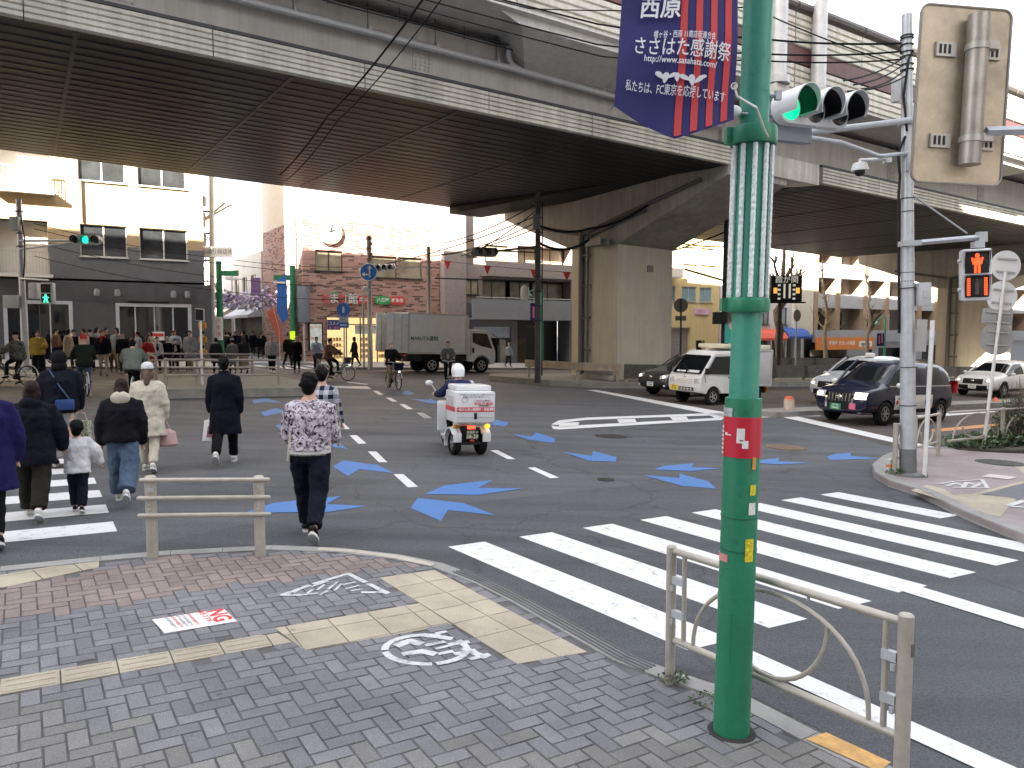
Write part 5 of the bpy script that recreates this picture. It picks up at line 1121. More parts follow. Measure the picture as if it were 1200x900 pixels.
beam_rail([(-24+3*k,38.9) for k in range(6)], 'guard beam along the far kerb at the left', .13)
beam_rail([(38+3*k,38.9) for k in range(20)], 'long grey guard beam on the far kerb before the awning building', .13, mat=M('grey_beam', (.17,.16,.15), .5, .3), hs=(.35,.68))
mb = MB(); 
for k in range(3): mb.box((0,0,.1+.0*k),(1,1,1)) if False else None
# sandbags and blocks behind the nose barrier
o = thing('stone_blocks', 'grey kerb blocks piled behind the guard beam at the pier foot', 'kerb blocks', ST(21.2,27,.24), ROT)
for i, (x, y, z) in enumerate(((0,-1.3,.12),(.0,-.6,.12),(.05,.1,.12),(0,-.95,.36),(.05,-.2,.36))): mb = MB(); mb.box((x,y,z),(.42,.66,.23),(0,0,.04*i)); mb.build('block', KERB, o, bevel=.02)
# ------------------------------------------------------------------ poles, signals, signs in the middle distance
CPOLE = M('concrete_pole', (.42,.41,.38), .8, var=.12, bump=.1); POLED = M('dark_pole', (.035,.033,.03), .7, var=.3); SHOPG = M('shop_green', (.02,.17,.085), .4, var=.1); MINT = M('mint_pole', (.07,.42,.30), .4, var=.1)
def far_pole(name, label, cat, base, h, r, mat, lean=0):
    o = thing(name, label, cat, base); o.rotation_euler = (0, lean, 0)
    mb = MB(); mb.tube([(0,0,-.1),(0,0,h)], [r, r*.8], 14); mb.build('shaft', mat, o); return o
def ZP(py, base): return CAMZ+(391-py)*base.y/FOC-base.z                 # height on a far pole for a picture row
def XP(dpx, base): return dpx*base.y/FOC
def mini_signal(par, x, y, z, lit_i, col, yaw=0, sc_=1.0):
    m = Matrix.Rotation(yaw, 4, 'Z'); m.translation = (x, y, z); o = signal3(par, m, .37*sc_, .15*sc_, lit_i, col, .22, hood=.22)
    return o
# left signal pole
b0 = ST(.0, 38.9, .13); b0 = G(30, 432, .13)
o = far_pole('signal_pole', 'grey signal pole on the far left pavement with a green lamp arm', 'signal pole', b0, ZP(236, b0), .13, STEEL)
mb = MB(); mb.tube([(0,-.1,ZP(284,b0)), (XP(70,b0),-.5,ZP(285,b0))], .05, 8); mb.tube([(0,-.1,ZP(294,b0)), (XP(70,b0),-.5,ZP(287,b0))], .035, 8); mb.build('mast_arm', STEEL, o)
mini_signal(o, XP(88,b0), -.7, ZP(285,b0), 1, (.01,.85,.4), R(6), 1.05)
[q for q in o.children if q.name.startswith('signal_head')][0].children
mb = MB(); mb.box((-.02,-.2,ZP(265,b0)),(.34,.3,.55)); mb.build('control_box', M('box_grey', (.46,.47,.48)), o, bevel=.02); mb = MB(); mb.box((-.3,-.2,ZP(354,b0)),(.55,.3,.5)); mb.build('control_box', M('box_grey', (.46,.47,.48)), o, bevel=.02)
mb = MB(); mb.tube([(.12,-.1,ZP(255,b0)),(.3,-.2,ZP(280,b0)),(.2,-.1,ZP(310,b0)),(.1,-.1,ZP(330,b0))], .03, 6)
for py in (250, 262, 275, 290): mb.lathe([(.1,-.02),(.15,-.02),(.15,.02),(.1,.02)], 12, (0,0,ZP(py,b0)))
mb.build('cable_bundle', BLACK, o)
mb = MB(); mb.tube([(0,-.1,ZP(327,b0)),(XP(40,b0),-.5,ZP(330,b0))], .04, 6); mb.build('pedestrian_arm', STEEL, o)
x, z = XP(40,b0), ZP(345,b0); mb = MB(); mb.box((x,-.6,z),(.5,.25,.82)); q = mb.build('pedestrian_signal', M('pale_housing', (.6,.62,.63)), o, bevel=.04)
mb = MB(); mb.box((x,-.735,z+.19),(.36,.02,.34)); mb.build('screen', BLACK, q); mb = MB(); mb.box((x,-.735,z-.19),(.36,.02,.34)); mb.build('screen', BLACK, q)
mb = MB(); f = z-.19; mb.ball((x,-.75,f+.11),(.04,.01,.04),8); mb.box((x,-.75,f),(.09,.01,.13)); mb.box((x-.05,-.75,f-.11),(.05,.01,.14),(0,.4,0)); mb.box((x+.05,-.75,f-.11),(.05,.01,.14),(0,-.4,0)); mb.box((x,-.75,f+.02),(.24,.01,.04)); mb.build('green_figure', lit('green_figure', (.05,1,.5), 0.274), q)
mb = MB(); mb.box((x-.55,-.55,z+.1),(.34,.3,.62)); mb.build('side_signal', M('pale_housing', (.6,.62,.63)), o, bevel=.05)
# plain pole and sign in front of the corner building
b0 = G(237, 451, .26); o = far_pole('sign_post', 'thin white post with a dark square sign on the left median', 'sign post', b0, ZP(366,b0), .04, WHITE); mb = MB(); mb.box((0,-.05,ZP(369,b0)),(.28,.05,.34),(.1,.1,-.3)); mb.build('plate', BLACK, o); mb = MB(); mb.box((0,-.04,ZP(369,b0)),(.32,.04,.38),(.1,.1,-.3)); mb.build('frame', STEEL, o)
b0 = ST(6.9, 37.6, .13)
o = thing('crossing_button_post', 'yellow and black post with a push button box near the left median', 'crossing post', b0); mb = MB(); mb.cyl((0,0,0),(0,0,2.1),.06); mb.build('post', M('yellow_post', (.62,.45,.03), .5), o)
for z in (.7, 1.3, 1.95): mb = MB(); mb.box((0,-.05,z),(.34,.2,.26)); mb.build('box', M('amber_box', (.55,.25,.02), .5, var=.3), o, bevel=.02)
mb = MB(); 
for z in (.5,.9,1.55): mb.cyl((0,0,z),(0,0,z+.15),.063)
mb.build('stripe', BLACK, o)
# shopping street gate posts
def gate(base, top_py, side, label):
    o = far_pole('gate_post', label, 'gate post', base, ZP(top_py, base), .2, SHOPG)
    mb = MB(); z = ZP(412, base)-.0; mb.box((side*.55, 0, ZP(top_py+14, base)),(1.1,.16,.3)); mb.build('arm', SHOPG, o)
    mb = MB(); mb.box((side*.75, 0, ZP(top_py+20, base)),(.7,.3,.14)); mb.build('lamp', M('lamp_pale', (.7,.7,.7), .4), o); return o
b0 = ST(9.3, 45.6, .02); o = gate(b0, 307, 1, 'green gate post with lamp arm at the left of the shopping street entrance')
mb = MB(); mb.box((-.1,-.25,ZP(297,b0)),(1.9,.12,.55)); q = mb.build('name_board', M('board_white', (.75,.75,.72), .5), o); txt('lettering', '六号通り商店街', .3, M('grey_ink', (.2,.2,.2)), q, (-.1,-.32,ZP(297,b0)), ext=.002)
mb = MB(); mb.box((0,-.23,ZP(385,b0)),(.42,.05,1.3)); q = mb.build('white_banner', WHITE, o); 
for i, ch in enumerate('六号通'): txt('lettering', ch, .3, M('sign_pink', (.6,.1,.2), .5), q, (0,-.26,ZP(377,b0)-.36*i), ext=.002)
b0 = ST(13.45, 45.6, .02); o = gate(b0, 312, -1, 'green gate post with blue hanging flag at the right of the shopping street entrance')
mb = MB(); mb.box((0,-.24,ZP(393,b0)),(.3,.04,.5)); mb.build('yellow_plate', lit('neon_yellow', (.55,.8,.02), 0.0684), o)
mb = MB(); mb.prism([V((-.9,-.1,ZP(330,b0))),V((-.35,-.1,ZP(322,b0))),V((-.3,-.1,ZP(374,b0))),V((-.62,-.1,ZP(378,b0))),V((-.95,-.1,ZP(366,b0)))], [V((-.9,-.05,ZP(330,b0))),V((-.35,-.05,ZP(322,b0))),V((-.3,-.05,ZP(374,b0))),V((-.62,-.05,ZP(378,b0))),V((-.95,-.05,ZP(366,b0)))]); mb.build('blue_flag', M('flag_blue', (.02,.12,.42), .7), o)
b1 = ST(13.9, 45.0, .13); o = thing('side_sign', 'tall narrow slate sign box beside the brick shop corner', 'sign', b1); mb = MB(); mb.box((0,0,ZP(357,b1)),(.55,.6,2.1)); mb.build('box', M('slate_sign', (.17,.20,.25), .4), o, bevel=.03); mb = MB(); mb.cyl((0,0,0),(0,0,ZP(377,b1)),.05); mb.build('post', STEEL, o)
b1 = ST(13.8, 46.3, .13); o = far_pole('utility_pole', 'pale concrete pole rising at the left edge of the brick shop', 'utility pole', b1, ZP(257,b1), .12, CPOLE)
# utility poles at the left of the street
b1 = ST(9.15, 47.2, .02); o = far_pole('utility_pole', 'leaning pale pole behind the left gate post', 'utility pole', b1, 14, .16, CPOLE, .02)
b1 = ST(9.35, 52, .02); o = far_pole('utility_pole', 'dark transformer pole at the left of the shopping street', 'utility pole', b1, ZP(232,b1), .14, POLED)
mb = MB(); 
for k, z in enumerate((ZP(268,b1), ZP(300,b1), ZP(290,b1), ZP(315,b1))): mb.lathe([(.05,0),(.28,.02),(.28,.85),(.05,.9)], 12, (.35 if k % 2 == 0 else -.1, -.2, z))
mb.box((.3,0,ZP(238,b1)),(.5,.4,.6)); mb.build('transformer', M('transformer_grey', (.22,.22,.22), .6, .2), o)
mb = MB(); 
for py in (250, 275, 306, 330): mb.box((.1,0,ZP(py,b1)),(1.6,.1,.1))
for i in range(26): mb.tube([(random.uniform(-.3,.6),random.uniform(-.4,.3),ZP(random.uniform(270,340),b1)), (random.uniform(-.3,.8),random.uniform(-.4,.3),ZP(random.uniform(270,345),b1))], .03, 5)
mb.build('crossarm', POLED, o)
mb = MB(); mb.tube([(.2,0,ZP(262,b1)),(1.0,0,ZP(252,b1)),(1.8,0,ZP(240,b1))], .07, 8); mb.tube([(.3,0,ZP(262,b1)),(1.4,0,ZP(250,b1)),(2.2,0,ZP(242,b1))], .06, 8); mb.build('brace_arm', M('brass_arm', (.4,.36,.2), .5, .2), o)
# blue one way sign pole before the brick shop
b0 = G(434, 431, .13); o = far_pole('sign_pole', 'tall concrete pole with a round blue arrow sign before the brick shop', 'sign pole', b0, ZP(278,b0), .14, CPOLE)
mb = MB(); mb.cyl((0,-.16,ZP(320,b0)),(0,-.2,ZP(320,b0)),.46,28); q = mb.build('blue_disc', M('sign_blue', (.03,.17,.55), .4), o)
mb = MB(); mb.torus((0,-.2,ZP(320,b0)),.44,.02,'y',28,5); z = ZP(320,b0); mb.box((.06,-.212,z-.02),(.08,.015,.5)); mb.box((-.08,-.212,z-.12),(.3,.015,.08)); mb.prism([V((.06-.13,-.205,z+.18)),V((.06+.13,-.205,z+.18)),V((.06,-.205,z+.36))],[V((.06-.13,-.22,z+.18)),V((.06+.13,-.22,z+.18)),V((.06,-.22,z+.36))]); mb.prism([V((-.2,-.205,z-.25)),V((-.2,-.205,z+.01)),V((-.36,-.205,z-.12))],[V((-.2,-.22,z-.25)),V((-.2,-.22,z+.01)),V((-.36,-.22,z-.12))]); mb.build('white_arrow', WHITE, q)
mb = MB(); mb.tube([(0,-.1,ZP(345,b0)),(XP(-26,b0),-.3,ZP(347,b0)),(XP(-27,b0),-.3,ZP(362,b0))], .04, 6); mb.cyl((.0,-.1,ZP(342,b0)),(XP(-6,b0),-.2,ZP(338,b0)),.1,8); mb.build('side_arm', M('arm_pale', (.6,.61,.6)), o)
mb = MB(); 
for i in range(5): mb.lathe([(.05,0),(.15,.02),(.15,.16),(.05,.18)], 8, (.05*(i%2),0,ZP(283+i*6,b0)))
mb.build('insulator', M('brown_ins', (.25,.14,.09), .5), o)
mb = MB(); mb.cyl((-.35,.1,0),(-.35,.1,ZP(345,b0)),.06,8); mb.build('cable_guard', CPOLE, o)
b0 = G(404, 438, .13); o = far_pole('sign_post', 'thin white post with blue pedestrian and one way signs near the bicycles', 'sign post', b0, ZP(362,b0), .04, WHITE)
mb = MB(); mb.cyl((0,-.06,ZP(363,b0)),(0,-.09,ZP(363,b0)),.3,20); mb.box((0,-.07,ZP(381,b0)),(.45,.03,.25)); q = mb.build('blue_sign', M('sign_blue', (.03,.17,.55)), o); mb = MB(); mb.ball((0,-.1,ZP(361,b0)+.02),(.04,.01,.05),8); mb.box((0,-.1,ZP(364,b0)),(.09,.01,.22)); mb.box((0,-.09,ZP(381,b0)),(.3,.012,.06)); mb.build('white_symbol', WHITE, q)
mb = MB(); mb.box((0,-.06,ZP(373,b0)),(.42,.03,.42)); q = mb.build('text_plate', M('plate_pale', (.62,.65,.66), .5), o); txt('lettering', '自転車を\n除く', .15, M('sign_blue2', (.05,.1,.3), .5), q, (0,-.08,ZP(373,b0)), ext=.002)
b0 = ST(24.0, 39.6, .13); b0 = G(503, 433, .13); o = far_pole('utility_pole', 'slim grey pole with a traffic light arm behind the truck', 'utility pole', b0, ZP(290,b0), .12, CPOLE)
mini_signal(o, XP(-48,b0), -.3, ZP(315,b0), 3, (1,.08,.05), R(-20), .95); mb = MB(); mb.tube([(0,0,ZP(314,b0)),(XP(-30,b0),-.2,ZP(314,b0))], .04, 6); mb.build('arm', STEEL, o)
mb = MB()
for i in range(6): mb.box((0,0,ZP(294+i*7,b0)),(.45-.04*i,.05,.05))
mb.build('crossarm', POLED, o)
# dark pole with the red signal in the middle
b0 = G(630, 446, .24); o = far_pole('signal_pole', 'dark pole in the median before the pier, carrying a red traffic light', 'signal pole', b0, ZP(228,b0), .13, POLED)
mb = MB(); mb.tube([(0,0,ZP(290,b0)),(XP(-60,b0),-.4,ZP(298,b0))], .045, 8); mb.tube([(0,0,ZP(297,b0)),(XP(-55,b0),-.4,ZP(296,b0))], .03, 8); mb.build('mast_arm', POLED, o)
hd = mini_signal(o, XP(-62,b0), -.5, ZP(298,b0), 3, (1,.03,.05), R(22), 1.0)
for q in [hd]+list(hd.children):
    if not q.name.startswith('lens'): q.data.materials.clear(); q.data.materials.append(M('signal_dark', (.07,.065,.06), .5))
mb = MB(); mb.box((-.05,-.05,ZP(262,b0)),(.3,.3,.6)); mb.build('junction_box', M('box_dark', (.09,.09,.09), .6), o)
mb = MB()
for i in range(9): mb.lathe([(.1,-.03),(.15,-.03),(.15,.03),(.1,.03)], 10, (0,0,ZP(240+i*17,b0)))
mb.tube([(.18,0,.2),(.18,0,ZP(240,b0))], .03, 6); mb.build('cable_bundle', BLACK, o)
SIGP = b0
# poles and signs to the right of the pier
b0 = G(848, 447, .24); o = far_pole('utility_pole', 'dark utility pole half hidden behind the green lamp post', 'utility pole', b0, ZP(235,b0), .17, POLED, .004); UP = b0
mb = MB(); mb.box((XP(-8,b0),-.2,ZP(373,b0)),(.55,.35,.55)); mb.build('speaker_box', BLACK, o); mb = MB(); mb.tube([(0,0,ZP(330,b0)),(XP(-50,b0),-.3,ZP(317,b0))], .05, 6); mb.build('brace_arm', POLED, o)
mb = MB(); mb.prism([V((XP(-2,b0),-.3,ZP(375,b0))),V((XP(-2,b0),-.3,ZP(402,b0))),V((XP(14,b0),-.3,ZP(402,b0)))], [V((XP(-2,b0),-.25,ZP(375,b0))),V((XP(-2,b0),-.25,ZP(402,b0))),V((XP(14,b0),-.25,ZP(402,b0)))]); mb.build('teal_flag', M('flag_teal', (.05,.5,.42), .6), o)
b0 = G(797, 445, .24); o = far_pole('sign_post', 'round dark sign back on a thin post right of the pier', 'sign post', b0, ZP(350,b0), .05, POLED); mb = MB(); mb.cyl((0,.05,ZP(358,b0)),(0,.08,ZP(358,b0)),.33,24); mb.build('sign_disc', M('disc_dark', (.09,.08,.07), .5), o); mb = MB(); mb.box((0,.06,ZP(373,b0)),(.5,.03,.22)); mb.build('sign_plate', M('disc_dark', (.09,.08,.07)), o)
def mint_lamp(base, top, label):
    o = far_pole('street_lamp', label, 'street lamp', base, ZP(top, base), .1, MINT)
    mb = MB(); mb.tube([(0,0,ZP(top+2,base)),(-.3,-.2,ZP(top-2,base)),(-.8,-.3,ZP(top+3,base))], .04, 6); mb.build('lamp_arm', MINT, o)
    mb = MB(); mb.lathe([(.05,.3),(.22,.05),(.24,0),(.05,-.05)], 12, (-.85,-.3,ZP(top+8,base))); mb.build('lamp_shade', M('shade_mint', (.1,.36,.28), .4), o)
    mb = MB(); mb.box((-.42,-.1,(ZP(top+26,base))),(.6,.04,1.1)); q = mb.build('small_banner', NAVY, o); mb = MB(); mb.box((-.3,-.125,ZP(top+24,base)),(.12,.01,.9)); mb.box((-.52,-.125,ZP(top+26,base)),(.12,.01,.7)); mb.build('banner_stripe', M('banner_pink', (.55,.2,.3), .6), q); return o
mint_lamp(ST(27.0, 39.3, .13), 340, 'mint green street lamp with a small banner above the truck cab')
mint_lamp(ST(45.3, 39.3, .13), 372, 'mint green street lamp with a small banner before the yellow building')
mint_lamp(ST(63.2, 39.3, .13), 372, 'mint green street lamp with a small banner before the orange shop')
b0 = ST(54.5, 30.2, .24)
b0 = G(912, 437, .24); o = far_pole('display_post', 'black electronic road display board with amber figures on a dark post', 'display board', b0, ZP(330,b0), .12, POLED)
cx_ = XP(5,b0); zc = ZP(339,b0); w_, h_ = XP(36,b0), XP(30,b0)
mb = MB(); mb.box((cx_,-.2,zc),(w_,.35,h_)); mb.box((cx_+.1,-.2,zc-h_/2-.05),(w_*1.15,.4,.08)); q = mb.build('display_case', BLACK, o, bevel=.02)
txt('lettering', '霞が関', .48, lit('led_white', (.75,.72,.62), 0.0547), q, (cx_,-.39,zc+h_*.33), ext=.004)
AMB = lit('led_amber', (1,.42,.06), 0.114)
for sx in (-.36, .36): mb = MB(); mb.box((cx_+sx*w_,-.385,zc-.12),(.22,.02,.34)); mb.build('amber_figure', AMB, q)
mb = MB()
for sx in (-.07, .1): mb.box((cx_+sx*w_,-.385,zc-.15),(.12,.02,h_*.55))
for sx in (-.24, .24):
    for k in range(4): mb.box((cx_+sx*w_,-.385,zc+.2-k*.27),(.16,.02,.12))
mb.build('white_figure', lit('led_white', (.75,.72,.62), 0.0547), q)
b0 = G(932, 434, .2); o = far_pole('sign_post', 'grey round sign back on a slim post left of the bare trees', 'sign post', b0, ZP(360,b0), .05, STEEL); mb = MB(); mb.rings([(0,.26,.42,0,0),(.03,.26,.42,0,0)], 20); mb.xf(Matrix.Translation((0,-.08,ZP(370,b0))) @ Matrix.Rotation(PI/2, 4, 'X')); mb.build('sign_disc', M('disc_tan', (.26,.22,.18), .5), o)
b0 = ST(75.5, 38.0, .13); o = thing('warning_post', 'yellow and black striped warning post at the far kerb on the right', 'warning post', b0); mb = MB(); mb.box((0,0,.9),(.4,.3,1.8)); mb.build('body', M('warn_yellow', (.6,.35,.03), .5), o, bevel=.02); mb = MB()
for k in range(4): mb.box((0,-.005,.35+.4*k),(.41,.31,.16))
mb.build('stripe', BLACK, o)
for i, (s, lab) in enumerate(((19.0,'orange lane marker at the end of the divider behind the green post'), (31,'orange lane marker on the divider right of the taxi'), (33.5,'orange lane marker on the divider before the white car'))):
    p = ST(s, 14.75, .16); o = thing('lane_marker', lab, 'lane marker', p); mb = MB(); mb.lathe([(.13,0),(.11,.05),(.04,.14),(.0,.15)] if i else [(.16,0),(.15,.3),(.1,.38),(.01,.4)], 12); mb.build('base', M('marker_orange', (.65,.14,.05), .5) if i else M('marker_pale', (.5,.4,.32), .6), o)
    if i == 0: mb = MB(); mb.lathe([(.15,.28),(.152,.29),(.11,.385),(.02,.405)], 12); mb.build('cap', M('marker_orange', (.65,.14,.05)), o)
# ------------------------------------------------------------------ trees, plants
BARK = M('bark', (.16,.125,.095), .9, var=.3, scale=6, bump=.5, bscale=20); BARKL = M('pale_bark', (.34,.28,.21), .9, var=.2, scale=6, bump=.4)
def bare_tree(base, h, label, mat, spread=1.0, pollard=False, seed=1):
    rnd = random.Random(seed); o = thing('bare_tree', label, 'tree', base); mb = MB(); n = 9
    pts = [V((rnd.uniform(-.05,.05)*i, rnd.uniform(-.05,.05)*i, h*(.62 if pollard else .97)*i/n)) for i in range(n+1)]; r0 = h*.022*(1.5 if pollard else 1)
    mb.tube(pts, [r0*(1-.75*i/n*(0.4 if pollard else 1)) for i in range(n+1)], 9); tr = mb.build('trunk', mat, o)
    lb = MB()
    def limb_(p, d, l, r, dep):
        q = [p]; 
        for i in range(4): d = (d+V((rnd.uniform(-.25,.25), rnd.uniform(-.25,.25), rnd.uniform(-.05,.3)))).normalized(); q.append(q[-1]+d*l/4)
        lb.tube(q, [r*(1-.2*i) for i in range(5)], 5)
        if dep:
            for k in range(3 if dep > 1 else 4):
                j = rnd.choice((1,2,3,4)); limb_(q[j], (d+V((rnd.uniform(-.9,.9), rnd.uniform(-.9,.9), rnd.uniform(0,.6)))).normalized(), l*rnd.uniform(.35,.6), r*.5, dep-1)
    if pollard:
        for k in range(8): a = 2*PI*k/8+rnd.random(); limb_(pts[-1-rnd.choice((0,0,1))], V((math.cos(a),math.sin(a),rnd.uniform(.1,1))).normalized(), h*.16*spread, r0*.6, 2)
        for k in range(10): a = rnd.random()*6.28; limb_(pts[-1]+V((0,0,h*.25)), V((math.cos(a)*.7,math.sin(a)*.7,.6)).normalized(), h*.14, r0*.2, 1)
        lb.tube([pts[-1], pts[-1]+V((.1,0,h*.2)), pts[-1]+V((.05,0,h*.38))], [r0*.5,r0*.4,r0*.2], 6)
    else:
        for k in range(17): 
            j = 3+k*5/17; p = pts[int(j)].lerp(pts[min(n,int(j)+1)], j-int(j)); a = k*2.4; limb_(p, V((math.cos(a),math.sin(a),rnd.uniform(.35,.9))).normalized(), h*rnd.uniform(.1,.2)*spread*(1.2-.06*k), r0*.3, 2)
        for k in range(5): limb_(pts[-2], V((rnd.uniform(-.6,.6),rnd.uniform(-.6,.6),1)).normalized(), h*.12, r0*.2, 1)
    lb.build('crown', mat, o); return o
def TZ(px, py, t, top): p = ONT(px, py, t); s, tt = toST(p); b = ST(s, t, .13); return b, ONT(px, top, t).z-b.z
for i, (px, top, t, lab, mt, sp_, po) in enumerate(((913,270,39.5,'dark pollarded bare tree behind the display board', BARK, 1.1, True), (967,300,39.5,'pale slender bare tree before the orange shop sign', BARKL, .8, False), (1016,312,39.5,'pale slender bare tree at the right end of the orange sign', BARKL, .95, False))):
    b, h = TZ(px, 428, t, top); bare_tree(b, h, lab, mt, sp_, po, 11+i)
def leafy(name, label, base, n, rad, hgt, leaf, mats, seed, stems=0, mat_s=None, cat='plant'):
    rnd = random.Random(seed); o = thing(name, label, cat, base); mb = MB()
    for k in range(n):
        a = rnd.random()*6.28; r = rad*math.sqrt(rnd.random()); z = hgt*rnd.random()**.8*(1-.5*r/rad); p = V((r*math.cos(a), r*math.sin(a)*.8, z+.02)); l = leaf*rnd.uniform(.5,1.3)
        m = Euler((rnd.uniform(-1,1), rnd.uniform(-1,1), rnd.random()*6.28)).to_matrix()
        mb.add([p+m@V(q) for q in ((-l*.5,0,0),(0,-l*.22,l*.06),(l*.55,0,0),(0,l*.22,l*.06))], [(0,1,2,3)], rnd.randrange(len(mats)))
    mb.build('foliage', mats, o, 0)
    if stems:
        mb = MB()
        for k in range(stems): a = rnd.random()*6.28; r = rad*.5*rnd.random(); x, y = r*math.cos(a), r*math.sin(a); mb.tube([(x,y,0),(x*1.3,y*1.3,hgt*.5),(x*1.7+rnd.uniform(-.1,.1),y*1.7,hgt*rnd.uniform(.8,1.15))], [.012,.009,.004], 4)
        mb.build('stem', mat_s or BARK, o)
    return o
LF = [M('leaf_dark', (.025,.06,.022), .5, var=.2), M('leaf_mid', (.05,.10,.035), .5, var=.2), M('leaf_light', (.09,.14,.05), .5, var=.2)]; DRY = [M('leaf_dry', (.17,.15,.075), .7, var=.2), M('leaf_olive', (.10,.11,.05), .6, var=.2), LF[1]]
leafy('shrub', 'low dark green shrub round the foot of the white sign post', G(1140,525,RH), 520, .6, .34, .12, LF, 1, 10)
leafy('shrub', 'broad leaved green shrub right of the white sign post', G(1172,524,RH), 520, .6, .38, .15, LF, 2, 10)
leafy('shrub', 'tall dry brownish shrub at the right edge of the picture', G(1196,522,RH), 2000, .6, 1.2, .09, DRY, 3, 40)
leafy('shrub', 'dry twiggy shrub beyond the right edge of the railing', G(1222,520,RH), 2200, .9, 1.35, .09, DRY, 4, 30)
leafy('weed', 'small weeds at the foot of the near railing post', G(790,800,PH), 120, .1, .06, .035, LF+DRY, 5)
leafy('weed', 'thin weeds in the kerb joint left of the lamp post', G(830,826,PH), 90, .12, .04, .03, LF+DRY, 6)
leafy('weed', 'tuft of weeds behind the banded bollard', G(1050,556,RH), 120, .16, .1, .05, LF, 7)
mb = MB(); cpt = G(1170,527,RH); mb.rings([(-.05,1.0,.45,0,0),(.05,.95,.42,0,0),(.07,.8,.34,0,0)], 24); o = mb.build('planting_soil', M('soil', (.06,.05,.035), .95, var=.3, bump=.6)); o.location = cpt; structure(o)
# ------------------------------------------------------------------ overhead wires
CABLE = M('cable_sheath', (.012,.012,.012), .8, spec=.12)
def wire(pts, r, label, sag=.0, n=10, name='overhead_cable'):
    mb = MB(); q = []
    for a, b in zip(pts[:-1], pts[1:]):
        for i in range(n): u = i/n; p = V(a).lerp(V(b), u); q.append(p-V((0,0,sag*4*u*(1-u))))
    q.append(V(pts[-1])); c = q[0].copy(); mb.tube([p-c for p in q], r, 5); o = mb.build(name, CABLE); o.location = c; return tag(o, label, 'cable', 'overhead cables')
a = AT(498, -4, 13.0); b = AT(328, 205, 26); wire([a, a.lerp(b, .5), b], .022, 'thick dark cable crossing under the highway from the top centre', .1)
a = AT(520, -4, 13.2); b = AT(335, 212, 26.3); wire([a, a.lerp(b, .5), b], .013, 'thinner twisted cable beside the thick one at the top centre', .12)
st_top = sp0+V((-.25,0,SZ(60)))
for i, (px, py, Y, r) in enumerate(((700,28,15,.018),(700,52,15,.016),(705,66,15,.014),(620,10,16,.012))):
    wire([st_top+V((0,0,-.12*i)), AT(880, py+16-6*i, 13.4), AT(px, py, Y), AT(px-420, py-115, 19)], r, ('upper','second','third','lowest')[i]+' cable running left from the head of the right signal pole', .05)
for i, (dx_, dz_) in enumerate(((0,0),(.12,-.1),(.22,-.2),(.05,-.25))): wire([st_top+V((0,0,-.2-.1*i)), sp0+sc0+V((.25+dx_,.1,.30+dz_*.5))], .011, ('first','second','third','fourth')[i]+' short cable drooping from the right signal pole to its traffic light', .06, 8)
p0 = SIGP+V((0,0,ZP(240,SIGP)))
for i, (px, py, Y) in enumerate(((517,285,44),(540,300,44),(436,312,42),(517,298,44),(503,300,43))): wire([p0+V((0,0,-.25*i)), AT(px, py, Y)], .025, ('first','second','third','fourth','fifth')[i]+' cable running left from the dark signal pole before the pier', .25)
wire([p0+V((0,0,-.9)), AT(690, 268, 33), AT(760, 240, 32)], .05, 'thick cable from the dark signal pole to the pier cap', .2); wire([p0+V((0,0,-1.6)), AT(690,281,33.5)], .06, 'heavy cable loop from the dark signal pole to the pier', .35)
u0 = UP+V((0,0,ZP(255,UP)))
for i, (px, py, Y) in enumerate(((700,302,38),(720,305,38),(740,268,38))): wire([u0+V((0,0,-.7*i)), AT(px, py, Y)], .035, ('upper','middle','lower')[i]+' cable between the pier and the pole behind the lamp post', .25)
for i, py in enumerate((262, 268, 284, 300)): wire([AT(40, py, 34), AT(270, py+42, 44), AT(440, py+42+8, 44)], .016, ('top','second','third','bottom')[i]+' thin wire across the front of the left corner building', .2)
wire([AT(510, 326, 46), AT(640, 330, 42), AT(668,331,40)], .04, 'pale horizontal cable before the shutter building', .0)
a, b = AT(515, 305, 44), AT(722, 322, 40); wire([a, b], .01, 'thin line carrying the red pennants', .1)
for i, u in enumerate((.05, .29, .56, .74, .95)):
    p = a.lerp(b, u)-V((0,0,.4*u*(1-u))); mb = MB(); mb.prism([V((-.2,-.01,0)),V((.2,-.01,0)),V((0,-.01,-.5))],[V((-.2,.01,0)),V((.2,.01,0)),V((0,.01,-.5))]); o = mb.build('pennant', M('pennant_red', (.6,.05,.05), .6), None, 0); o.location = p; tag(o, 'small red triangular pennant hanging before the shutter building', 'pennant', 'red pennants')
p = AT(615, 334, 40.5); o = thing('covered_lamp', 'white wrapped lamp hanging on the cable before the shutter building', 'lamp', p); mb = MB(); mb.rings([(0,.05,.05,0,0),(-.15,.2,.12,0,0),(-.6,.24,.14,0,0),(-.8,.14,.1,0,0)], 12); mb.build('cover', M('cover_white', (.7,.69,.66), .6), o)
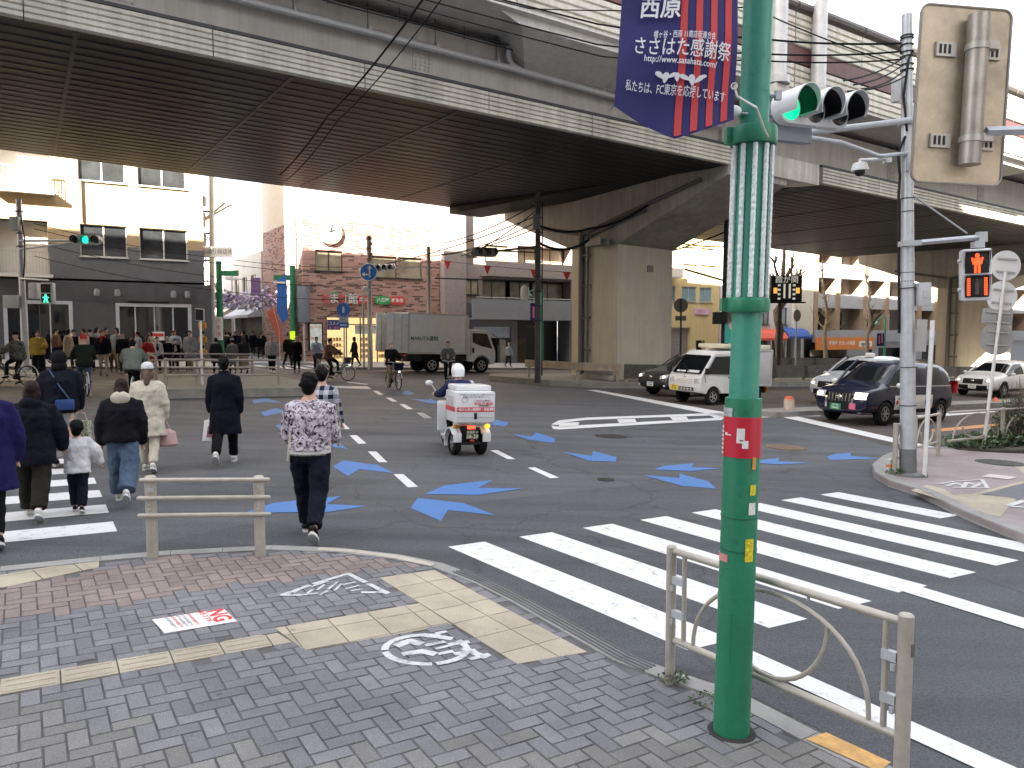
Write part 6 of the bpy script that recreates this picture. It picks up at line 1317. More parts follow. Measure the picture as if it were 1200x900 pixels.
# street decorations: purple blossom swags, pennants and banners over the shopping street
VI = [M('violet_garland', (.40,.34,.56), .7, var=.3), M('lilac_garland', (.58,.55,.68), .7, var=.3), M('white_garland', (.7,.7,.74), .7)]
for k, (t, z) in enumerate(((48.5,4.4),(53,4.5),(58,4.5),(64,4.6),(71,4.7),(80,4.8))):
    rnd = random.Random(k); o = thing('garland', ('nearest','second','third','fourth','fifth','farthest')[k]+' violet garland hung across the shopping street', 'garland', ST(11.8, t, z), ROT, 'garlands over the street'); mb = MB()
    for i in range(420):
        x = rnd.uniform(-2.4,2.4); zz = -.9*(1-(x/2.4)**2)+rnd.uniform(-.45,.45); l = rnd.uniform(.06,.14); m = Euler((rnd.uniform(-1,1),rnd.uniform(-1,1),rnd.random()*6)).to_matrix()
        mb.add([V((x,rnd.uniform(-.25,.25),zz))+m@V(q) for q in ((-l,0,0),(0,-l,0),(l,0,0),(0,l,0))], [(0,1,2,3)], rnd.choice((0,0,1,1,2)))
    mb.build('blossom', VI, o, 0)
o = thing('shop_flag', 'tilted salmon feather flag at the shopping street entrance', 'flag', ST(13.0, 47.0, .02)); mb = MB(); mb.tube([(0,0,0),(0,0,1.9),(-.35,0,3.3)], .025, 6); mb.build('flag_pole', WHITE, o); mb = MB(); mb.prism([V((.05,-.02,1.1)),V((.25,-.02,1.2)),V((-.2,-.02,3.3)),V((-.75,-.02,3.0)),V((-.55,-.02,2.4))], [V((.05,.0,1.1)),V((.25,.0,1.2)),V((-.2,.0,3.3)),V((-.75,.0,3.0)),V((-.55,.0,2.4))]); mb.build('flag_cloth', M('flag_salmon', (.6,.16,.11), .7), o)
o = thing('hanging_banner', 'dark violet banner hanging at the right side of the shopping street', 'banner', ST(14.2, 55, .02)); mb = MB(); mb.cyl((0,0,0),(0,0,6),.07); mb.build('pole', SHOPG, o); mb = MB(); mb.box((-.5,0,4.7),(.8,.04,1.6)); mb.build('cloth', M('violet_cloth', (.20,.12,.28), .7, var=.3), o)
# ------------------------------------------------------------------ vehicles: local +x is forward, +y the left side
from mathutils.bvhtree import BVHTree
def submesh(me, keep, name):
    bm = bmesh.new(); bm.from_mesh(me); bmesh.ops.delete(bm, geom=[f for f in bm.faces if f.material_index not in keep], context='FACES')
    r = bpy.data.meshes.new(name); bm.to_mesh(r); bm.free()
    for p in r.polygons: p.material_index = 1 if p.material_index == 4 and len(keep) > 1 else 0
    r.shade_smooth(); r.set_sharp_from_angle(angle=R(38)); return r
def boolean_cut(me, cutter):
    a = bpy.data.objects.new('tmp', me); COL.objects.link(a); c = bpy.data.objects.new('tmpc', cutter.mesh('c', 0)); COL.objects.link(c)
    md = a.modifiers.new('b', 'BOOLEAN'); md.object = c; md.operation = 'DIFFERENCE'; md.solver = 'EXACT'
    dg = bpy.context.evaluated_depsgraph_get(); r = bpy.data.meshes.new_from_object(a.evaluated_get(dg)); bpy.data.objects.remove(a); bpy.data.objects.remove(c); return r
HEADL = lit('headlamp_glow', (1,.93,.78), 0.593); LAMPG = M('lamp_glass', (.55,.58,.6), .08, .2, var=.3, scale=14, spec=.9); TAILR = M('tail_red', (.35,.01,.01), .15, var=.1, spec=.8)
PLATEW = M('plate_white', (.68,.69,.66), .5); PLATEG = M('plate_green_text', (.02,.16,.07), .5)
HUB = M('wheel_alloy', (.33,.34,.35), .35, .6)
def wheel(par, x, y, r, wd, rim=HUB, name='wheel', spokes=6):
    s = 1 if y > 0 else -1
    mb = MB(); mb.rings([(-wd/2,r*.9,r*.9,0,0),(-wd/2+.02,r,r,0,0),(wd/2-.02,r,r,0,0),(wd/2,r*.9,r*.9,0,0),(wd/2,r*.66,r*.66,0,0),(wd/2-.03,r*.62,r*.62,0,0)], 28); mb.xf(Matrix.Translation((x,y,r)) @ Matrix.Rotation(-s*PI/2, 4, 'X'))
    o = mb.build(name, RUBBER, par)
    mb = MB(); mb.rings([(wd/2-.035,r*.62,r*.62,0,0),(wd/2-.02,r*.6,r*.6,0,0),(wd/2-.02,r*.52,r*.52,0,0),(wd/2-.05,r*.5,r*.5,0,0)], 24)
    for k in range(spokes): a = 2*PI*k/spokes; mb.box((r*.28*math.cos(a), r*.28*math.sin(a), wd/2-.03),(r*.5,r*.13,.03),(0,0,a))
    mb.lathe([(.02,0),(r*.16,0),(r*.14,.02),(.01,.025)], 12, (0,0,wd/2-.03))
    mb.xf(Matrix.Translation((x,y,r)) @ Matrix.Rotation(-s*PI/2, 4, 'X')); mb.build('rim', rim, o); return o
def car(name, label, cat, pos, yaw, stations, flags, paint, wheels, r=.33, zsplit=None, group=None, bpil=(), glass=GLASS, sub=2):
    t = thing(name, label, cat, pos, yaw, group, True); mb = MB(); n = 8; vs = []
    for (x, zb, w, zl, wr, zr) in stations:
        half = [(0,zb),(.86*w,zb),(.985*w,zb+.14),(w,zb+(zl-zb)*.62),(.965*w,zl),(wr,zr-.035),(.55*wr,zr),(0,zr+.012)]
        vs += [(x,y,z) for y, z in half]+[(x,-y,z) for y, z in half[1:-1][::-1]]
    m = 14; fs = []; mi = []
    for i in range(len(stations)-1):
        for k in range(m):
            fs.append((i*m+k, i*m+(k+1)%m, (i+1)*m+(k+1)%m, (i+1)*m+k)); f = flags[i]
            side = k in (4, 9); top = k in (5, 6, 7, 8)
            mi.append(2 if side and f in 'SWR' else 1 if top and f == 'W' else 3 if top and f == 'R' else 0)
    fs += [list(range(m))[::-1], [(len(stations)-1)*m+k for k in range(m)]]; mi += [0, 0]
    mb.v = [V(p) for p in vs]; mb.f = fs; mb.mi = mi
    me = evalmesh(mb, [('SUBSURF', dict(levels=sub, render_levels=sub))])
    ct = MB(); ct.cur = 4
    for x in wheels: 
        for s in (-1, 1): y = stations[len(stations)//2][2]; ct.cyl((x,s*(y-.30),r*1.0),(x,s*(y+.3),r*1.0),r*1.16,28)
    bv = BVHTree.FromPolygons([v.co for v in me.vertices], [list(p.vertices) for p in me.polygons])
    me = boolean_cut(me, ct)
    link('body', submesh(me, (0, 4), 'body'), [paint, BLACK], t); 
    for k, nm in ((1,'windscreen'),(2,'side_window'),(3,'rear_window')):
        if any(p.material_index == k for p in me.polygons): link(nm, submesh(me, (k,), nm), glass, t)
    W = stations[len(stations)//2][2]
    for x in wheels:
        for s in (-1, 1): wheel(t, x, s*(W-.10), r, .2)
    t_bv[t.name] = bv; return t
t_bv = {}
def proj(t, x, z, side=1, off=.004):
    h = t_bv[t.name].ray_cast(V((x, side*3, z)), V((0,-side,0))); 
    return (h[0]+h[1]*off*(1 if h[1].y*side > 0 else -1)) if h[0] is not None else V((x, side*.85, z))
def projx(t, y, z, front=1, off=.006):
    h = t_bv[t.name].ray_cast(V((front*5, y, z)), V((-front,0,0)))
    return (h[0]+h[1]*off*(1 if h[1].x*front > 0 else -1)) if h[0] is not None else V((front*2, y, z))
def projz(t, x, y, off=.005):
    h = t_bv[t.name].ray_cast(V((x, y, 4)), V((0,0,-1))); return (h[0]+V((0,0,off))) if h[0] is not None else V((x,y,1))
def decal(t, x0, x1, z0, z1, mat, name, side=1, nx=8, nz=4, off=.004, par=None, shape=None):
    mb = MB(); vs = [proj(t, x0+(x1-x0)*i/nx, z0+(z1-z0)*j/nz+(shape(i/nx) if shape else 0), side, off) for j in range(nz+1) for i in range(nx+1)]
    mb.add(vs, [(j*(nx+1)+i, j*(nx+1)+i+1, (j+1)*(nx+1)+i+1, (j+1)*(nx+1)+i) for j in range(nz) for i in range(nx)]); return mb.build(name, mat, par or t, 60)
def fdecal(t, y0, y1, z0, z1, mat, name, front=1, ny=6, nz=4, off=.008, par=None, top=0):
    mb = MB(); k = ny+1; vs = []
    for o in (off, off-.03):
        vs += [projx(t, y0+(y1-y0)*i/ny, z0+(z1-z0)*j/nz+top*(i/ny-.5), front, o) for j in range(nz+1) for i in range(k)]
    q = k*(nz+1); fs = [(j*k+i, j*k+i+1, (j+1)*k+i+1, (j+1)*k+i) for j in range(nz) for i in range(ny)]
    for i in range(ny): fs += [(i,i+1,q+i+1,q+i), (nz*k+i,nz*k+i+1,q+nz*k+i+1,q+nz*k+i)]
    for j in range(nz): fs += [(j*k,(j+1)*k,q+(j+1)*k,q+j*k), (j*k+ny,(j+1)*k+ny,q+(j+1)*k+ny,q+j*k+ny)]
    mb.add(vs, fs); return mb.build(name, mat, par or t, 50)
def seam(t, pts, side=1, r=.006, mat=None):
    mb = MB(); mb.tube([proj(t, x, z, side, .001) for x, z in pts], r, 5); return mb.build('door_seam', mat or BLACK, t)
def pillar(t, p, q, r, mat): 
    for s in (-1, 1): mb = MB(); mb.tube([V((p[0],s*p[1],p[2])), V(((p[0]+q[0])/2,s*(p[1]+q[1])/2+s*.012,(p[2]+q[2])/2+.02)), V((q[0],s*q[1],q[2]))], r, 8); mb.build('pillar', mat, t)
def nplate(t, x, y, z, s1, s2, mat=PLATEW, ink=PLATEG, front=1, w=.33, h=.165):
    mb = MB(); mb.box((x,y,z),(.012,w,h)); o = mb.build('number_plate', mat, t, bevel=.004); m = Matrix.Rotation(PI/2*front, 4, 'Z') @ Matrix.Rotation(PI/2, 4, 'X')
    for st_, sz, dz in ((s1,.05,.045),(s2,.095,-.03)): m2 = m.copy(); m2.translation = (x+.0075*front, y, z+dz); txt('lettering', st_, sz, ink, o, mtx=m2, ext=.0005, bold=.02)
    return o
def mirror(t, x, y, z, mat):
    for s in (-1, 1): mb = MB(); mb.ball((x,s*y,z),(.06,.10,.075),12); mb.cyl((x-.02,s*(y-.1),z-.03),(x,s*y,z-.02),.02,6); mb.build('wing_mirror', mat, t)
def paint(name, col, metal=.0, rough=.16): return M(name, col, rough, metal, var=.04, coat=.15)
YAWW = ROT+PI
def avenue(s, t): return ST(s, t, .006)
# -- taxi
NAVYP = paint('taxi_navy', (.008,.010,.03)); 
S = [(-2.2,.42,.72,.95,.62,1.02),(-2.16,.34,.80,1.02,.64,1.42),(-1.98,.28,.84,1.05,.66,1.66),(-1.62,.26,.85,1.06,.67,1.74),(-.62,.25,.85,1.05,.68,1.77),(-.50,.25,.85,1.05,.68,1.77),(.42,.25,.85,1.03,.66,1.73),(.60,.25,.85,1.02,.64,1.66),(1.32,.25,.85,1.00,.73,1.07),(1.75,.26,.84,.97,.7,1.02),(2.10,.28,.80,.90,.62,.94),(2.2,.34,.72,.74,.55,.78)]
S = [(x*(.93 if x < 0 else 1), a, b_, c_, d_, e_-(.05 if e_ > 1.2 else 0)) for x, a, b_, c_, d_, e_ in S]
tx = car('taxi', 'dark navy taxi with a white door panel, headlights on, waiting at the stop line', 'taxi', avenue(18.45+2.2, 12.75), YAWW, S, 'RRBSBSSWBBB', NAVYP, (-1.32, 1.36), .32)
pillar(tx, (1.25,.74,1.06), (.52,.62,1.70), .035, NAVYP)
o = decal(tx, -.85, .97, .42, .80, WHITE, 'door_panel', 1, 14, 4)
def side_text(t, s, x, z, size, mat, par, bold=.02, side=1):
    p = proj(t, x, z, side, .009); m = Matrix.Rotation(PI if side > 0 else 0, 4, 'Z') @ Matrix.Rotation(PI/2, 4, 'X'); m.translation = p; return txt('lettering', s, size, mat, par, mtx=m, ext=.001, bold=bold)
side_text(tx, 'TAXI', .52, .62, .27, BLACK, o, .03); side_text(tx, 'ハイヤー・タクシー', .5, .47, .07, BLACK, o)
mb = MB(); mb.cyl(proj(tx,.87,.61,1,.003), proj(tx,.87,.61,1,.008), .06, 16); mb.build('round_emblem', RED, o); 
mb = MB(); mb.cyl(proj(tx,-.62,.61,1,.003), proj(tx,-.62,.61,1,.007), .16, 20); q = mb.build('globe_emblem', M('globe_blue', (.05,.16,.42), .4), o); mb = MB(); mb.prism([proj(tx,-.62+a,.6+b,1,.008) for a, b in ((-.12,-.06),(.02,-.12),(.13,.02),(.0,.1))],[proj(tx,-.62+a,.6+b,1,.011) for a, b in ((-.12,-.06),(.02,-.12),(.13,.02),(.0,.1))]); mb.build('globe_patch', M('globe_green', (.2,.45,.1), .4), q)
for pts in ([(-.54,.36),(-.54,1.0)], [(1.0,.38),(1.05,.7),(.98,1.0)], [(-1.6,.75),(-1.5,1.0)]): seam(tx, pts)
decal(tx, -1.9, 1.15, 1.03, 1.05, CHROME, 'belt_trim', 1, 16, 1, .006)
for x in (.2, -1.0): mb = MB(); p = proj(tx, x, .92, 1, .02); mb.tube([p+V((-.09,0,0)), p+V((.09,0,0))], .014, 6); mb.build('door_handle', NAVYP, tx)
for s in (-1, 1):
    fdecal(tx, s*.44, s*.74, .70, .86, HEADL if s > 0 else LAMPG, 'headlight', 1, 5, 3, .012); mb = MB(); mb.ball(projx(tx, s*.60, .78, 1, .0),(.05,.1,.06),10); mb.build('headlamp_bulb', HEADL, tx)
    fdecal(tx, s*.36, s*.42, .42, .86, CHROME, 'grille_side_trim', 1, 2, 5, .014); fdecal(tx, s*.5, s*.72, .30, .34, CHROME, 'lower_trim', 1, 4, 1, .014)
gr = fdecal(tx, -.35, .35, .40, .85, BLACK, 'grille', 1, 8, 6, .008)
mb = MB()
for k in range(7): y = -.30+.1*k; mb.tube([projx(tx, y, .62, 1, .012), projx(tx, y, .82, 1, .012)], .012, 6)
mb.build('grille_bar', M('chrome_dark', (.35,.35,.36), .25, .8), gr); mb = MB(); mb.ball(projx(tx,0,.73,1,.02),(.015,.085,.055),14); mb.build('badge', CHROME, gr)
nplate(tx, 2.225, -.08, .46, '品川 500', '54-62', M('plate_green', (.02,.22,.09), .5), PLATEW)
mb = MB(); mb.box((2.19,.40,.50),(.03,.18,.16)); mb.build('pink_sticker', M('sticker_pink', (.65,.15,.25), .5, var=.3, scale=40), tx)
mirror(tx, 1.02, .98, 1.08, WHITE)
mb = MB(); mb.rings([(1.71,.20,.36,.15,0),(1.75,.22,.38,.15,0),(1.81,.16,.28,.15,0),(1.83,.08,.16,.15,0)], 18); mb.build('roof_sign', M('roof_sign_pale', (.66,.72,.8), .3, emit=0.0365, ecol=(.8,.9,1)), tx); mb = MB(); mb.ball((.3,.40,1.75),(.09,.09,.06),12); mb.ball((-.35,.3,1.74),(.12,.2,.03),12); mb.build('roof_dome', WHITE, tx)
mb = MB(); mb.box((.95,-.25,1.22),(.02,.32,.17),(0,-.6,0)); mb.build('dashboard_sign', lit('dash_glow', (.5,.8,.75), 0.0684), tx)
fdecal(tx, .62, .78, .8, 1.15, TAILR, 'tail_light', -1); decal(tx, -2.14, -1.98, .82, 1.18, TAILR, 'tail_light', 1, 3, 4, .006)
# -- white light truck with a box body
kt = thing('light_truck', 'small white box truck with a yellow number plate left of the lamp post', 'light truck', avenue(18.3+1.7, 18.4), YAWW, None, True)
WP = paint('truck_white', (.66,.66,.65)); 
mb = MB(); prof = [(-.05,.38),(1.45,.38),(1.62,.42),(1.68,.6),(1.66,.86),(1.60,.98),(1.02,1.66),(.85,1.78),(-.05,1.80)]
ins = lambda z: .735-(max(0, z-1.0)*.14)
mb.prism([V((x,ins(z),z)) for x, z in prof], [V((x,-ins(z),z)) for x, z in prof]); cm = mb.mesh('cab', 0, .035)
ct = MB(); ct.cyl((1.05,-.9,.29),(1.05,-.42,.29),.345,24); ct.cyl((1.05,.42,.29),(1.05,.9,.29),.345,24); cm = boolean_cut(cm, ct); cm.shade_smooth(); cm.set_sharp_from_angle(angle=R(30)); link('cab', cm, WP, kt)
mb = MB(); mb.prism([V((1.565,-.64,1.03)),V((1.565,.64,1.03)),V((1.075,.585,1.61)),V((1.075,-.585,1.61))],[V((1.62,-.63,1.03)),V((1.62,.63,1.03)),V((1.10,.58,1.635)),V((1.10,-.58,1.635))]); ws = mb.build('windscreen', GLASS, kt, bevel=.01)
mb = MB()
for a, b in (((1.62,.2,1.05),(1.40,-.35,1.33)),((1.62,-.2,1.05),(1.42,-.6,1.28))): mb.tube([a, b], .01, 5)
mb.build('wiper', BLACK, ws); mb = MB(); mb.box((1.56,.3,1.09),(.04,.5,.1),(0,-.7,0)); mb.box((1.56,-.25,1.08),(.04,.4,.07),(0,-.7,0)); mb.build('dashboard_paper', M('paper', (.6,.6,.58), .6), ws)
for s in (-1, 1):
    mb = MB(); q = [(1.42,1.03),(.95,1.60),(.22,1.62),(.22,1.03)]; mb.prism([V((x,s*(ins(z)-.01),z)) for x, z in q],[V((x,s*(ins(z)+.006),z)) for x, z in q]); mb.build('side_window', GLASS, kt)
    mb = MB(); mb.tube([V((x,s*(ins(z)+.002),z)) for x, z in ((.16,.5),(.16,1.66),(.95,1.66),(1.5,1.0),(1.45,.75))], .007, 5); mb.build('door_seam', BLACK, kt)
    mb = MB(); mb.box((.32,s*.745,.92),(.16,.03,.035)); mb.build('door_handle', BLACK, kt, bevel=.008)
    mb = MB(); mb.box((1.52,s*.86,1.12),(.09,.13,.2)); mb.cyl((1.5,s*.7,1.05),(1.52,s*.86,1.06),.015,6); mb.build('wing_mirror', BLACK, kt, bevel=.03)
    mb = MB(); mb.box((1.635,s*.56,.80),(.09,.24,.2)); mb.build('headlight', LAMPG, kt, bevel=.03)
    for x in (1.05, -1.0): wheel(kt, x, s*.66, .285, .16, M('steel_wheel', (.4,.4,.4), .5, .4), spokes=5)
mb = MB(); mb.bb(1.655,1.70,-.42,.42,.47,.57); g = mb.build('lower_grille', BLACK, kt); mb = MB(); mb.bb(1.695,1.71,-.40,.40,.51,.525); 
for k in range(6): mb.bb(1.695,1.71,-.38+.14*k,-.365+.14*k,.475,.565)
mb.build('grille_mesh', WP, g)
mb = MB()
for k in range(3): mb.bb(1.655,1.675,-.36,.36,.70+.06*k,.715+.06*k)
mb.build('grille_slot', M('slot_grey', (.35,.35,.35), .5), kt); mb = MB(); mb.ball((1.66,0,.93),(.02,.05,.045),10); mb.build('badge', CHROME, kt)
nplate(kt, 1.705, -.42, .53, '練馬 480', '41-07', M('plate_yellow', (.72,.52,.02), .5), BLACK)
mb = MB(); mb.bb(-1.75,-.12,-.72,.72,.62,1.86); bx = mb.build('box_body', paint('box_grey_white', (.50,.51,.52)), kt, bevel=.02)
mb = MB(); 
for z in (.64,1.84): mb.bb(-1.77,-.11,.70,.735,z-.03,z+.03)
for x in (-1.75,-.13): mb.bb(x-.02,x+.02,.70,.737,.67,1.81)
mb.build('edge_rail', M('alu_rail', (.55,.56,.57), .4, .4), bx); mb = MB(); mb.bb(-1.8,.5,-.6,.6,1.87,2.02); mb.build('roof_box', M('roof_cream', (.62,.58,.45), .5), bx, bevel=.05)
mb = MB(); mb.bb(-1.75,1.3,-.5,.5,.36,.6); mb.build('chassis', BLACK, kt); mb = MB(); mb.bb(-1.76,-1.68,.3,.62,.42,.56); mb.build('tail_light', M('amber_lamp', (.6,.2,.02), .3), kt)
# -- dark grey crossover
GRYP = paint('car_grey', (.075,.075,.08), .4, .2)
SUV = lambda L, W, H, hood, cow, rs, re: [(-L/2,.50,W*.80,.86,W*.62,.92),(-L/2+.05,.36,W*.93,.98,W*.70,1.12),(-L/2+.35,.27,W*.985,1.02,W*.70,H*.90),(re,.25,W,1.02,W*.73,H*.985),(-.45,.24,W,1.0,W*.74,H),(-.33,.24,W,1.0,W*.74,H),(rs-.2,.24,W,.98,W*.72,H*.985),(rs,.24,W,.97,W*.70,H*.955),(cow,.24,W,.965,W*.84,hood+.03),(L/2-.5,.25,W*.985,.90,W*.80,hood-.03),(L/2-.12,.27,W*.92,.80,W*.70,hood-.12),(L/2,.36,W*.80,.62,W*.60,.70)]
def suv(name, label, s, t, P, L=4.5, W=.9, H=1.6, hood=1.0, cow=1.2, rs=.35, re=-1.55, lamp=HEADL, p2='37-47', trim=BLACK):
    c = car(name, label, 'car', avenue(s+L/2, t), YAWW, SUV(L, W, H, hood, cow, rs, re), 'RRBSBSSWBBB', P, (-L/2+.85, L/2-.9), .345)
    pillar(c, (cow-.06,W*.85,hood+.02), (rs-.06,W*.68,H*.955), .032, P)
    gr = fdecal(c, -.42, .42, .58, .80, BLACK, 'grille', 1, 8, 4, .010); mb = MB(); mb.ball(projx(c,0,.71,1,.02),(.012,.075,.05),12); mb.build('badge', CHROME, gr)
    fdecal(c, -.6, .6, .30, .52, trim, 'lower_grille', 1, 8, 4, .008)
    for sd in (-1, 1):
        fdecal(c, sd*.47, sd*(W*.84), .68, .80, LAMPG, 'headlight', 1, 5, 3, .012, None, .06*sd); mb = MB(); mb.ball(projx(c, sd*.62, .735, 1, -.01),(.05,.07,.045),10); mb.build('headlamp_bulb', lamp, c)
        mb = MB(); mb.ball(projx(c, sd*.66, .40, 1, -.01),(.04,.06,.05),10); mb.build('fog_lamp', LAMPG, c)
    nplate(c, L/2+.012, 0, .45, '世田谷 300', p2); mirror(c, cow-.25, W+.09, 1.04, P)
    for pts in ([(-.36,.34),(-.36,.98)], [(rs+.5,.36),(cow-.15,.7),(cow-.22,.95)]): seam(c, pts)
    for x in (.15, -.9): mb = MB(); p = proj(c, x, .84, 1, .018); mb.tube([p+V((-.09,0,0)), p+V((.09,0,0))], .013, 6); mb.build('door_handle', P, c)
    decal(c, -1.35, 1.25, .27, .40, trim, 'sill_cladding', 1, 14, 2, .012)
    decal(c, -L/2+.06, -L/2+.4, .82, .95, TAILR, 'tail_light', 1, 4, 2, .01)
    return c
suv('parked_car', 'dark grey crossover car at the stop line beside the median and the white light truck', 19.5, 21.3, GRYP, p2='12-84')
suv('white_car', 'pearl white sport utility car with bright headlights at the right edge', 35.1, 17.7, paint('pearl_white', (.62,.615,.59)), 4.7, .93, 1.64, 1.02, 1.25, .3, -1.5, p2='37-47')
vo = suv('white_car', 'silvery white sport utility car half hidden behind the navy taxi', 23.8, 16.9, paint('silver_white', (.52,.54,.57), .2), 4.6, .94, 1.72, 1.06, 1.25, .45, -1.7, p2='80-15')
mb = MB(); mb.box((.2,.2,1.78),(.3,.22,.14)); mb.build('roof_pod', WHITE, vo, bevel=.04)
mb = MB(); mb.tube([projx(vo,-.1,.63,1,.02), projx(vo,.1,.77,1,.02)], .02, 6); mb.build('slash_badge', CHROME, vo)
# -- box lorry
lr = thing('box_truck', 'silver grey box truck with open rear doors parked at the far kerb', 'truck', ST(18.4, 36.6), ROT, None, True)
SIL = M('box_silver', (.76,.76,.75), .4, .25, var=.05); CABP = paint('cab_silver', (.72,.715,.70))
mb = MB(); mb.bb(-2.2,1.15,-1.08,1.08,1.0,3.05); bx = mb.build('cargo_box', SIL, lr, bevel=.03)
mb = MB()
for z in (1.03,3.02): mb.bb(-2.22,1.17,-1.10,-1.06,z-.05,z+.05)
for x in (-2.18,1.12): mb.bb(x-.05,x+.05,-1.102,-1.06,1.08,2.97)
mb.build('edge_rail', M('alu_rail', (.55,.56,.57)), bx); txt('lettering', 'MARUTA運輸', .26, PLATEG, bx, (-1.3,-1.085,1.75), ext=.003, bold=.02)
for y0, a in ((-1.06,-.35),(1.06,.35)):
    mb = MB(); mb.bb(-1.05,0,-.03,.03,-.98,.98); mb.xf(Matrix.Translation((-2.22,y0,2.03)) @ Matrix.Rotation(a, 4, 'Z')); d_ = mb.build('rear_door', M('door_white', (.80,.81,.79), .4), lr, bevel=.015)
    mb = MB()
    for x in (-.3,-.7): mb.cyl((x,-.05,-.95),(x,-.05,.95),.018,6)
    mb.xf(Matrix.Translation((-2.22,y0,2.03)) @ Matrix.Rotation(a, 4, 'Z')); mb.build('lock_bar', STEEL, d_)
mb = MB(); mb.bb(-2.21,-2.18,-1.0,1.0,1.1,2.95); mb.build('cargo_interior', M('interior_pale', (.6,.62,.6), .6), bx)
mb = MB(); mb.bb(1.16,1.45,-.8,.8,2.3,3.0); mb.build('cooling_unit', M('cooler_white', (.6,.6,.58), .5), lr, bevel=.06)
prof = [(1.3,.62),(2.75,.45),(3.0,.5),(3.05,.75),(3.02,1.15),(2.95,1.35),(2.62,2.18),(2.45,2.3),(1.3,2.3)]; ins = lambda z: .93-max(0, z-1.35)*.09
mb = MB(); mb.prism([V((x,ins(z),z)) for x, z in prof],[V((x,-ins(z),z)) for x, z in prof]); cm = mb.mesh('cab', 0, .05); ct = MB(); ct.cyl((2.2,-1.2,.42),(2.2,-.5,.42),.52,24); ct.cyl((2.2,.5,.42),(2.2,1.2,.42),.52,24); cm = boolean_cut(cm, ct); cm.shade_smooth(); cm.set_sharp_from_angle(angle=R(30)); link('cab', cm, CABP, lr)
mb = MB(); mb.prism([V((2.93,-.8,1.40)),V((2.93,.8,1.40)),V((2.64,.75,2.12)),V((2.64,-.75,2.12))],[V((2.975,-.79,1.4)),V((2.975,.79,1.4)),V((2.675,.74,2.135)),V((2.675,-.74,2.135))]); mb.build('windscreen', GLASS, lr)
for s in (-1, 1):
    q = [(2.82,1.30),(2.52,2.10),(1.62,2.12),(1.62,1.62),(2.2,1.42)]; mb = MB(); mb.prism([V((x,s*(ins(z)-.01),z)) for x, z in q],[V((x,s*(ins(z)+.007),z)) for x, z in q]); mb.build('side_window', GLASS, lr)
    mb = MB(); mb.tube([V((x,s*(ins(z)+.002),z)) for x, z in ((1.5,.9),(1.5,2.2),(2.55,2.18),(2.85,1.3),(2.8,1.0))], .008, 5); mb.build('door_seam', BLACK, lr)
    mb = MB(); mb.box((1.65,s*.94,1.2),(.1,.03,.28)); mb.build('door_handle', BLACK, lr)
    mb = MB(); mb.box((3.1,s*1.0,1.7),(.1,.16,.36)); mb.tube([(2.85,s*.85,2.1),(3.1,s*1.0,1.9)], .02, 6); mb.build('wing_mirror', BLACK, lr, bevel=.02)
    mb = MB(); mb.box((3.02,s*.68,.85),(.08,.32,.2)); mb.build('headlight', LAMPG, lr, bevel=.03)
    for x in (2.2, -.75): wheel(lr, x, s*.82, .41, .24, M('steel_wheel', (.4,.4,.4)), spokes=5)
    mb = MB(); mb.bb(-.2,1.1,s*.86-.03,s*.86+.03,.5,.9); mb.build('side_guard', BLACK, lr); 
    mb = MB(); mb.box((.05,s*.98,.78),(.12,.03,.5),(0,.7,0)); mb.build('mud_flap', WHITE, lr)
mb = MB(); mb.bb(1.15,1.32,-.8,.8,.7,2.2); mb.build('cab_gap', BLACK, lr); mb = MB(); mb.bb(-2.2,2.6,-.42,.42,.55,.98); mb.build('chassis', BLACK, lr); mb = MB(); mb.bb(-2.15,-1.4,-.95,.95,.6,.95); mb.build('underrun_box', BLACK, lr)
for y in (-.8,.8): mb = MB(); mb.bb(-2.26,-2.22,y-.17,y+.17,.84,.96); mb.build('tail_light', TAILR, lr)
# -- delivery scooter with its three wheels and big white box
sp_ = G(545, 531); sy = R(112)
dz_ = thing('delivery_scooter', 'white three wheeled delivery scooter with a big white box and red band, seen from behind', 'scooter', sp_, sy, None, True)
SW = paint('scooter_white', (.72,.73,.74))
for y in (-.24, .24): wheel(dz_, -.12, y, .215, .13, spokes=5)
mb = MB(); mb.rings([(-.05,.17,.17,0,0),(-.04,.2,.2,0,0),(.04,.2,.2,0,0),(.05,.17,.17,0,0)], 24); mb.xf(Matrix.Translation((1.18,0,.2)) @ Matrix.Rotation(PI/2, 4, 'X')); o = mb.build('wheel', RUBBER, dz_); mb = MB(); mb.cyl((1.18,-.055,.2),(1.18,.055,.2),.11,16); mb.build('rim', HUB, o)
mb = MB(); mb.box((-.02,0,.34),(.52,.30,.30)); mb.box((-.28,0,.22),(.1,.36,.05)); mb.tube([(-.25,0,.3),(.3,0,.26),(.8,0,.24)], .08, 8); mb.build('engine_unit', BLACK, dz_, bevel=.02)
for y in (-.27, .27):
    mb = MB(); mb.torus((-.12,y,.215),.262,.03,'y',14,6,None,R(-10),R(150)); 
    for k in range(8): a = R(-10+20*k); mb.box((-.12+.26*math.cos(a),y,.215+.26*math.sin(a)),(.03,.17,.095),(0,-a,0))
    mb.box((-.36,y,.33),(.04,.15,.16)); mb.build('rear_fender', SW, dz_, bevel=.01)
mb = MB(); mb.box((.62,0,.22),(.55,.36,.07)); mb.prism([V((.88,-.2,.2)),V((.98,-.16,.2)),V((.98,.16,.2)),V((.88,.2,.2))],[V((.98,-.26,.82)),V((1.1,-.2,.85)),V((1.1,.2,.85)),V((.98,.26,.82))]); mb.prism([V((.86,-.26,.3)),V((.93,-.26,.3)),V((.93,.26,.3)),V((.86,.26,.3))],[V((.96,-.24,.8)),V((1.02,-.24,.8)),V((1.02,.24,.8)),V((.96,.24,.8))]); mb.box((1.18,0,.44),(.36,.14,.05)); mb.build('leg_shield', SW, dz_, bevel=.03)
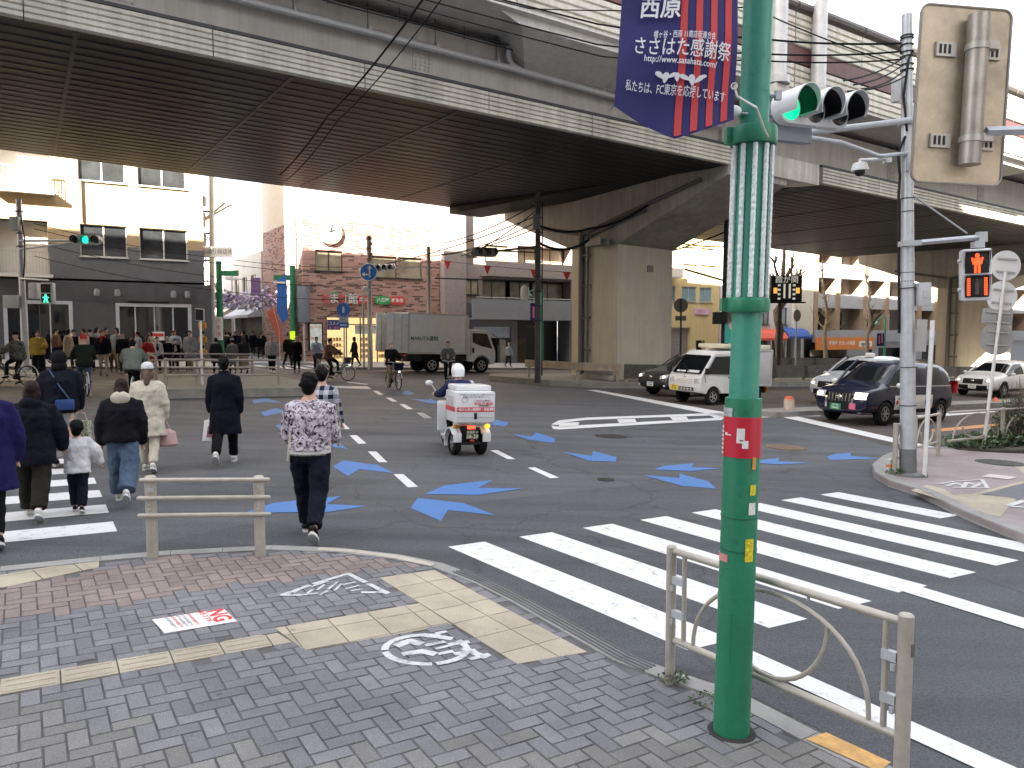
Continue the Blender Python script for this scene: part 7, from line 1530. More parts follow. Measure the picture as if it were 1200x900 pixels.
mb = MB(); mb.box((.22,0,.66),(.5,.28,.1)); mb.build('seat', BLACK, dz_, bevel=.04); mb = MB(); mb.box((.2,0,.5),(.42,.24,.24)); mb.build('seat_base', SW, dz_, bevel=.03)
mb = MB(); mb.cyl((1.06,0,.8),(.98,0,1.0),.045); mb.tube([(.92,-.33,.98),(1.0,-.15,1.02),(1.0,.15,1.02),(.92,.33,.98)], .018, 8); mb.build('handlebar', BLACK, dz_); mb = MB(); mb.ball((1.04,0,.98),(.1,.16,.1),14); mb.build('handlebar_cowl', SW, dz_)
for s in (-1, 1):
    mb = MB(); mb.tube([(.96,s*.26,1.0),(.98,s*.34,1.12),(1.0,s*.37,1.16)], .009, 6); mb.ball((1.0,s*.41,1.18),(.03,.075,.055),12); mb.build('mirror', M('mirror_white', (.7,.7,.7), .2), dz_)
BX0, BX1, BW, BZ0, BZ1 = -.50, .10, .36, .60, 1.17
mb = MB(); mb.bb(BX0,BX1,-BW,BW,BZ0,BZ1-.03); mb.bb(BX0+.1,BX1+.03,-BW+.04,BW-.04,BZ1-.03,BZ1+.07); bx = mb.build('delivery_box', SW, dz_, bevel=.035)
mb = MB(); mb.bb(BX0-.004,BX0+.0,-BW+.02,BW-.02,.79,.87); mb.bb(BX0+.03,BX1-.03,BW-.0,BW+.004,.79,.87); rb2 = mb.build('red_stripe', M('stripe_red', (.62,.06,.09), .4), bx, 0)
def back_text(s, y, z, size, mat, par, bold=.02): m = Matrix.Rotation(-PI/2, 4, 'Z') @ Matrix.Rotation(PI/2, 4, 'X'); m.translation = (BX0-.006, y, z); return txt('lettering', s, size, mat, par, mtx=m, ext=.0006, bold=bold)
INK = M('ink_mauve', (.35,.15,.2), .6)
back_text('一生けんめい配達中・安全運転', 0, .83, .05, WHITE, rb2, .03); back_text('お弁当のことなら何でもご相談ください', 0, 1.085, .033, GREYI, bx); back_text('お届けいたします 毎日おいしく', 0, 1.045, .033, GREYI, bx); back_text('ご注文はお電話で', -.12, .98, .04, INK, bx); back_text('0120-77-8028', -.14, .93, .06, M('stripe_red', (.6,.06,.09)), bx, .03)
mb = MB(); mb.torus((BX0-.003,.2,1.0),.05,.004,'x',16,5); mb.build('round_emblem', INK, bx); mb = MB(); mb.bb(BX0-.006,BX0,-.24,-.06,.885,.91); mb.build('maker_plate', M('plate_dark', (.12,.13,.1), .5), bx, 0)
for z in (1.02, .95, .9): m = Matrix.Rotation(PI, 4, 'Z') @ Matrix.Rotation(PI/2, 4, 'X'); m.translation = (-.2, BW+.003, z); txt('lettering', 'お弁当宅配', .07, M('ink_faint', (.5,.45,.47), .6), bx, mtx=m, ext=.0005)
mb = MB(); mb.box((BX0-.01,-.0,.72),(.03,.05,.11)); mb.build('latch', BLACK, bx, bevel=.01); mb = MB(); mb.bb(BX0-.004,BX0,-BW+.03,BW-.03,.69,.70); mb.bb(BX0+.02,BX0+.03,-BW,BW,.59,.60); mb.build('lid_seam', M('seam_grey', (.4,.4,.4), .5), bx, 0)
mb = MB(); mb.box((-.30,0,.50),(.05,.14,.06)); mb.build('brake_light', lit('brake_red', (1,.08,.03), 0.274), dz_, bevel=.01)
for s, e in ((1, 0), (-1, 3.5)): mb = MB(); mb.ball((-.32,s*.29,.52),(.04,.05,.04),10); mb.build('indicator', lit('indicator_lit', (1,.5,.02), 0.274) if e else M('indicator_off', (.5,.2,.02), .3), dz_)
nplate(dz_, -.36, 0, .375, '目黒区 い', '58-20', M('plate_black', (.03,.05,.03), .5), M('plate_ink_pale', (.7,.72,.5), .5), -1, .2, .15); mb = MB(); mb.ball((-.37,0,.27),(.02,.05,.03),8); mb.build('reflector', TAILR, dz_)
# ------------------------------------------------------------------ bicycles (local +x forward)
def bicycle(label, pos, yaw, frame, basket=True, front_cover=None, lamp=False, group=None, child=False):
    t = thing('bicycle', label, 'bicycle', pos, yaw, group, True); r = .33; wb_ = 1.08
    for x in (0, wb_):
        mb = MB(); mb.torus((x,0,r),r-.018,.018,'y',24,6); o = mb.build('wheel', RUBBER, t); mb = MB()
        for k in range(10): a = PI*k/10; mb.tube([(x+.3*math.cos(a),0,r+.3*math.sin(a)),(x-.3*math.cos(a),0,r-.3*math.sin(a))], .0035, 4)
        mb.cyl((x,-.05,r),(x,.05,r),.03,8); mb.build('spokes', STEEL, o)
        mb = MB(); mb.torus((x,0,r),r+.03,.016,'y',12,5,None,R(20 if x else 10),R(170 if x == 0 else 150)); mb.build('mudguard', STEEL, t)
    mb = MB(); bb_ = (.45,0,.28); mb.tube([(0,.0,r),bb_],.014,6); mb.tube([(0,0,r),(.30,0,.68)],.012,6); mb.tube([bb_,(.28,0,.80)],.018,8); mb.tube([bb_,(.70,0,.42),(.90,0,.74)],.022,8); mb.tube([(.36,0,.50),(.88,0,.70)],.016,8); mb.tube([(.86,0,.88),(.94,0,.62),(1.0,0,.45),(wb_,0,r)],.018,8); mb.build('frame', frame, t)
    mb = MB(); mb.tube([(.62,-.26,.98),(.82,-.2,1.0),(.86,0,.95),(.82,.2,1.0),(.62,.26,.98)], .012, 6); mb.cyl((.87,0,.85),(.85,0,.96),.014); mb.build('handlebar', STEEL, t)
    mb = MB(); mb.ball((.25,0,.84),(.14,.085,.045),12); mb.build('saddle', BLACK, t)
    mb = MB(); mb.cyl((.45,-.1,.28),(.45,.1,.28),.016); mb.box((.45+.12,.1,.2),(.02,.02,.2),(0,.9,0)); mb.cyl((.45,-.03,.28),(.45,-.04,.28),.09,16); mb.box((.55,.14,.15),(.09,.08,.02)); mb.box((.35,-.14,.41),(.09,.08,.02)); mb.build('crank', BLACK, t)
    if basket: mb = MB(); mb.rings([(.72,.11,.14,1.06,0),(.98,.16,.2,1.08,0)], 10); mb.build('basket', front_cover or DARKM, t, 20)
    if lamp: mb = MB(); mb.ball((1.16,0,.66),(.035,.035,.035),10); mb.build('lamp', lit('bike_lamp', (1,.95,.8), 0.684), t)
    if child: mb = MB(); mb.bb(-.22,.1,-.17,.17,.72,.78); mb.bb(-.26,-.2,-.17,.17,.78,1.2); mb.build('child_seat', BLACK, t, bevel=.03)
    mb = MB(); mb.tube([(.0,-.06,r),(.05,-.1,.02)], .01, 5); mb.build('kickstand', STEEL, t); return t
FR = [M('frame_dark', (.03,.03,.035), .35), M('frame_green', (.02,.16,.10), .35), M('frame_silver', (.5,.5,.5), .35, .5), M('frame_brown', (.18,.07,.05), .4)]
# ------------------------------------------------------------------ people: local +Y is the way they face
def cloth(name, c, var=.14, rough=.85, scale=9):
    c = tuple(v*(.4 if max(c) < .07 else .88) for v in c)
    return M(name, c, rough, var=var, scale=scale, bump=.35, bscale=55, spec=.15)
SKIN = M('skin', (.50,.30,.215), .5, var=.06); HAIRB = M('hair_black', (.0032,.003,.003), .5, spec=.10, var=.4, scale=30, bump=.5, bscale=90, stretch=(1,1,.25)); HAIRD = M('hair_brown', (.018,.009,.007), .45, spec=.15, var=.4, scale=30, bump=.5, bscale=90, stretch=(1,1,.2)); HAIRG = M('hair_grey', (.28,.26,.24), .5, var=.3, scale=30, bump=.4, bscale=90)
EYE = M('eye_dark', (.015,.012,.01), .2, var=0); LIP = M('lip', (.36,.14,.12), .5, var=0)
SHOEW = M('shoe_white', (.66,.65,.61), .6, var=.1); SHOEB = M('shoe_black', (.008,.008,.009), .5, spec=.2); SOLE = M('sole_white', (.6,.6,.58), .7)
TOR = [(.80,.125,.098),(.86,.168,.120),(.92,.170,.124),(1.0,.152,.110),(1.08,.149,.106),(1.18,.158,.112),(1.28,.170,.116),(1.345,.160,.104),(1.395,.122,.086),(1.435,.076,.068),(1.47,.056,.058)]
_tex = bpy.data.textures.new('folds', 'CLOUDS'); _tex.noise_scale = .085; _tex.noise_depth = 2
def grow(mb, vox, smooth=4, folds=0):
    mods = [('REMESH', dict(mode='VOXEL', voxel_size=vox)), ('SMOOTH', dict(factor=.5, iterations=smooth))]
    if folds: mods.append(('DISPLACE', dict(texture=_tex, strength=folds, mid_level=.5, texture_coords='LOCAL')))
    me = evalmesh(mb, mods); me.shade_smooth(); return me
CL = {}
def person(label, pos, yaw, h=1.68, top=None, legs=None, hair=('short', None), hat=None, shoes=None, la=(8,8,12), ra=(-8,8,12), ll=(14,6), rl=(-14,14), lean=3, head=(0,0), b=1.0, vox=.022, seat=None, group=None, name='person', face=False, hands=True, mask=False, child=False):
    s = h/1.7; t = thing(name, label, 'person', pos, yaw, group); far_ = vox > .016
    hs = 1.0 if not child else 1.28                                      # children have bigger heads
    T = Matrix.Translation((0,0,.9)) @ Matrix.Rotation(-R(lean), 4, 'X') @ Matrix.Translation((0,0,-.9))
    sh = [T @ V((sd*.160*b,0,1.352)) for sd in (-1, 1)]; hip = [V((sd*.088*b,0,.90)) for sd in (-1, 1)]
    arms, legj = [], []
    for i, (sw, out, el) in enumerate((la, ra)):
        sd = (-1, 1)[i]; d = lambda a, o: V((sd*math.sin(R(o)), math.sin(R(a))*math.cos(R(o)), -math.cos(R(a))*math.cos(R(o))))
        e = sh[i]+d(sw, out)*.275; wv = e+d(sw+el, out*.3-(6 if el > 40 else 0))*.245; arms.append((sh[i], e, wv, d(sw+el+6, out*.2)))
    for i, (sw, kn) in enumerate((ll, rl)):
        d = lambda a: V((0, math.sin(R(a)), -math.cos(R(a)))); k = hip[i]+d(sw)*.42; a = k+d(sw-kn)*.40; legj.append((hip[i], k, a, sw-kn))
    if seat is None: dz = .085-min(l[2].z-(.06 if l[3] < -20 else 0) for l in legj)
    else: dz = seat+.09-.9
    Sx = Matrix.Scale(s, 4) @ Matrix.Translation((0,0,dz)); hd = T @ V((0,.015,1.585)); HM = Matrix.Translation(hd) @ Matrix.Rotation(-R(lean*.3), 4, 'X') @ Matrix.Rotation(R(head[0]), 4, 'Z') @ Matrix.Rotation(R(head[1]), 4, 'X') @ Matrix.Scale(hs, 4)
    mb = MB(); mb.rings([(z, rx*b, ry*b, 0, 0) for z, rx, ry in TOR], 18, None, T); mb.tube([T @ V((0,-.005,1.42)), T @ V((0,.008,1.54))], [.055,.05], 12)
    o0 = len(mb.v)
    mb.ball((0,0,.015), (.074,.092,.108), 16); mb.ball((0,.022,-.055), (.054,.066,.058), 12); mb.tube([(0,.082,.02),(0,.104,-.022),(0,.09,-.03)], [.01,.016,.012], 8)
    for e in (-1, 1): mb.ball((e*.076,-.005,-.005), (.012,.022,.032), 8)
    mb.v[o0:] = [HM @ p for p in mb.v[o0:]]
    for i, (S_, E_, W_, D_) in enumerate(arms):
        sd = (-1, 1)[i]; mb.tube([S_+V((-sd*.03,0,.0)), S_, S_.lerp(E_,.5), E_, E_.lerp(W_,.35), W_], [.06,.055,.047,.042,.042,.029], 12, None, None, True)
        if hands:
            x = V((0,1,0)).cross(D_) if abs(D_.y) < .9 else V((1,0,0)); x = V((0,1,0))-D_*D_.y; x = x.normalized() if x.length > .1 else V((0,0,1)); y = D_.cross(x)
            pm_ = W_+D_*.09; mb.tube([W_-D_*.02, W_+D_*.04, pm_], [.027,.034,.032], 10, None, .6, True)
            for k, (off, ln) in enumerate(((-.027,.058),(-.009,.072),(.009,.068),(.027,.05))):
                a = pm_+x*off-D_*.01; inn = y*(.022*sd); mb.tube([a, a+D_*ln*.5+inn*.4, a+D_*ln*.85+inn*1.5], [.0095,.009,.0075], 6, None, None, True)
            a = W_+D_*.03+x*.028; mb.tube([a, a+D_*.03+x*.024, a+D_*.065+x*.026+y*.012*sd], [.013,.0115,.009], 6, None, None, True)
    for i, (H_, K_, A_, ang) in enumerate(legj):
        mb.tube([H_, H_.lerp(K_,.5), K_, K_.lerp(A_,.35), A_], [.088*b,.074*b,.054,.054,.037], 12, None, None, True)
        f = Matrix.Rotation(R(max(-50, min(20, ang*.8)) if ang < 0 else 0), 3, 'X'); mb.tube([A_+f@V((0,-.04,-.04)), A_+f@V((0,.07,-.045)), A_+f@V((0,.15,-.055))], [.034,.034,.026], 10, None, .8, True)
    mb.xf(Sx); bd = grow(mb, min(vox, .014) if not far_ else vox, 3); link('body', bd, SKIN, t)
    # clothes
    tp = top or {}; pf = tp.get('puff', .022); hem = tp.get('hem', .80); mb = MB(); rr = []
    if hem < .8:
        for k in range(4): z = hem+(.84-hem)*k/4; rr.append((z, .172*b+pf+tp.get('flare', .10)*(.84-z), .125*b+pf+tp.get('flare', .10)*(.84-z)*.9+.02, 0, 0))
    rr += [(max(z, hem), rx*b+pf*(1 if z < 1.3 else .75 if z < 1.38 else .5 if z < 1.42 else .3), ry*b+pf*(1.1 if z < 1.3 else .8 if z < 1.38 else .55 if z < 1.42 else .3), 0, 0) for z, rx, ry in TOR if z >= max(hem, .85 if hem < .8 else 0)-.05 and z < 1.462 and (hem >= .8 or z > .85)]
    TL = T if hem > .6 else T
    mb.rings(rr, 22, None, TL)
    for i, (S_, E_, W_, D_) in enumerate(arms):
        sd = (-1, 1)[i]; c_ = tp.get('cuff', 1.0); W2 = E_.lerp(W_, .94 if tp.get('sleeve', 1) else .2); mb.tube([S_+V((-sd*.06,0,.012)), S_+V((sd*.0,0,.0)), S_.lerp(E_,.5), E_, E_.lerp(W_,.4), W2], [.056+pf*.5,.060+pf*.62,.054+pf*.9,.05+pf*.95,.047+pf*.9,(.036+pf*.7)*c_], 14, None, None, True)
    if tp.get('hood') == 'down': mb.ball(T @ V((0,-.085,1.425)), (.125,.075,.085), 14)
    if tp.get('collar'): mb.rings([(1.40,.09,.088,0,0),(1.49,.074,.078,0,.0)], 16, None, T)
    mb.xf(Sx); link(tp.get('name', 'jacket'), grow(mb, vox*.9, 4, tp.get('folds', .022)), tp['mat'], t)
    if tp.get('hood2'): mb = MB(); mb.ball(T @ V((0,-.095,1.44)), (.125,.07,.10), 14); mb.ball(T @ V((0,-.06,1.475)), (.115,.09,.05), 14); mb.xf(Sx); link('hood', grow(mb, vox*.7, 4, .01), tp['hood2'], t)
    if tp.get('belt'): mb = MB(); z = hem; mb.rings([(z-.045,.17*b+.012,.125*b+.012,0,0),(z+.01,.17*b+.014,.125*b+.014,0,0)], 20, None, T); mb.xf(Sx); mb.build('belt', tp['belt'], t)
    if tp.get('shirt'): mb = MB(); mb.rings([(hem-.03,.17*b+.02,.124*b+.02,0,0),(hem+.05,.17*b+.02,.124*b+.02,0,0)], 20, None, T); mb.xf(Sx); mb.build('shirt_hem', tp['shirt'], t)
    if tp.get('bib'): mb = MB(); mb.ball(T @ V((0,.085*b+pf*.6,1.2)), (.085,.05,.2), 12); mb.xf(Sx); mb.build('shirt', tp['bib'], t)
    if tp.get('scarf'): mb = MB(); mb.torus((0,0,0),.08,.035,'z',14,8); mb.tube([(.05,.08,0),(.08,.13,-.2)], [.04,.03], 8); mb.xf(Sx @ T @ Matrix.Translation((0,.01,1.45))); mb.build('scarf', tp['scarf'], t)
    lg = legs or {}; wd = lg.get('wide', .0); mb = MB()
    if lg.get('kind') == 'skirt':
        hz = lg.get('hem', .35); mb.rings([(hz+(1.0-hz)*k/6, .155*b+.02+(1-k/6)*lg.get('flare', .08), .115*b+.03+(1-k/6)*lg.get('flare', .08), 0, .01) for k in range(7)], 22)
        nm = 'skirt'
    else:
        nm = 'trousers'; mb.rings([(.80,.145*b,.11*b,0,0),(.86,.176*b,.128*b,0,0),(.93,.178*b,.13*b,0,0),(1.02,.16*b,.118*b,0,0)], 20)
        for H_, K_, A_, ang in legj: mb.tube([H_+V((0,0,.02)), H_.lerp(K_,.5), K_, K_.lerp(A_,.5), A_.lerp(K_,.06)], [.098*b,.088*b+wd*.6,.068*b+wd,.06*b+wd*1.1,.053*b+wd*1.2], 14, None, None, False)
    mb.xf(Sx); link(nm, grow(mb, vox*.9, 4, lg.get('folds', .022)), lg['mat'], t)
    sm = shoes or SHOEB
    for H_, K_, A_, ang in legj:
        f = Matrix.Rotation(R(max(-55, ang*.85) if ang < -8 else 0), 3, 'X'); mb = MB(); mb.tube([A_+f@V((0,-.05,-.02)), A_+f@V((0,-.02,-.035)), A_+f@V((0,.08,-.045)), A_+f@V((0,.16,-.058))], [.043,.048,.046,.034], 12, None, .82, True)
        mb.xf(Sx); o = link('shoe', grow(mb, .014 if not far_ else .018, 2), sm, t)
        if not far_: mb = MB(); n = 12; pts = [(.047*math.cos(2*PI*k/n), .05+.135*math.sin(2*PI*k/n)) for k in range(n)]; mb.prism([A_+f@V((x,y,-.09)) for x, y in pts],[A_+f@V((x,y,-.064)) for x, y in pts]); mb.xf(Sx); mb.build('sole', SOLE, o)
    # hair, hat, face
    st, hm = hair; hm = hm or HAIRB; mb = MB()
    if st != 'none':
        mb.ball((0,-.016,.030), (.086,.100,.106), 16); mb.ball((0,-.045,-.03), (.07,.06,.075), 12)
        if st in ('bob', 'long', 'pony'):
            for e in (-1, 1): mb.ball((e*.064,-.018,-.05), (.034,.06,.085), 10)
            mb.ball((0,-.055,-.07), (.085,.05,.09), 12)
        if st == 'long': mb.tube([(0,-.065,-.05),(0,-.085,-.18),(.01,-.085,-.30)], [.09,.095,.06], 12, None, .55, True)
        if st == 'pony': mb.tube([(0,-.09,.04),(.0,-.14,0),(0,-.13,-.14)], [.03,.04,.015], 10, None, None, True)
        if st == 'messy' or (st == 'short' and not far_):
            rn = random.Random(int(h*1e4))
            for k in range(34 if st == 'messy' else 16): a, e = rn.uniform(0, 6.28), rn.uniform(.0, 1.4); q = V((.084*math.cos(a)*math.cos(e), -.016+.098*math.sin(a)*math.cos(e), .03+.104*math.sin(e))); 
            for k in range(34 if st == 'messy' else 14):
                a, e = rn.uniform(0, 6.28), rn.uniform(-.2, 1.4); q = V((.084*math.cos(a)*math.cos(e), -.018+.096*math.sin(a)*math.cos(e), .03+.104*math.sin(e)))
                if q.y > .06 and q.z < .06: continue
                d = (q*1.0+V((0,0,-.02))).normalized(); mb.tube([q-d*.02, q+d*.014+V((0,0,-.006)), q+d*.02+V((rn.uniform(-.01,.01),rn.uniform(-.01,.01),-.02))], [.022,.016,.006], 6, None, None, True)
        mb.xf(Sx @ HM); link('hair', grow(mb, .011 if not far_ else .018, 2), hm, t)
    if hat:
        kind, hmt = hat; mb = MB()
        if kind == 'cap': mb.rings([(.045,.092,.108,0,-.012),(.08,.092,.108,0,-.012),(.12,.078,.09,0,-.012),(.146,.045,.05,0,-.012),(.152,.01,.01,0,-.012)], 20); mb.prism([V((x,y,.045)) for x, y in ((-.07,.07),(.07,.07),(.06,.14),(.03,.165),(-.03,.165),(-.06,.14))],[V((x,y,.055)) for x, y in ((-.07,.07),(.07,.07),(.06,.14),(.03,.165),(-.03,.165),(-.06,.14))])
        elif kind == 'beanie': mb.rings([(.01,.094,.108,0,-.014),(.07,.096,.11,0,-.014),(.125,.08,.092,0,-.014),(.155,.045,.05,0,-.014),(.162,.01,.01,0,-.014)], 20)
        elif kind == 'helmet': mb.ball((0,-.01,.03), (.125,.142,.14), 22); mb.rings([(-.085,.108,.118,0,-.02),(0,.124,.14,0,-.012)], 20)
        elif kind == 'hood': mb.ball((0,-.03,.02), (.108,.115,.128), 16); mb.ball((0,-.06,-.09), (.105,.08,.09), 14)
        mb.xf(Sx @ HM); mb.build({'cap':'cap','beanie':'knit_hat','helmet':'helmet','hood':'hood'}[kind], hmt, t, 50)
    if face:
        for e in (-1, 1): mb = MB(); mb.ball((e*.03,.084,.012), (.012,.008,.007), 8); mb.xf(Sx @ HM); mb.build('eye', EYE, t)
        if mask: mb = MB(); mb.ball((0,.045,-.045), (.064,.066,.05), 12); mb.xf(Sx @ HM); mb.build('face_mask', SHOEW, t)
        else: mb = MB(); mb.ball((0,.083,-.058), (.022,.008,.006), 8); mb.xf(Sx @ HM); mb.build('mouth', LIP, t)
    W4 = Matrix.Translation(V(pos)) @ Matrix.Rotation(yaw, 4, 'Z') @ Sx
    t_info[t.name] = dict(hands=[W4 @ (a[2]+a[3]*.1) for a in arms], T=W4 @ T, head=W4 @ hd, s=s)
    return t
t_info = {}
def autoh(px, py, top, z=.004): b = G(px, py, z); return b, AT(px, top, b.y).z-b.z
# cloth materials
def pattern(name, kind, *c):
    m = bpy.data.materials.new(name); n, b = nodes(m); L = n.links; tc = N(m, 'ShaderNodeTexCoord').outputs['Object']; b.inputs['Roughness'].default_value = .85; b.inputs['Specular IOR Level'].default_value = .15
    if kind == 'blotch':
        a = N(m, 'ShaderNodeTexNoise', Scale=c[3], Detail=5, Roughness=.62, Distortion=1.6); L.new(tc, a.inputs['Vector']); r = ramp(m, [(.40, c[0]), (.47, c[1]), (.56, c[2])]); L.new(a.outputs[0], r.inputs[0]); L.new(r.outputs[0], b.inputs['Base Color'])
    else:
        s = N(m, 'ShaderNodeSeparateXYZ'); L.new(tc, s.inputs[0]); outs = []
        for i in (0, 2):
            x = N(m, 'ShaderNodeMath', operation='MULTIPLY'); x.inputs[1].default_value = c[2]; L.new(s.outputs[i], x.inputs[0]); f = N(m, 'ShaderNodeMath', operation='FRACT'); L.new(x.outputs[0], f.inputs[0]); g = N(m, 'ShaderNodeMath', operation='GREATER_THAN'); g.inputs[1].default_value = .5; L.new(f.outputs[0], g.inputs[0]); outs.append(g.outputs[0])
        ad = N(m, 'ShaderNodeMath', operation='ADD'); L.new(outs[0], ad.inputs[0]); L.new(outs[1], ad.inputs[1]); hv = N(m, 'ShaderNodeMath', operation='MULTIPLY'); hv.inputs[1].default_value = .5; L.new(ad.outputs[0], hv.inputs[0]); r = ramp(m, [(0, c[0]), (.5, tuple((p+q)/2 for p, q in zip(c[0], c[1]))), (1, c[1])]); L.new(hv.outputs[0], r.inputs[0]); L.new(r.outputs[0], b.inputs['Base Color'])
    return m
C = lambda n_, c, **k: cloth('cloth_'+n_, c, **k)
NAVYC = C('navy', (.012,.014,.028)); BLK = C('black', (.012,.012,.014)); DEN = C('denim', (.085,.125,.19), var=.3, scale=4); DNAVY = C('dark_denim', (.014,.018,.04)); OLIVE = C('olive', (.045,.042,.03)); CREAMC = C('cream', (.58,.53,.43)); WHT = C('white', (.68,.67,.68)); GRY = C('grey', (.20,.20,.21)); LGR = C('light_grey', (.36,.36,.36)); DGR = C('dark_green', (.025,.035,.025)); BRW = C('brown', (.14,.075,.05)); REDC = C('red', (.42,.03,.035)); YELC = C('mustard', (.42,.28,.05)); BEI = C('beige', (.42,.34,.23)); PURPLE = C('purple', (.014,.010,.072)); SGRN = C('sage', (.15,.17,.15)); LBL = C('pale_blue', (.42,.47,.55)); CHAR = C('charcoal', (.06,.06,.065))
FLORAL = pattern('floral_cloth', 'blotch', (.012,.011,.022), (.27,.22,.27), (.56,.52,.56), 17); PLAID = pattern('plaid_cloth', 'plaid', (.008,.012,.03), (.46,.47,.52), 8.5); CAMO = pattern('camo_cloth', 'blotch', (.02,.022,.018), (.07,.07,.055), (.13,.125,.095), 9); CAMOP = pattern('camo_trousers', 'blotch', (.02,.02,.015), (.12,.12,.085), (.3,.29,.24), 14); PUFF = pattern('puffer_cloth', 'blotch', (.15,.15,.15), (.3,.3,.3), (.42,.42,.42), 12)
NV = .0135
# ---- the nearest walkers
b, h = autoh(365, 629, 434); man = person('man in a white jacket with dark floral blotches walking away past the railing', b, R(4), h*1.0, dict(mat=FLORAL, hem=.93, puff=.035, folds=.034, belt=CAMOP, shirt=WHT), dict(mat=DNAVY, wide=.012, folds=.032), ('messy', HAIRB), None, SHOEB, (8,10,58), (6,9,66), (20,4), (-16,30), 2, (-8,0), 1.13, NV)
hl = t_info[man.name]['hands'][0]; o = thing('paper_folder', 'flat cream paper folder held at the side of the man in the floral jacket', 'folder', AT(342, 513, b.y-.02)); mb = MB(); mb.box((0,0,0),(.03,.13,.46),(0,.12,0)); mb.build('sheet', M('cream_paper', (.55,.50,.40), .7, var=.05), o, bevel=.006)
b, h = autoh(379, 566, 430); pl = person('man in a blue and white plaid shirt walking just ahead of the floral jacket man', b, R(-6), h, dict(mat=PLAID, hem=.80, puff=.03), dict(mat=CAMOP, wide=.015), ('short', HAIRB), None, SHOEB, (8,7,12), (12,7,20), (12,4), (-14,16), 2, vox=.015)
o = thing('tote_bag', 'narrow tan tote bag hanging beside the man in plaid', 'bag', AT(397, 498, b.y)); mb = MB(); mb.box((0,0,-.12),(.03,.12,.34),(0,0,0)); mb.build('bag_body', M('tan_bag', (.34,.28,.18), .7), o, bevel=.01); mb = MB(); mb.tube([(0,-.06,.05),(0,-.04,.3),(0,.04,.3),(0,.06,.05)], .008, 5); mb.build('handle', M('tan_bag', (.34,.28,.18)), o)
b, h = autoh(42, 607, 446); person('woman in navy hooded jacket and olive trousers left of the small child', b, ROT-R(10), h, dict(mat=NAVYC, hem=.68, puff=.058, hood='down', flare=.1, folds=.032), dict(mat=OLIVE, wide=.03), ('bob', HAIRD), None, SHOEW, (6,6,10), (10,22,6), (14,6), (-16,20), 4, vox=NV, b=1.08)
b, h = autoh(93, 600, 497); person('small child in a white sweatshirt and black cap walking between two women', b, ROT-R(12), h, dict(mat=WHT, hem=.76, puff=.055, folds=.032), dict(mat=DNAVY, wide=.022), ('short', HAIRB), ('cap', C('cap_black', (.02,.02,.022))), SHOEB, (14,70,8), (14,34,10), (12,6), (-12,16), 2, (0,0), 1.05, .013, child=True)
b, h = autoh(146, 588, 443); person('woman in a black puffer jacket with cream hood and blue jeans on the crossing', b, ROT-R(14), h, dict(mat=C('puffer_black', (.016,.016,.024)), hem=.84, puff=.065, folds=.0326, hood2=CREAMC), dict(mat=DEN, wide=.045, folds=.032), ('long', HAIRD), None, SHOEW, (2,16,8), (-2,10,14), (14,4), (-18,28), 3, vox=NV, b=1.05)
b = G(-12, 640); person('person in a bright purple coat cut by the left edge of the picture', b, ROT, 1.62, dict(mat=PURPLE, hem=.55, puff=.07, flare=.1), dict(mat=BLK), ('bob', HAIRD), None, SHOEB, (0,8,10), (6,14,14), vox=.016)
b, h = autoh(74, 548, 413); lady = person('woman with a black hood, navy jacket and grey skirt carrying a blue shoulder bag', b, ROT-R(4), h, dict(mat=NAVYC, hem=.80, puff=.06, folds=.032), dict(mat=C('skirt_grey', (.26,.255,.25)), kind='skirt', hem=.16, flare=.03), ('none', None), ('hood', C('hood_black', (.014,.014,.018))), SHOEB, (4,10,12), (8,10,26), vox=.015, b=1.06)
i_ = t_info[lady.name]; Tm = i_['T']; q = Tm @ V((.06,-.19,.93)); o = thing('shoulder_bag', 'small blue shoulder bag worn on the back of the woman with the black hood', 'bag', q, ROT); mb = MB(); mb.box((0,0,0),(.24,.08,.15),None); o2 = mb.build('bag_body', M('bag_blue', (.015,.045,.17), .4), o, bevel=.02)
mb = MB(); mb.tube([Tm @ V((.14,-.16,.97))-q, Tm @ V((.0,-.195,1.2))-q, Tm @ V((-.13,-.10,1.45))-q], .010, 6); mb.xf(Matrix.Rotation(-ROT, 4, 'Z')); mb.build('strap', M('strap_blue', (.03,.07,.16), .5), o)
hr = i_['hands'][1]; o = thing('shopping_bag', 'striped green and white bag in the hand of the woman with the black hood', 'bag', hr-V((0,0,.12))); mb = MB(); mb.box((.02,0,-.16),(.24,.1,.26)); mb.build('bag_body', pattern('striped_bag', 'blotch', (.03,.05,.02), (.3,.32,.2), (.55,.53,.42), 13), o, bevel=.01); mb = MB(); mb.tube([(-.08,0,-.04),(-.05,0,.09),(.07,0,.09),(.11,0,-.04)], .008, 5); mb.build('handle', CREAMC, o)
b, h = autoh(176, 552, 427); wc = person('woman in a cream coat and white cap with long brown hair on the crossing', b, ROT-R(16), h, dict(mat=CREAMC, hem=.56, puff=.055, flare=.12, folds=.032), dict(mat=CREAMC, wide=.01), ('long', M('hair_chestnut', (.085,.04,.026), .4, var=.4, scale=30, bump=.5, bscale=90)), ('cap', WHT), SHOEW, (6,8,10), (2,10,16), (10,4), (-10,20), 2, vox=.015)
hr = t_info[wc.name]['hands'][1]; o = thing('pink_bag', 'soft pale pink bag in the hand of the woman in the cream coat', 'bag', hr-V((-.02,0,.1))); mb = MB(); mb.rings([(-.26,.12,.08,0,0),(-.22,.16,.1,0,0),(-.05,.13,.07,0,0),(0,.04,.03,0,0)], 12); mb.build('bag_body', M('bag_pink', (.50,.33,.31), .7, var=.12), o); mb = MB(); mb.tube([(-.05,0,-.02),(0,0,.1),(.05,0,-.02)], .009, 5); mb.build('handle', M('bag_pink', (.5,.33,.31)), o)
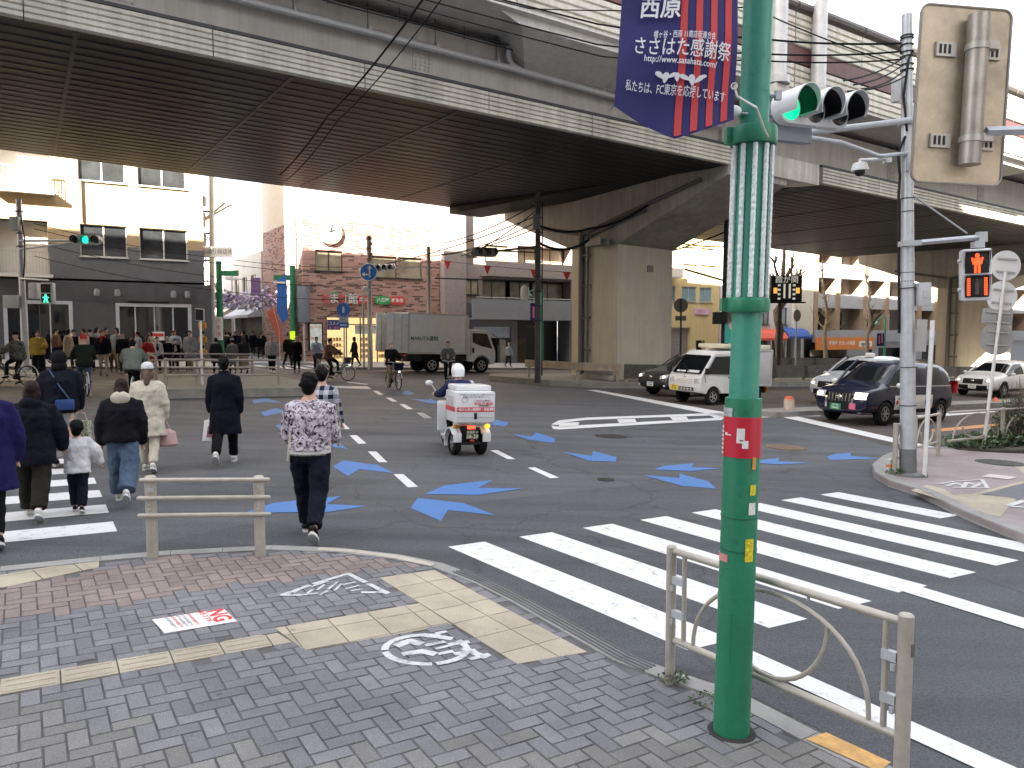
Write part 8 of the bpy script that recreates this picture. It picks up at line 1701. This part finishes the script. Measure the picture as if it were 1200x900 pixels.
b, h = autoh(265, 543, 416); mc = person('man in a long navy coat crossing alone with a white paper bag', b, R(14), h, dict(mat=C('coat_navy', (.010,.012,.026)), hem=.50, puff=.035, flare=.10, collar=True), dict(mat=BLK, wide=.012), ('short', HAIRB), None, SHOEW, (6,9,12), (-10,8,24), (-20,28), (18,4), 2, vox=.0145, b=1.05)
hl = t_info[mc.name]['hands'][0]; o = thing('paper_bag', 'white and pink paper bag in the hand of the man in the navy coat', 'bag', hl+V((.0,0,-.02))); mb = MB(); mb.prism([V((-.13,-.05,-.36)),V((.13,-.05,-.36)),V((.13,.05,-.36)),V((-.13,.05,-.36))],[V((-.10,-.02,-.04)),V((.10,-.02,-.04)),V((.10,.02,-.04)),V((-.10,.02,-.04))]); q = mb.build('bag_body', WHITE, o, bevel=.006); mb = MB(); mb.prism([V((-.06,-.054,-.3)),V((.07,-.054,-.3)),V((.05,-.034,-.13)),V((-.04,-.034,-.13))],[V((-.06,-.051,-.3)),V((.07,-.051,-.3)),V((.05,-.031,-.13)),V((-.04,-.031,-.13))]); mb.build('print_patch', M('print_pink', (.35,.12,.16), .6, var=.3, scale=30), q, 0); mb = MB(); mb.tube([(-.05,0,-.04),(0,0,.05),(.05,0,-.04)], .008, 5); mb.build('handle', WHITE, o)
# ---- scooter rider
sm = dz_.matrix_basis; rp0 = sm @ V((.24,0,0)); person('delivery rider in a navy jacket and white helmet riding the three wheeled scooter', rp0, sy-PI/2, 1.66, dict(mat=C('jacket_blue', (.022,.028,.085)), hem=.82, puff=.035, folds=.016), dict(mat=BLK), ('none', None), ('helmet', M('helmet_white', (.78,.78,.78), .25, coat=.4)), SHOEB, (48,24,34), (48,24,34), (72,80), (72,80), 12, vox=.015, seat=.70, b=1.06)
# ---- cyclists
def rider(blabel, plabel, px, py, hdg, frame, top, legs, hair, hat=None, face=False, mask=False, lean=8, lamp=False, basket=True, cover=None, vox=.022, h=1.68, stand=False, pos=None):
    ps = G(px, py, .004) if pos is None else pos; y = hdg; d = V((math.cos(y), math.sin(y), 0)); bpos = ps-d*.54; bpos.z = gz(bpos.x)+.004
    bk_ = bicycle(blabel, bpos, y, frame, basket, cover, lamp)
    if stand: pr = person(plabel, bpos+d*.12+V((0,0,0)), y-PI/2, h, top, legs, hair, hat, SHOEB, (38,12,18), (38,12,18), (6,4), (-2,4), 3, (0,0), vox=vox, face=face, mask=mask)
    else: pr = person(plabel, bpos+d*.24, y-PI/2, h, top, legs, hair, hat, SHOEB, (46,14,18), (46,14,18), (62,58), (28,42), lean, (0,0), vox=vox, seat=.845, face=face, mask=mask)
    return pr
rider('brown city bicycle with a lit lamp and navy covered basket in the crossing', 'masked cyclist in a black jacket and khaki trousers riding toward the viewer', 461, 456, R(-62), FR[3], dict(mat=BLK, puff=.04), dict(mat=C('khaki', (.24,.19,.13))), ('short', HAIRG), None, True, True, lamp=True, cover=C('basket_navy', (.014,.018,.06)), vox=.02)
rider('dark bicycle of the man in a grey jacket, front wheel toward the viewer', 'man in an open grey jacket over a white print shirt riding straight toward the viewer', 525, 451, R(-86), FR[0], dict(mat=C('jacket_grey', (.10,.10,.105)), puff=.035, bib=LGR), dict(mat=BLK), ('short', HAIRB), None, True, vox=.02, basket=False, h=1.72)
rider('green city bicycle crossing to the right behind the floral jacket man', 'cyclist in a brown jacket riding to the right before the brick shop', 393, 446, R(-12), FR[1], dict(mat=BRW, puff=.05), dict(mat=BLK), ('short', HAIRB), None, vox=.022, lamp=True)
rider('silver bicycle ridden by the cyclist in a pale jacket', 'cyclist in a pale white jacket riding before the brick shop corner', 372, 438, R(-70), FR[2], dict(mat=LBL, puff=.04), dict(mat=CHAR), ('short', HAIRB), None, True, vox=.022)
rider('black bicycle at the far left edge under the camouflage jacket', 'cyclist in a camouflage jacket and black cap waiting at the far left', 14, 452, R(175), FR[0], dict(mat=CAMO, puff=.06), dict(mat=BLK), ('none', None), ('cap', BLK), vox=.022)
rider('dark bicycle under the person with a red knit hat', 'cyclist in a dark green jacket, red knit hat and jeans riding away on the crossing', 99, 463, ROT+PI/2+R(4), FR[0], dict(mat=DGR, puff=.055), dict(mat=DEN, wide=.02), ('none', None), ('beanie', REDC), vox=.02, h=1.7)
rider('bicycle under the person in the sage coat', 'cyclist in a sage grey coat with a black shoulder strap riding away on the crossing', 158, 470, ROT+PI/2-R(12), FR[0], dict(mat=SGRN, puff=.08), dict(mat=BLK), ('short', HAIRB), None, vox=.02, lean=18)
# ---- people walking toward us over the far crossing and on the far pavement
TO = ROT+PI
def walk(label, px, py, top_, yaw, top, legs, hair=('short', None), hat=None, face=True, mask=False, shoes=None, la=(10,7,14), ra=(-10,7,14), z=.004, ph=0, hh=None):
    b, h = autoh(px, py, top_, z); h = hh or max(1.45, min(1.82, h)); return person(label, b, yaw, h, top, legs, hair, hat, shoes, la, ra, (12,4) if ph == 0 else (-12,16), (-12,16) if ph == 0 else (12,4), 2, vox=.022, face=face, mask=mask, hands=True)
walk('person in a mustard yellow jacket and wide black trousers coming over the crossing', 46, 441, 388, TO, dict(mat=YELC, puff=.07, hem=.8), dict(mat=BLK, wide=.07), la=(30,10,70))
walk('man in a navy jacket with a red scarf and beige trousers coming over the crossing', 122, 441, 387, TO, dict(mat=NAVYC, puff=.04, scarf=REDC), dict(mat=BEI), ('short', None))
walk('person in black standing behind the navy jacket man with the red scarf', 88, 434, 387, TO, dict(mat=BLK, puff=.05), dict(mat=BLK), hat=('cap', CHAR))
walk('person in a pale blue top with a white knit hat behind the red hat cyclist', 100, 434, 391, TO, dict(mat=C('bright_blue', (.06,.18,.45)), puff=.03), dict(mat=CHAR), ('none', None), ('beanie', WHT))
walk('person with a black cap and mask in a navy coat on the far crossing', 107, 435, 387, TO, dict(mat=NAVYC, hem=.5), dict(mat=BLK), ('none', None), ('cap', BLK), True, True)
walk('woman in beige with long hair on the far crossing left of the black shirt man', 134, 436, 393, TO, dict(mat=BEI), dict(mat=BRW), ('long', HAIRD))
walk('tall man in a black shirt with white print on the far crossing', 145, 439, 389, TO, dict(mat=BLK, bib=NAVYC), dict(mat=CHAR), ph=1)
walk('woman in a white cardigan behind the sage coat cyclist', 155, 436, 395, TO, dict(mat=WHT), dict(mat=CHAR), ('bob', HAIRD))
walk('woman in a red coat with dark trousers walking before the shop window', 174, 438, 395, TO+R(20), dict(mat=REDC, hem=.62, puff=.05), dict(mat=BLK), ('bob', HAIRD))
walk('person in a white jacket with a black bag across the front, wearing a mask', 185, 437, 395, TO, dict(mat=WHT, puff=.03, bib=BLK), dict(mat=BLK), mask=True)
walk('grey haired man in a navy jumper beside the median railing', 197, 437, 395, TO, dict(mat=NAVYC), dict(mat=CHAR), ('short', HAIRG))
walk('masked person in a dark suit with pale shirt right of the grey haired man', 206, 436, 398, TO, dict(mat=NAVYC, bib=WHT), dict(mat=CHAR), mask=True)
walk('person in a cream jacket and scarf looking down behind the median railing', 222, 435, 396, TO, dict(mat=CREAMC, scarf=BEI, puff=.05), dict(mat=CHAR), la=(30,8,80), ra=(30,8,80))
walk('person in a grey coat walking away near the yellow button post', 254, 438, 396, ROT, dict(mat=CHAR, hem=.5, puff=.05), dict(mat=BLK), face=False)
walk('person in a long grey coat with a cap walking away beside the street entrance', 273, 438, 397, ROT, dict(mat=GRY, hem=.42, puff=.05), dict(mat=BLK), hat=('cap', LGR), face=False)
walk('woman in a long beige skirt walking away into the shopping street', 286, 438, 395, ROT, dict(mat=CHAR, puff=.04), dict(mat=BEI, kind='skirt', hem=.2), ('long', HAIRD), face=False)
walk('person in a pale grey quilted jacket and black trousers walking toward the viewer', 319, 437, 394, TO-R(20), dict(mat=PUFF, puff=.08, hem=.80), dict(mat=BLK, wide=.02), ('short', HAIRG), shoes=SHOEW)
walk('bald man in a long black coat walking toward the viewer beside the gate post', 348, 437, 394, TO-R(20), dict(mat=BLK, hem=.55, puff=.035), dict(mat=BLK), ('none', None), ph=1)
walk('woman in a dark coat standing before the lit shop window', 416, 430, 395, R(80), dict(mat=CHAR, hem=.5, puff=.03), dict(mat=BLK), ('bob', HAIRB), face=False, z=.13)
walk('person in a pale blue shirt and dark trousers before the shutter', 596, 430, 402, TO, dict(mat=LBL), dict(mat=CHAR), ('short', HAIRG), face=True, z=.13)
walk('dark clothed shopper with a hood at the side of the shopping street by the flag', 338, 432, 391, R(-120), dict(mat=DGR, puff=.06), dict(mat=CHAR), z=.02)
# ---- the crowd down the shopping street
rn = random.Random(3)
protos = []
def recolour(p):
    for c in p.children:
        if c.name.startswith(('jacket', 'trousers')): c.material_slots[0].link = 'OBJECT'; c.material_slots[0].material = rn.choice((BLK, CHAR, GRY, BRW, BEI, LGR, DGR, NAVYC, LBL, CREAMC) if c.name.startswith('jacket') else (BLK, CHAR, DEN, BEI, GRY, DNAVY))
for i, (tm, lm, hr_) in enumerate(((BLK, CHAR, 'short'), (NAVYC, BLK, 'bob'), (CHAR, NAVYC, 'short'), (C('dark_brown', (.05,.035,.028)), BLK, 'long'), (NAVYC, CHAR, 'short'), (DGR, BLK, 'bob'))):
    protos.append(person('small far figure in the crowd filling the shopping street', (0,0,0), 0, 1.6+.03*i, dict(mat=tm, puff=.045, hem=(.8,.5,.8,.6,.55,.8)[i]), dict(mat=lm), (hr_, None), None, SHOEB, vox=.032, group='crowd in the shopping street', hands=False))
for k in range(84):
    p = protos[k % 6] if k < 6 else copy_tree(protos[k % 6]); t_ = 51+(k//2)*1.0+rn.uniform(-.6,.6); s_ = rn.choice((rn.uniform(9.5,11.2), rn.uniform(12.1,14.0))) if t_ < 62 else rn.uniform(9.4,14.2)
    if k >= 6 and k % 3 == 0: recolour(p)
    p.location = ST(s_, t_, .024); p.rotation_euler = (0, 0, ROT+rn.choice((0, PI, PI))+rn.uniform(-.4,.4))
for k in range(11):                                                     # more of the dark crowd waiting and walking on the far side of the avenue
    p = copy_tree(protos[k % 6]); px = 60+k*17+rn.uniform(-8,8); q = G(px, 430+rn.uniform(-4,5), .13); p.location = q; p.rotation_euler = (0, 0, ROT+PI+rn.uniform(-1.2,1.2)); p['label'] = 'person walking in the loose crowd before the glazed corner shop front'; recolour(p); p['group'] = 'crowd before the corner shop'
# parked bicycles at the kerb before the brick shop
for i, (s, lab) in enumerate(((18.2,'dark bicycle parked before the lit shop, left of the tall sign pole'), (19.0,'silver bicycle parked before the lit shop, right of the tall sign pole'))): bicycle(lab, ST(s, 40.0+.5*i, .13), ROT+R(10), FR[2*i])
o = thing('bike_rail', 'low pale hoop railing beside the parked bicycles', 'railing', ST(16.6, 39.4, .13), ROT); mb = MB()
for k in range(3): mb.tube([(1.3*k,0,0),(1.3*k,0,.7),(1.3*k+1.0,0,.7),(1.3*k+1.0,0,0)], .03, 8)
mb.build('hoop', M('rail_pale', (.6,.58,.52)), o)
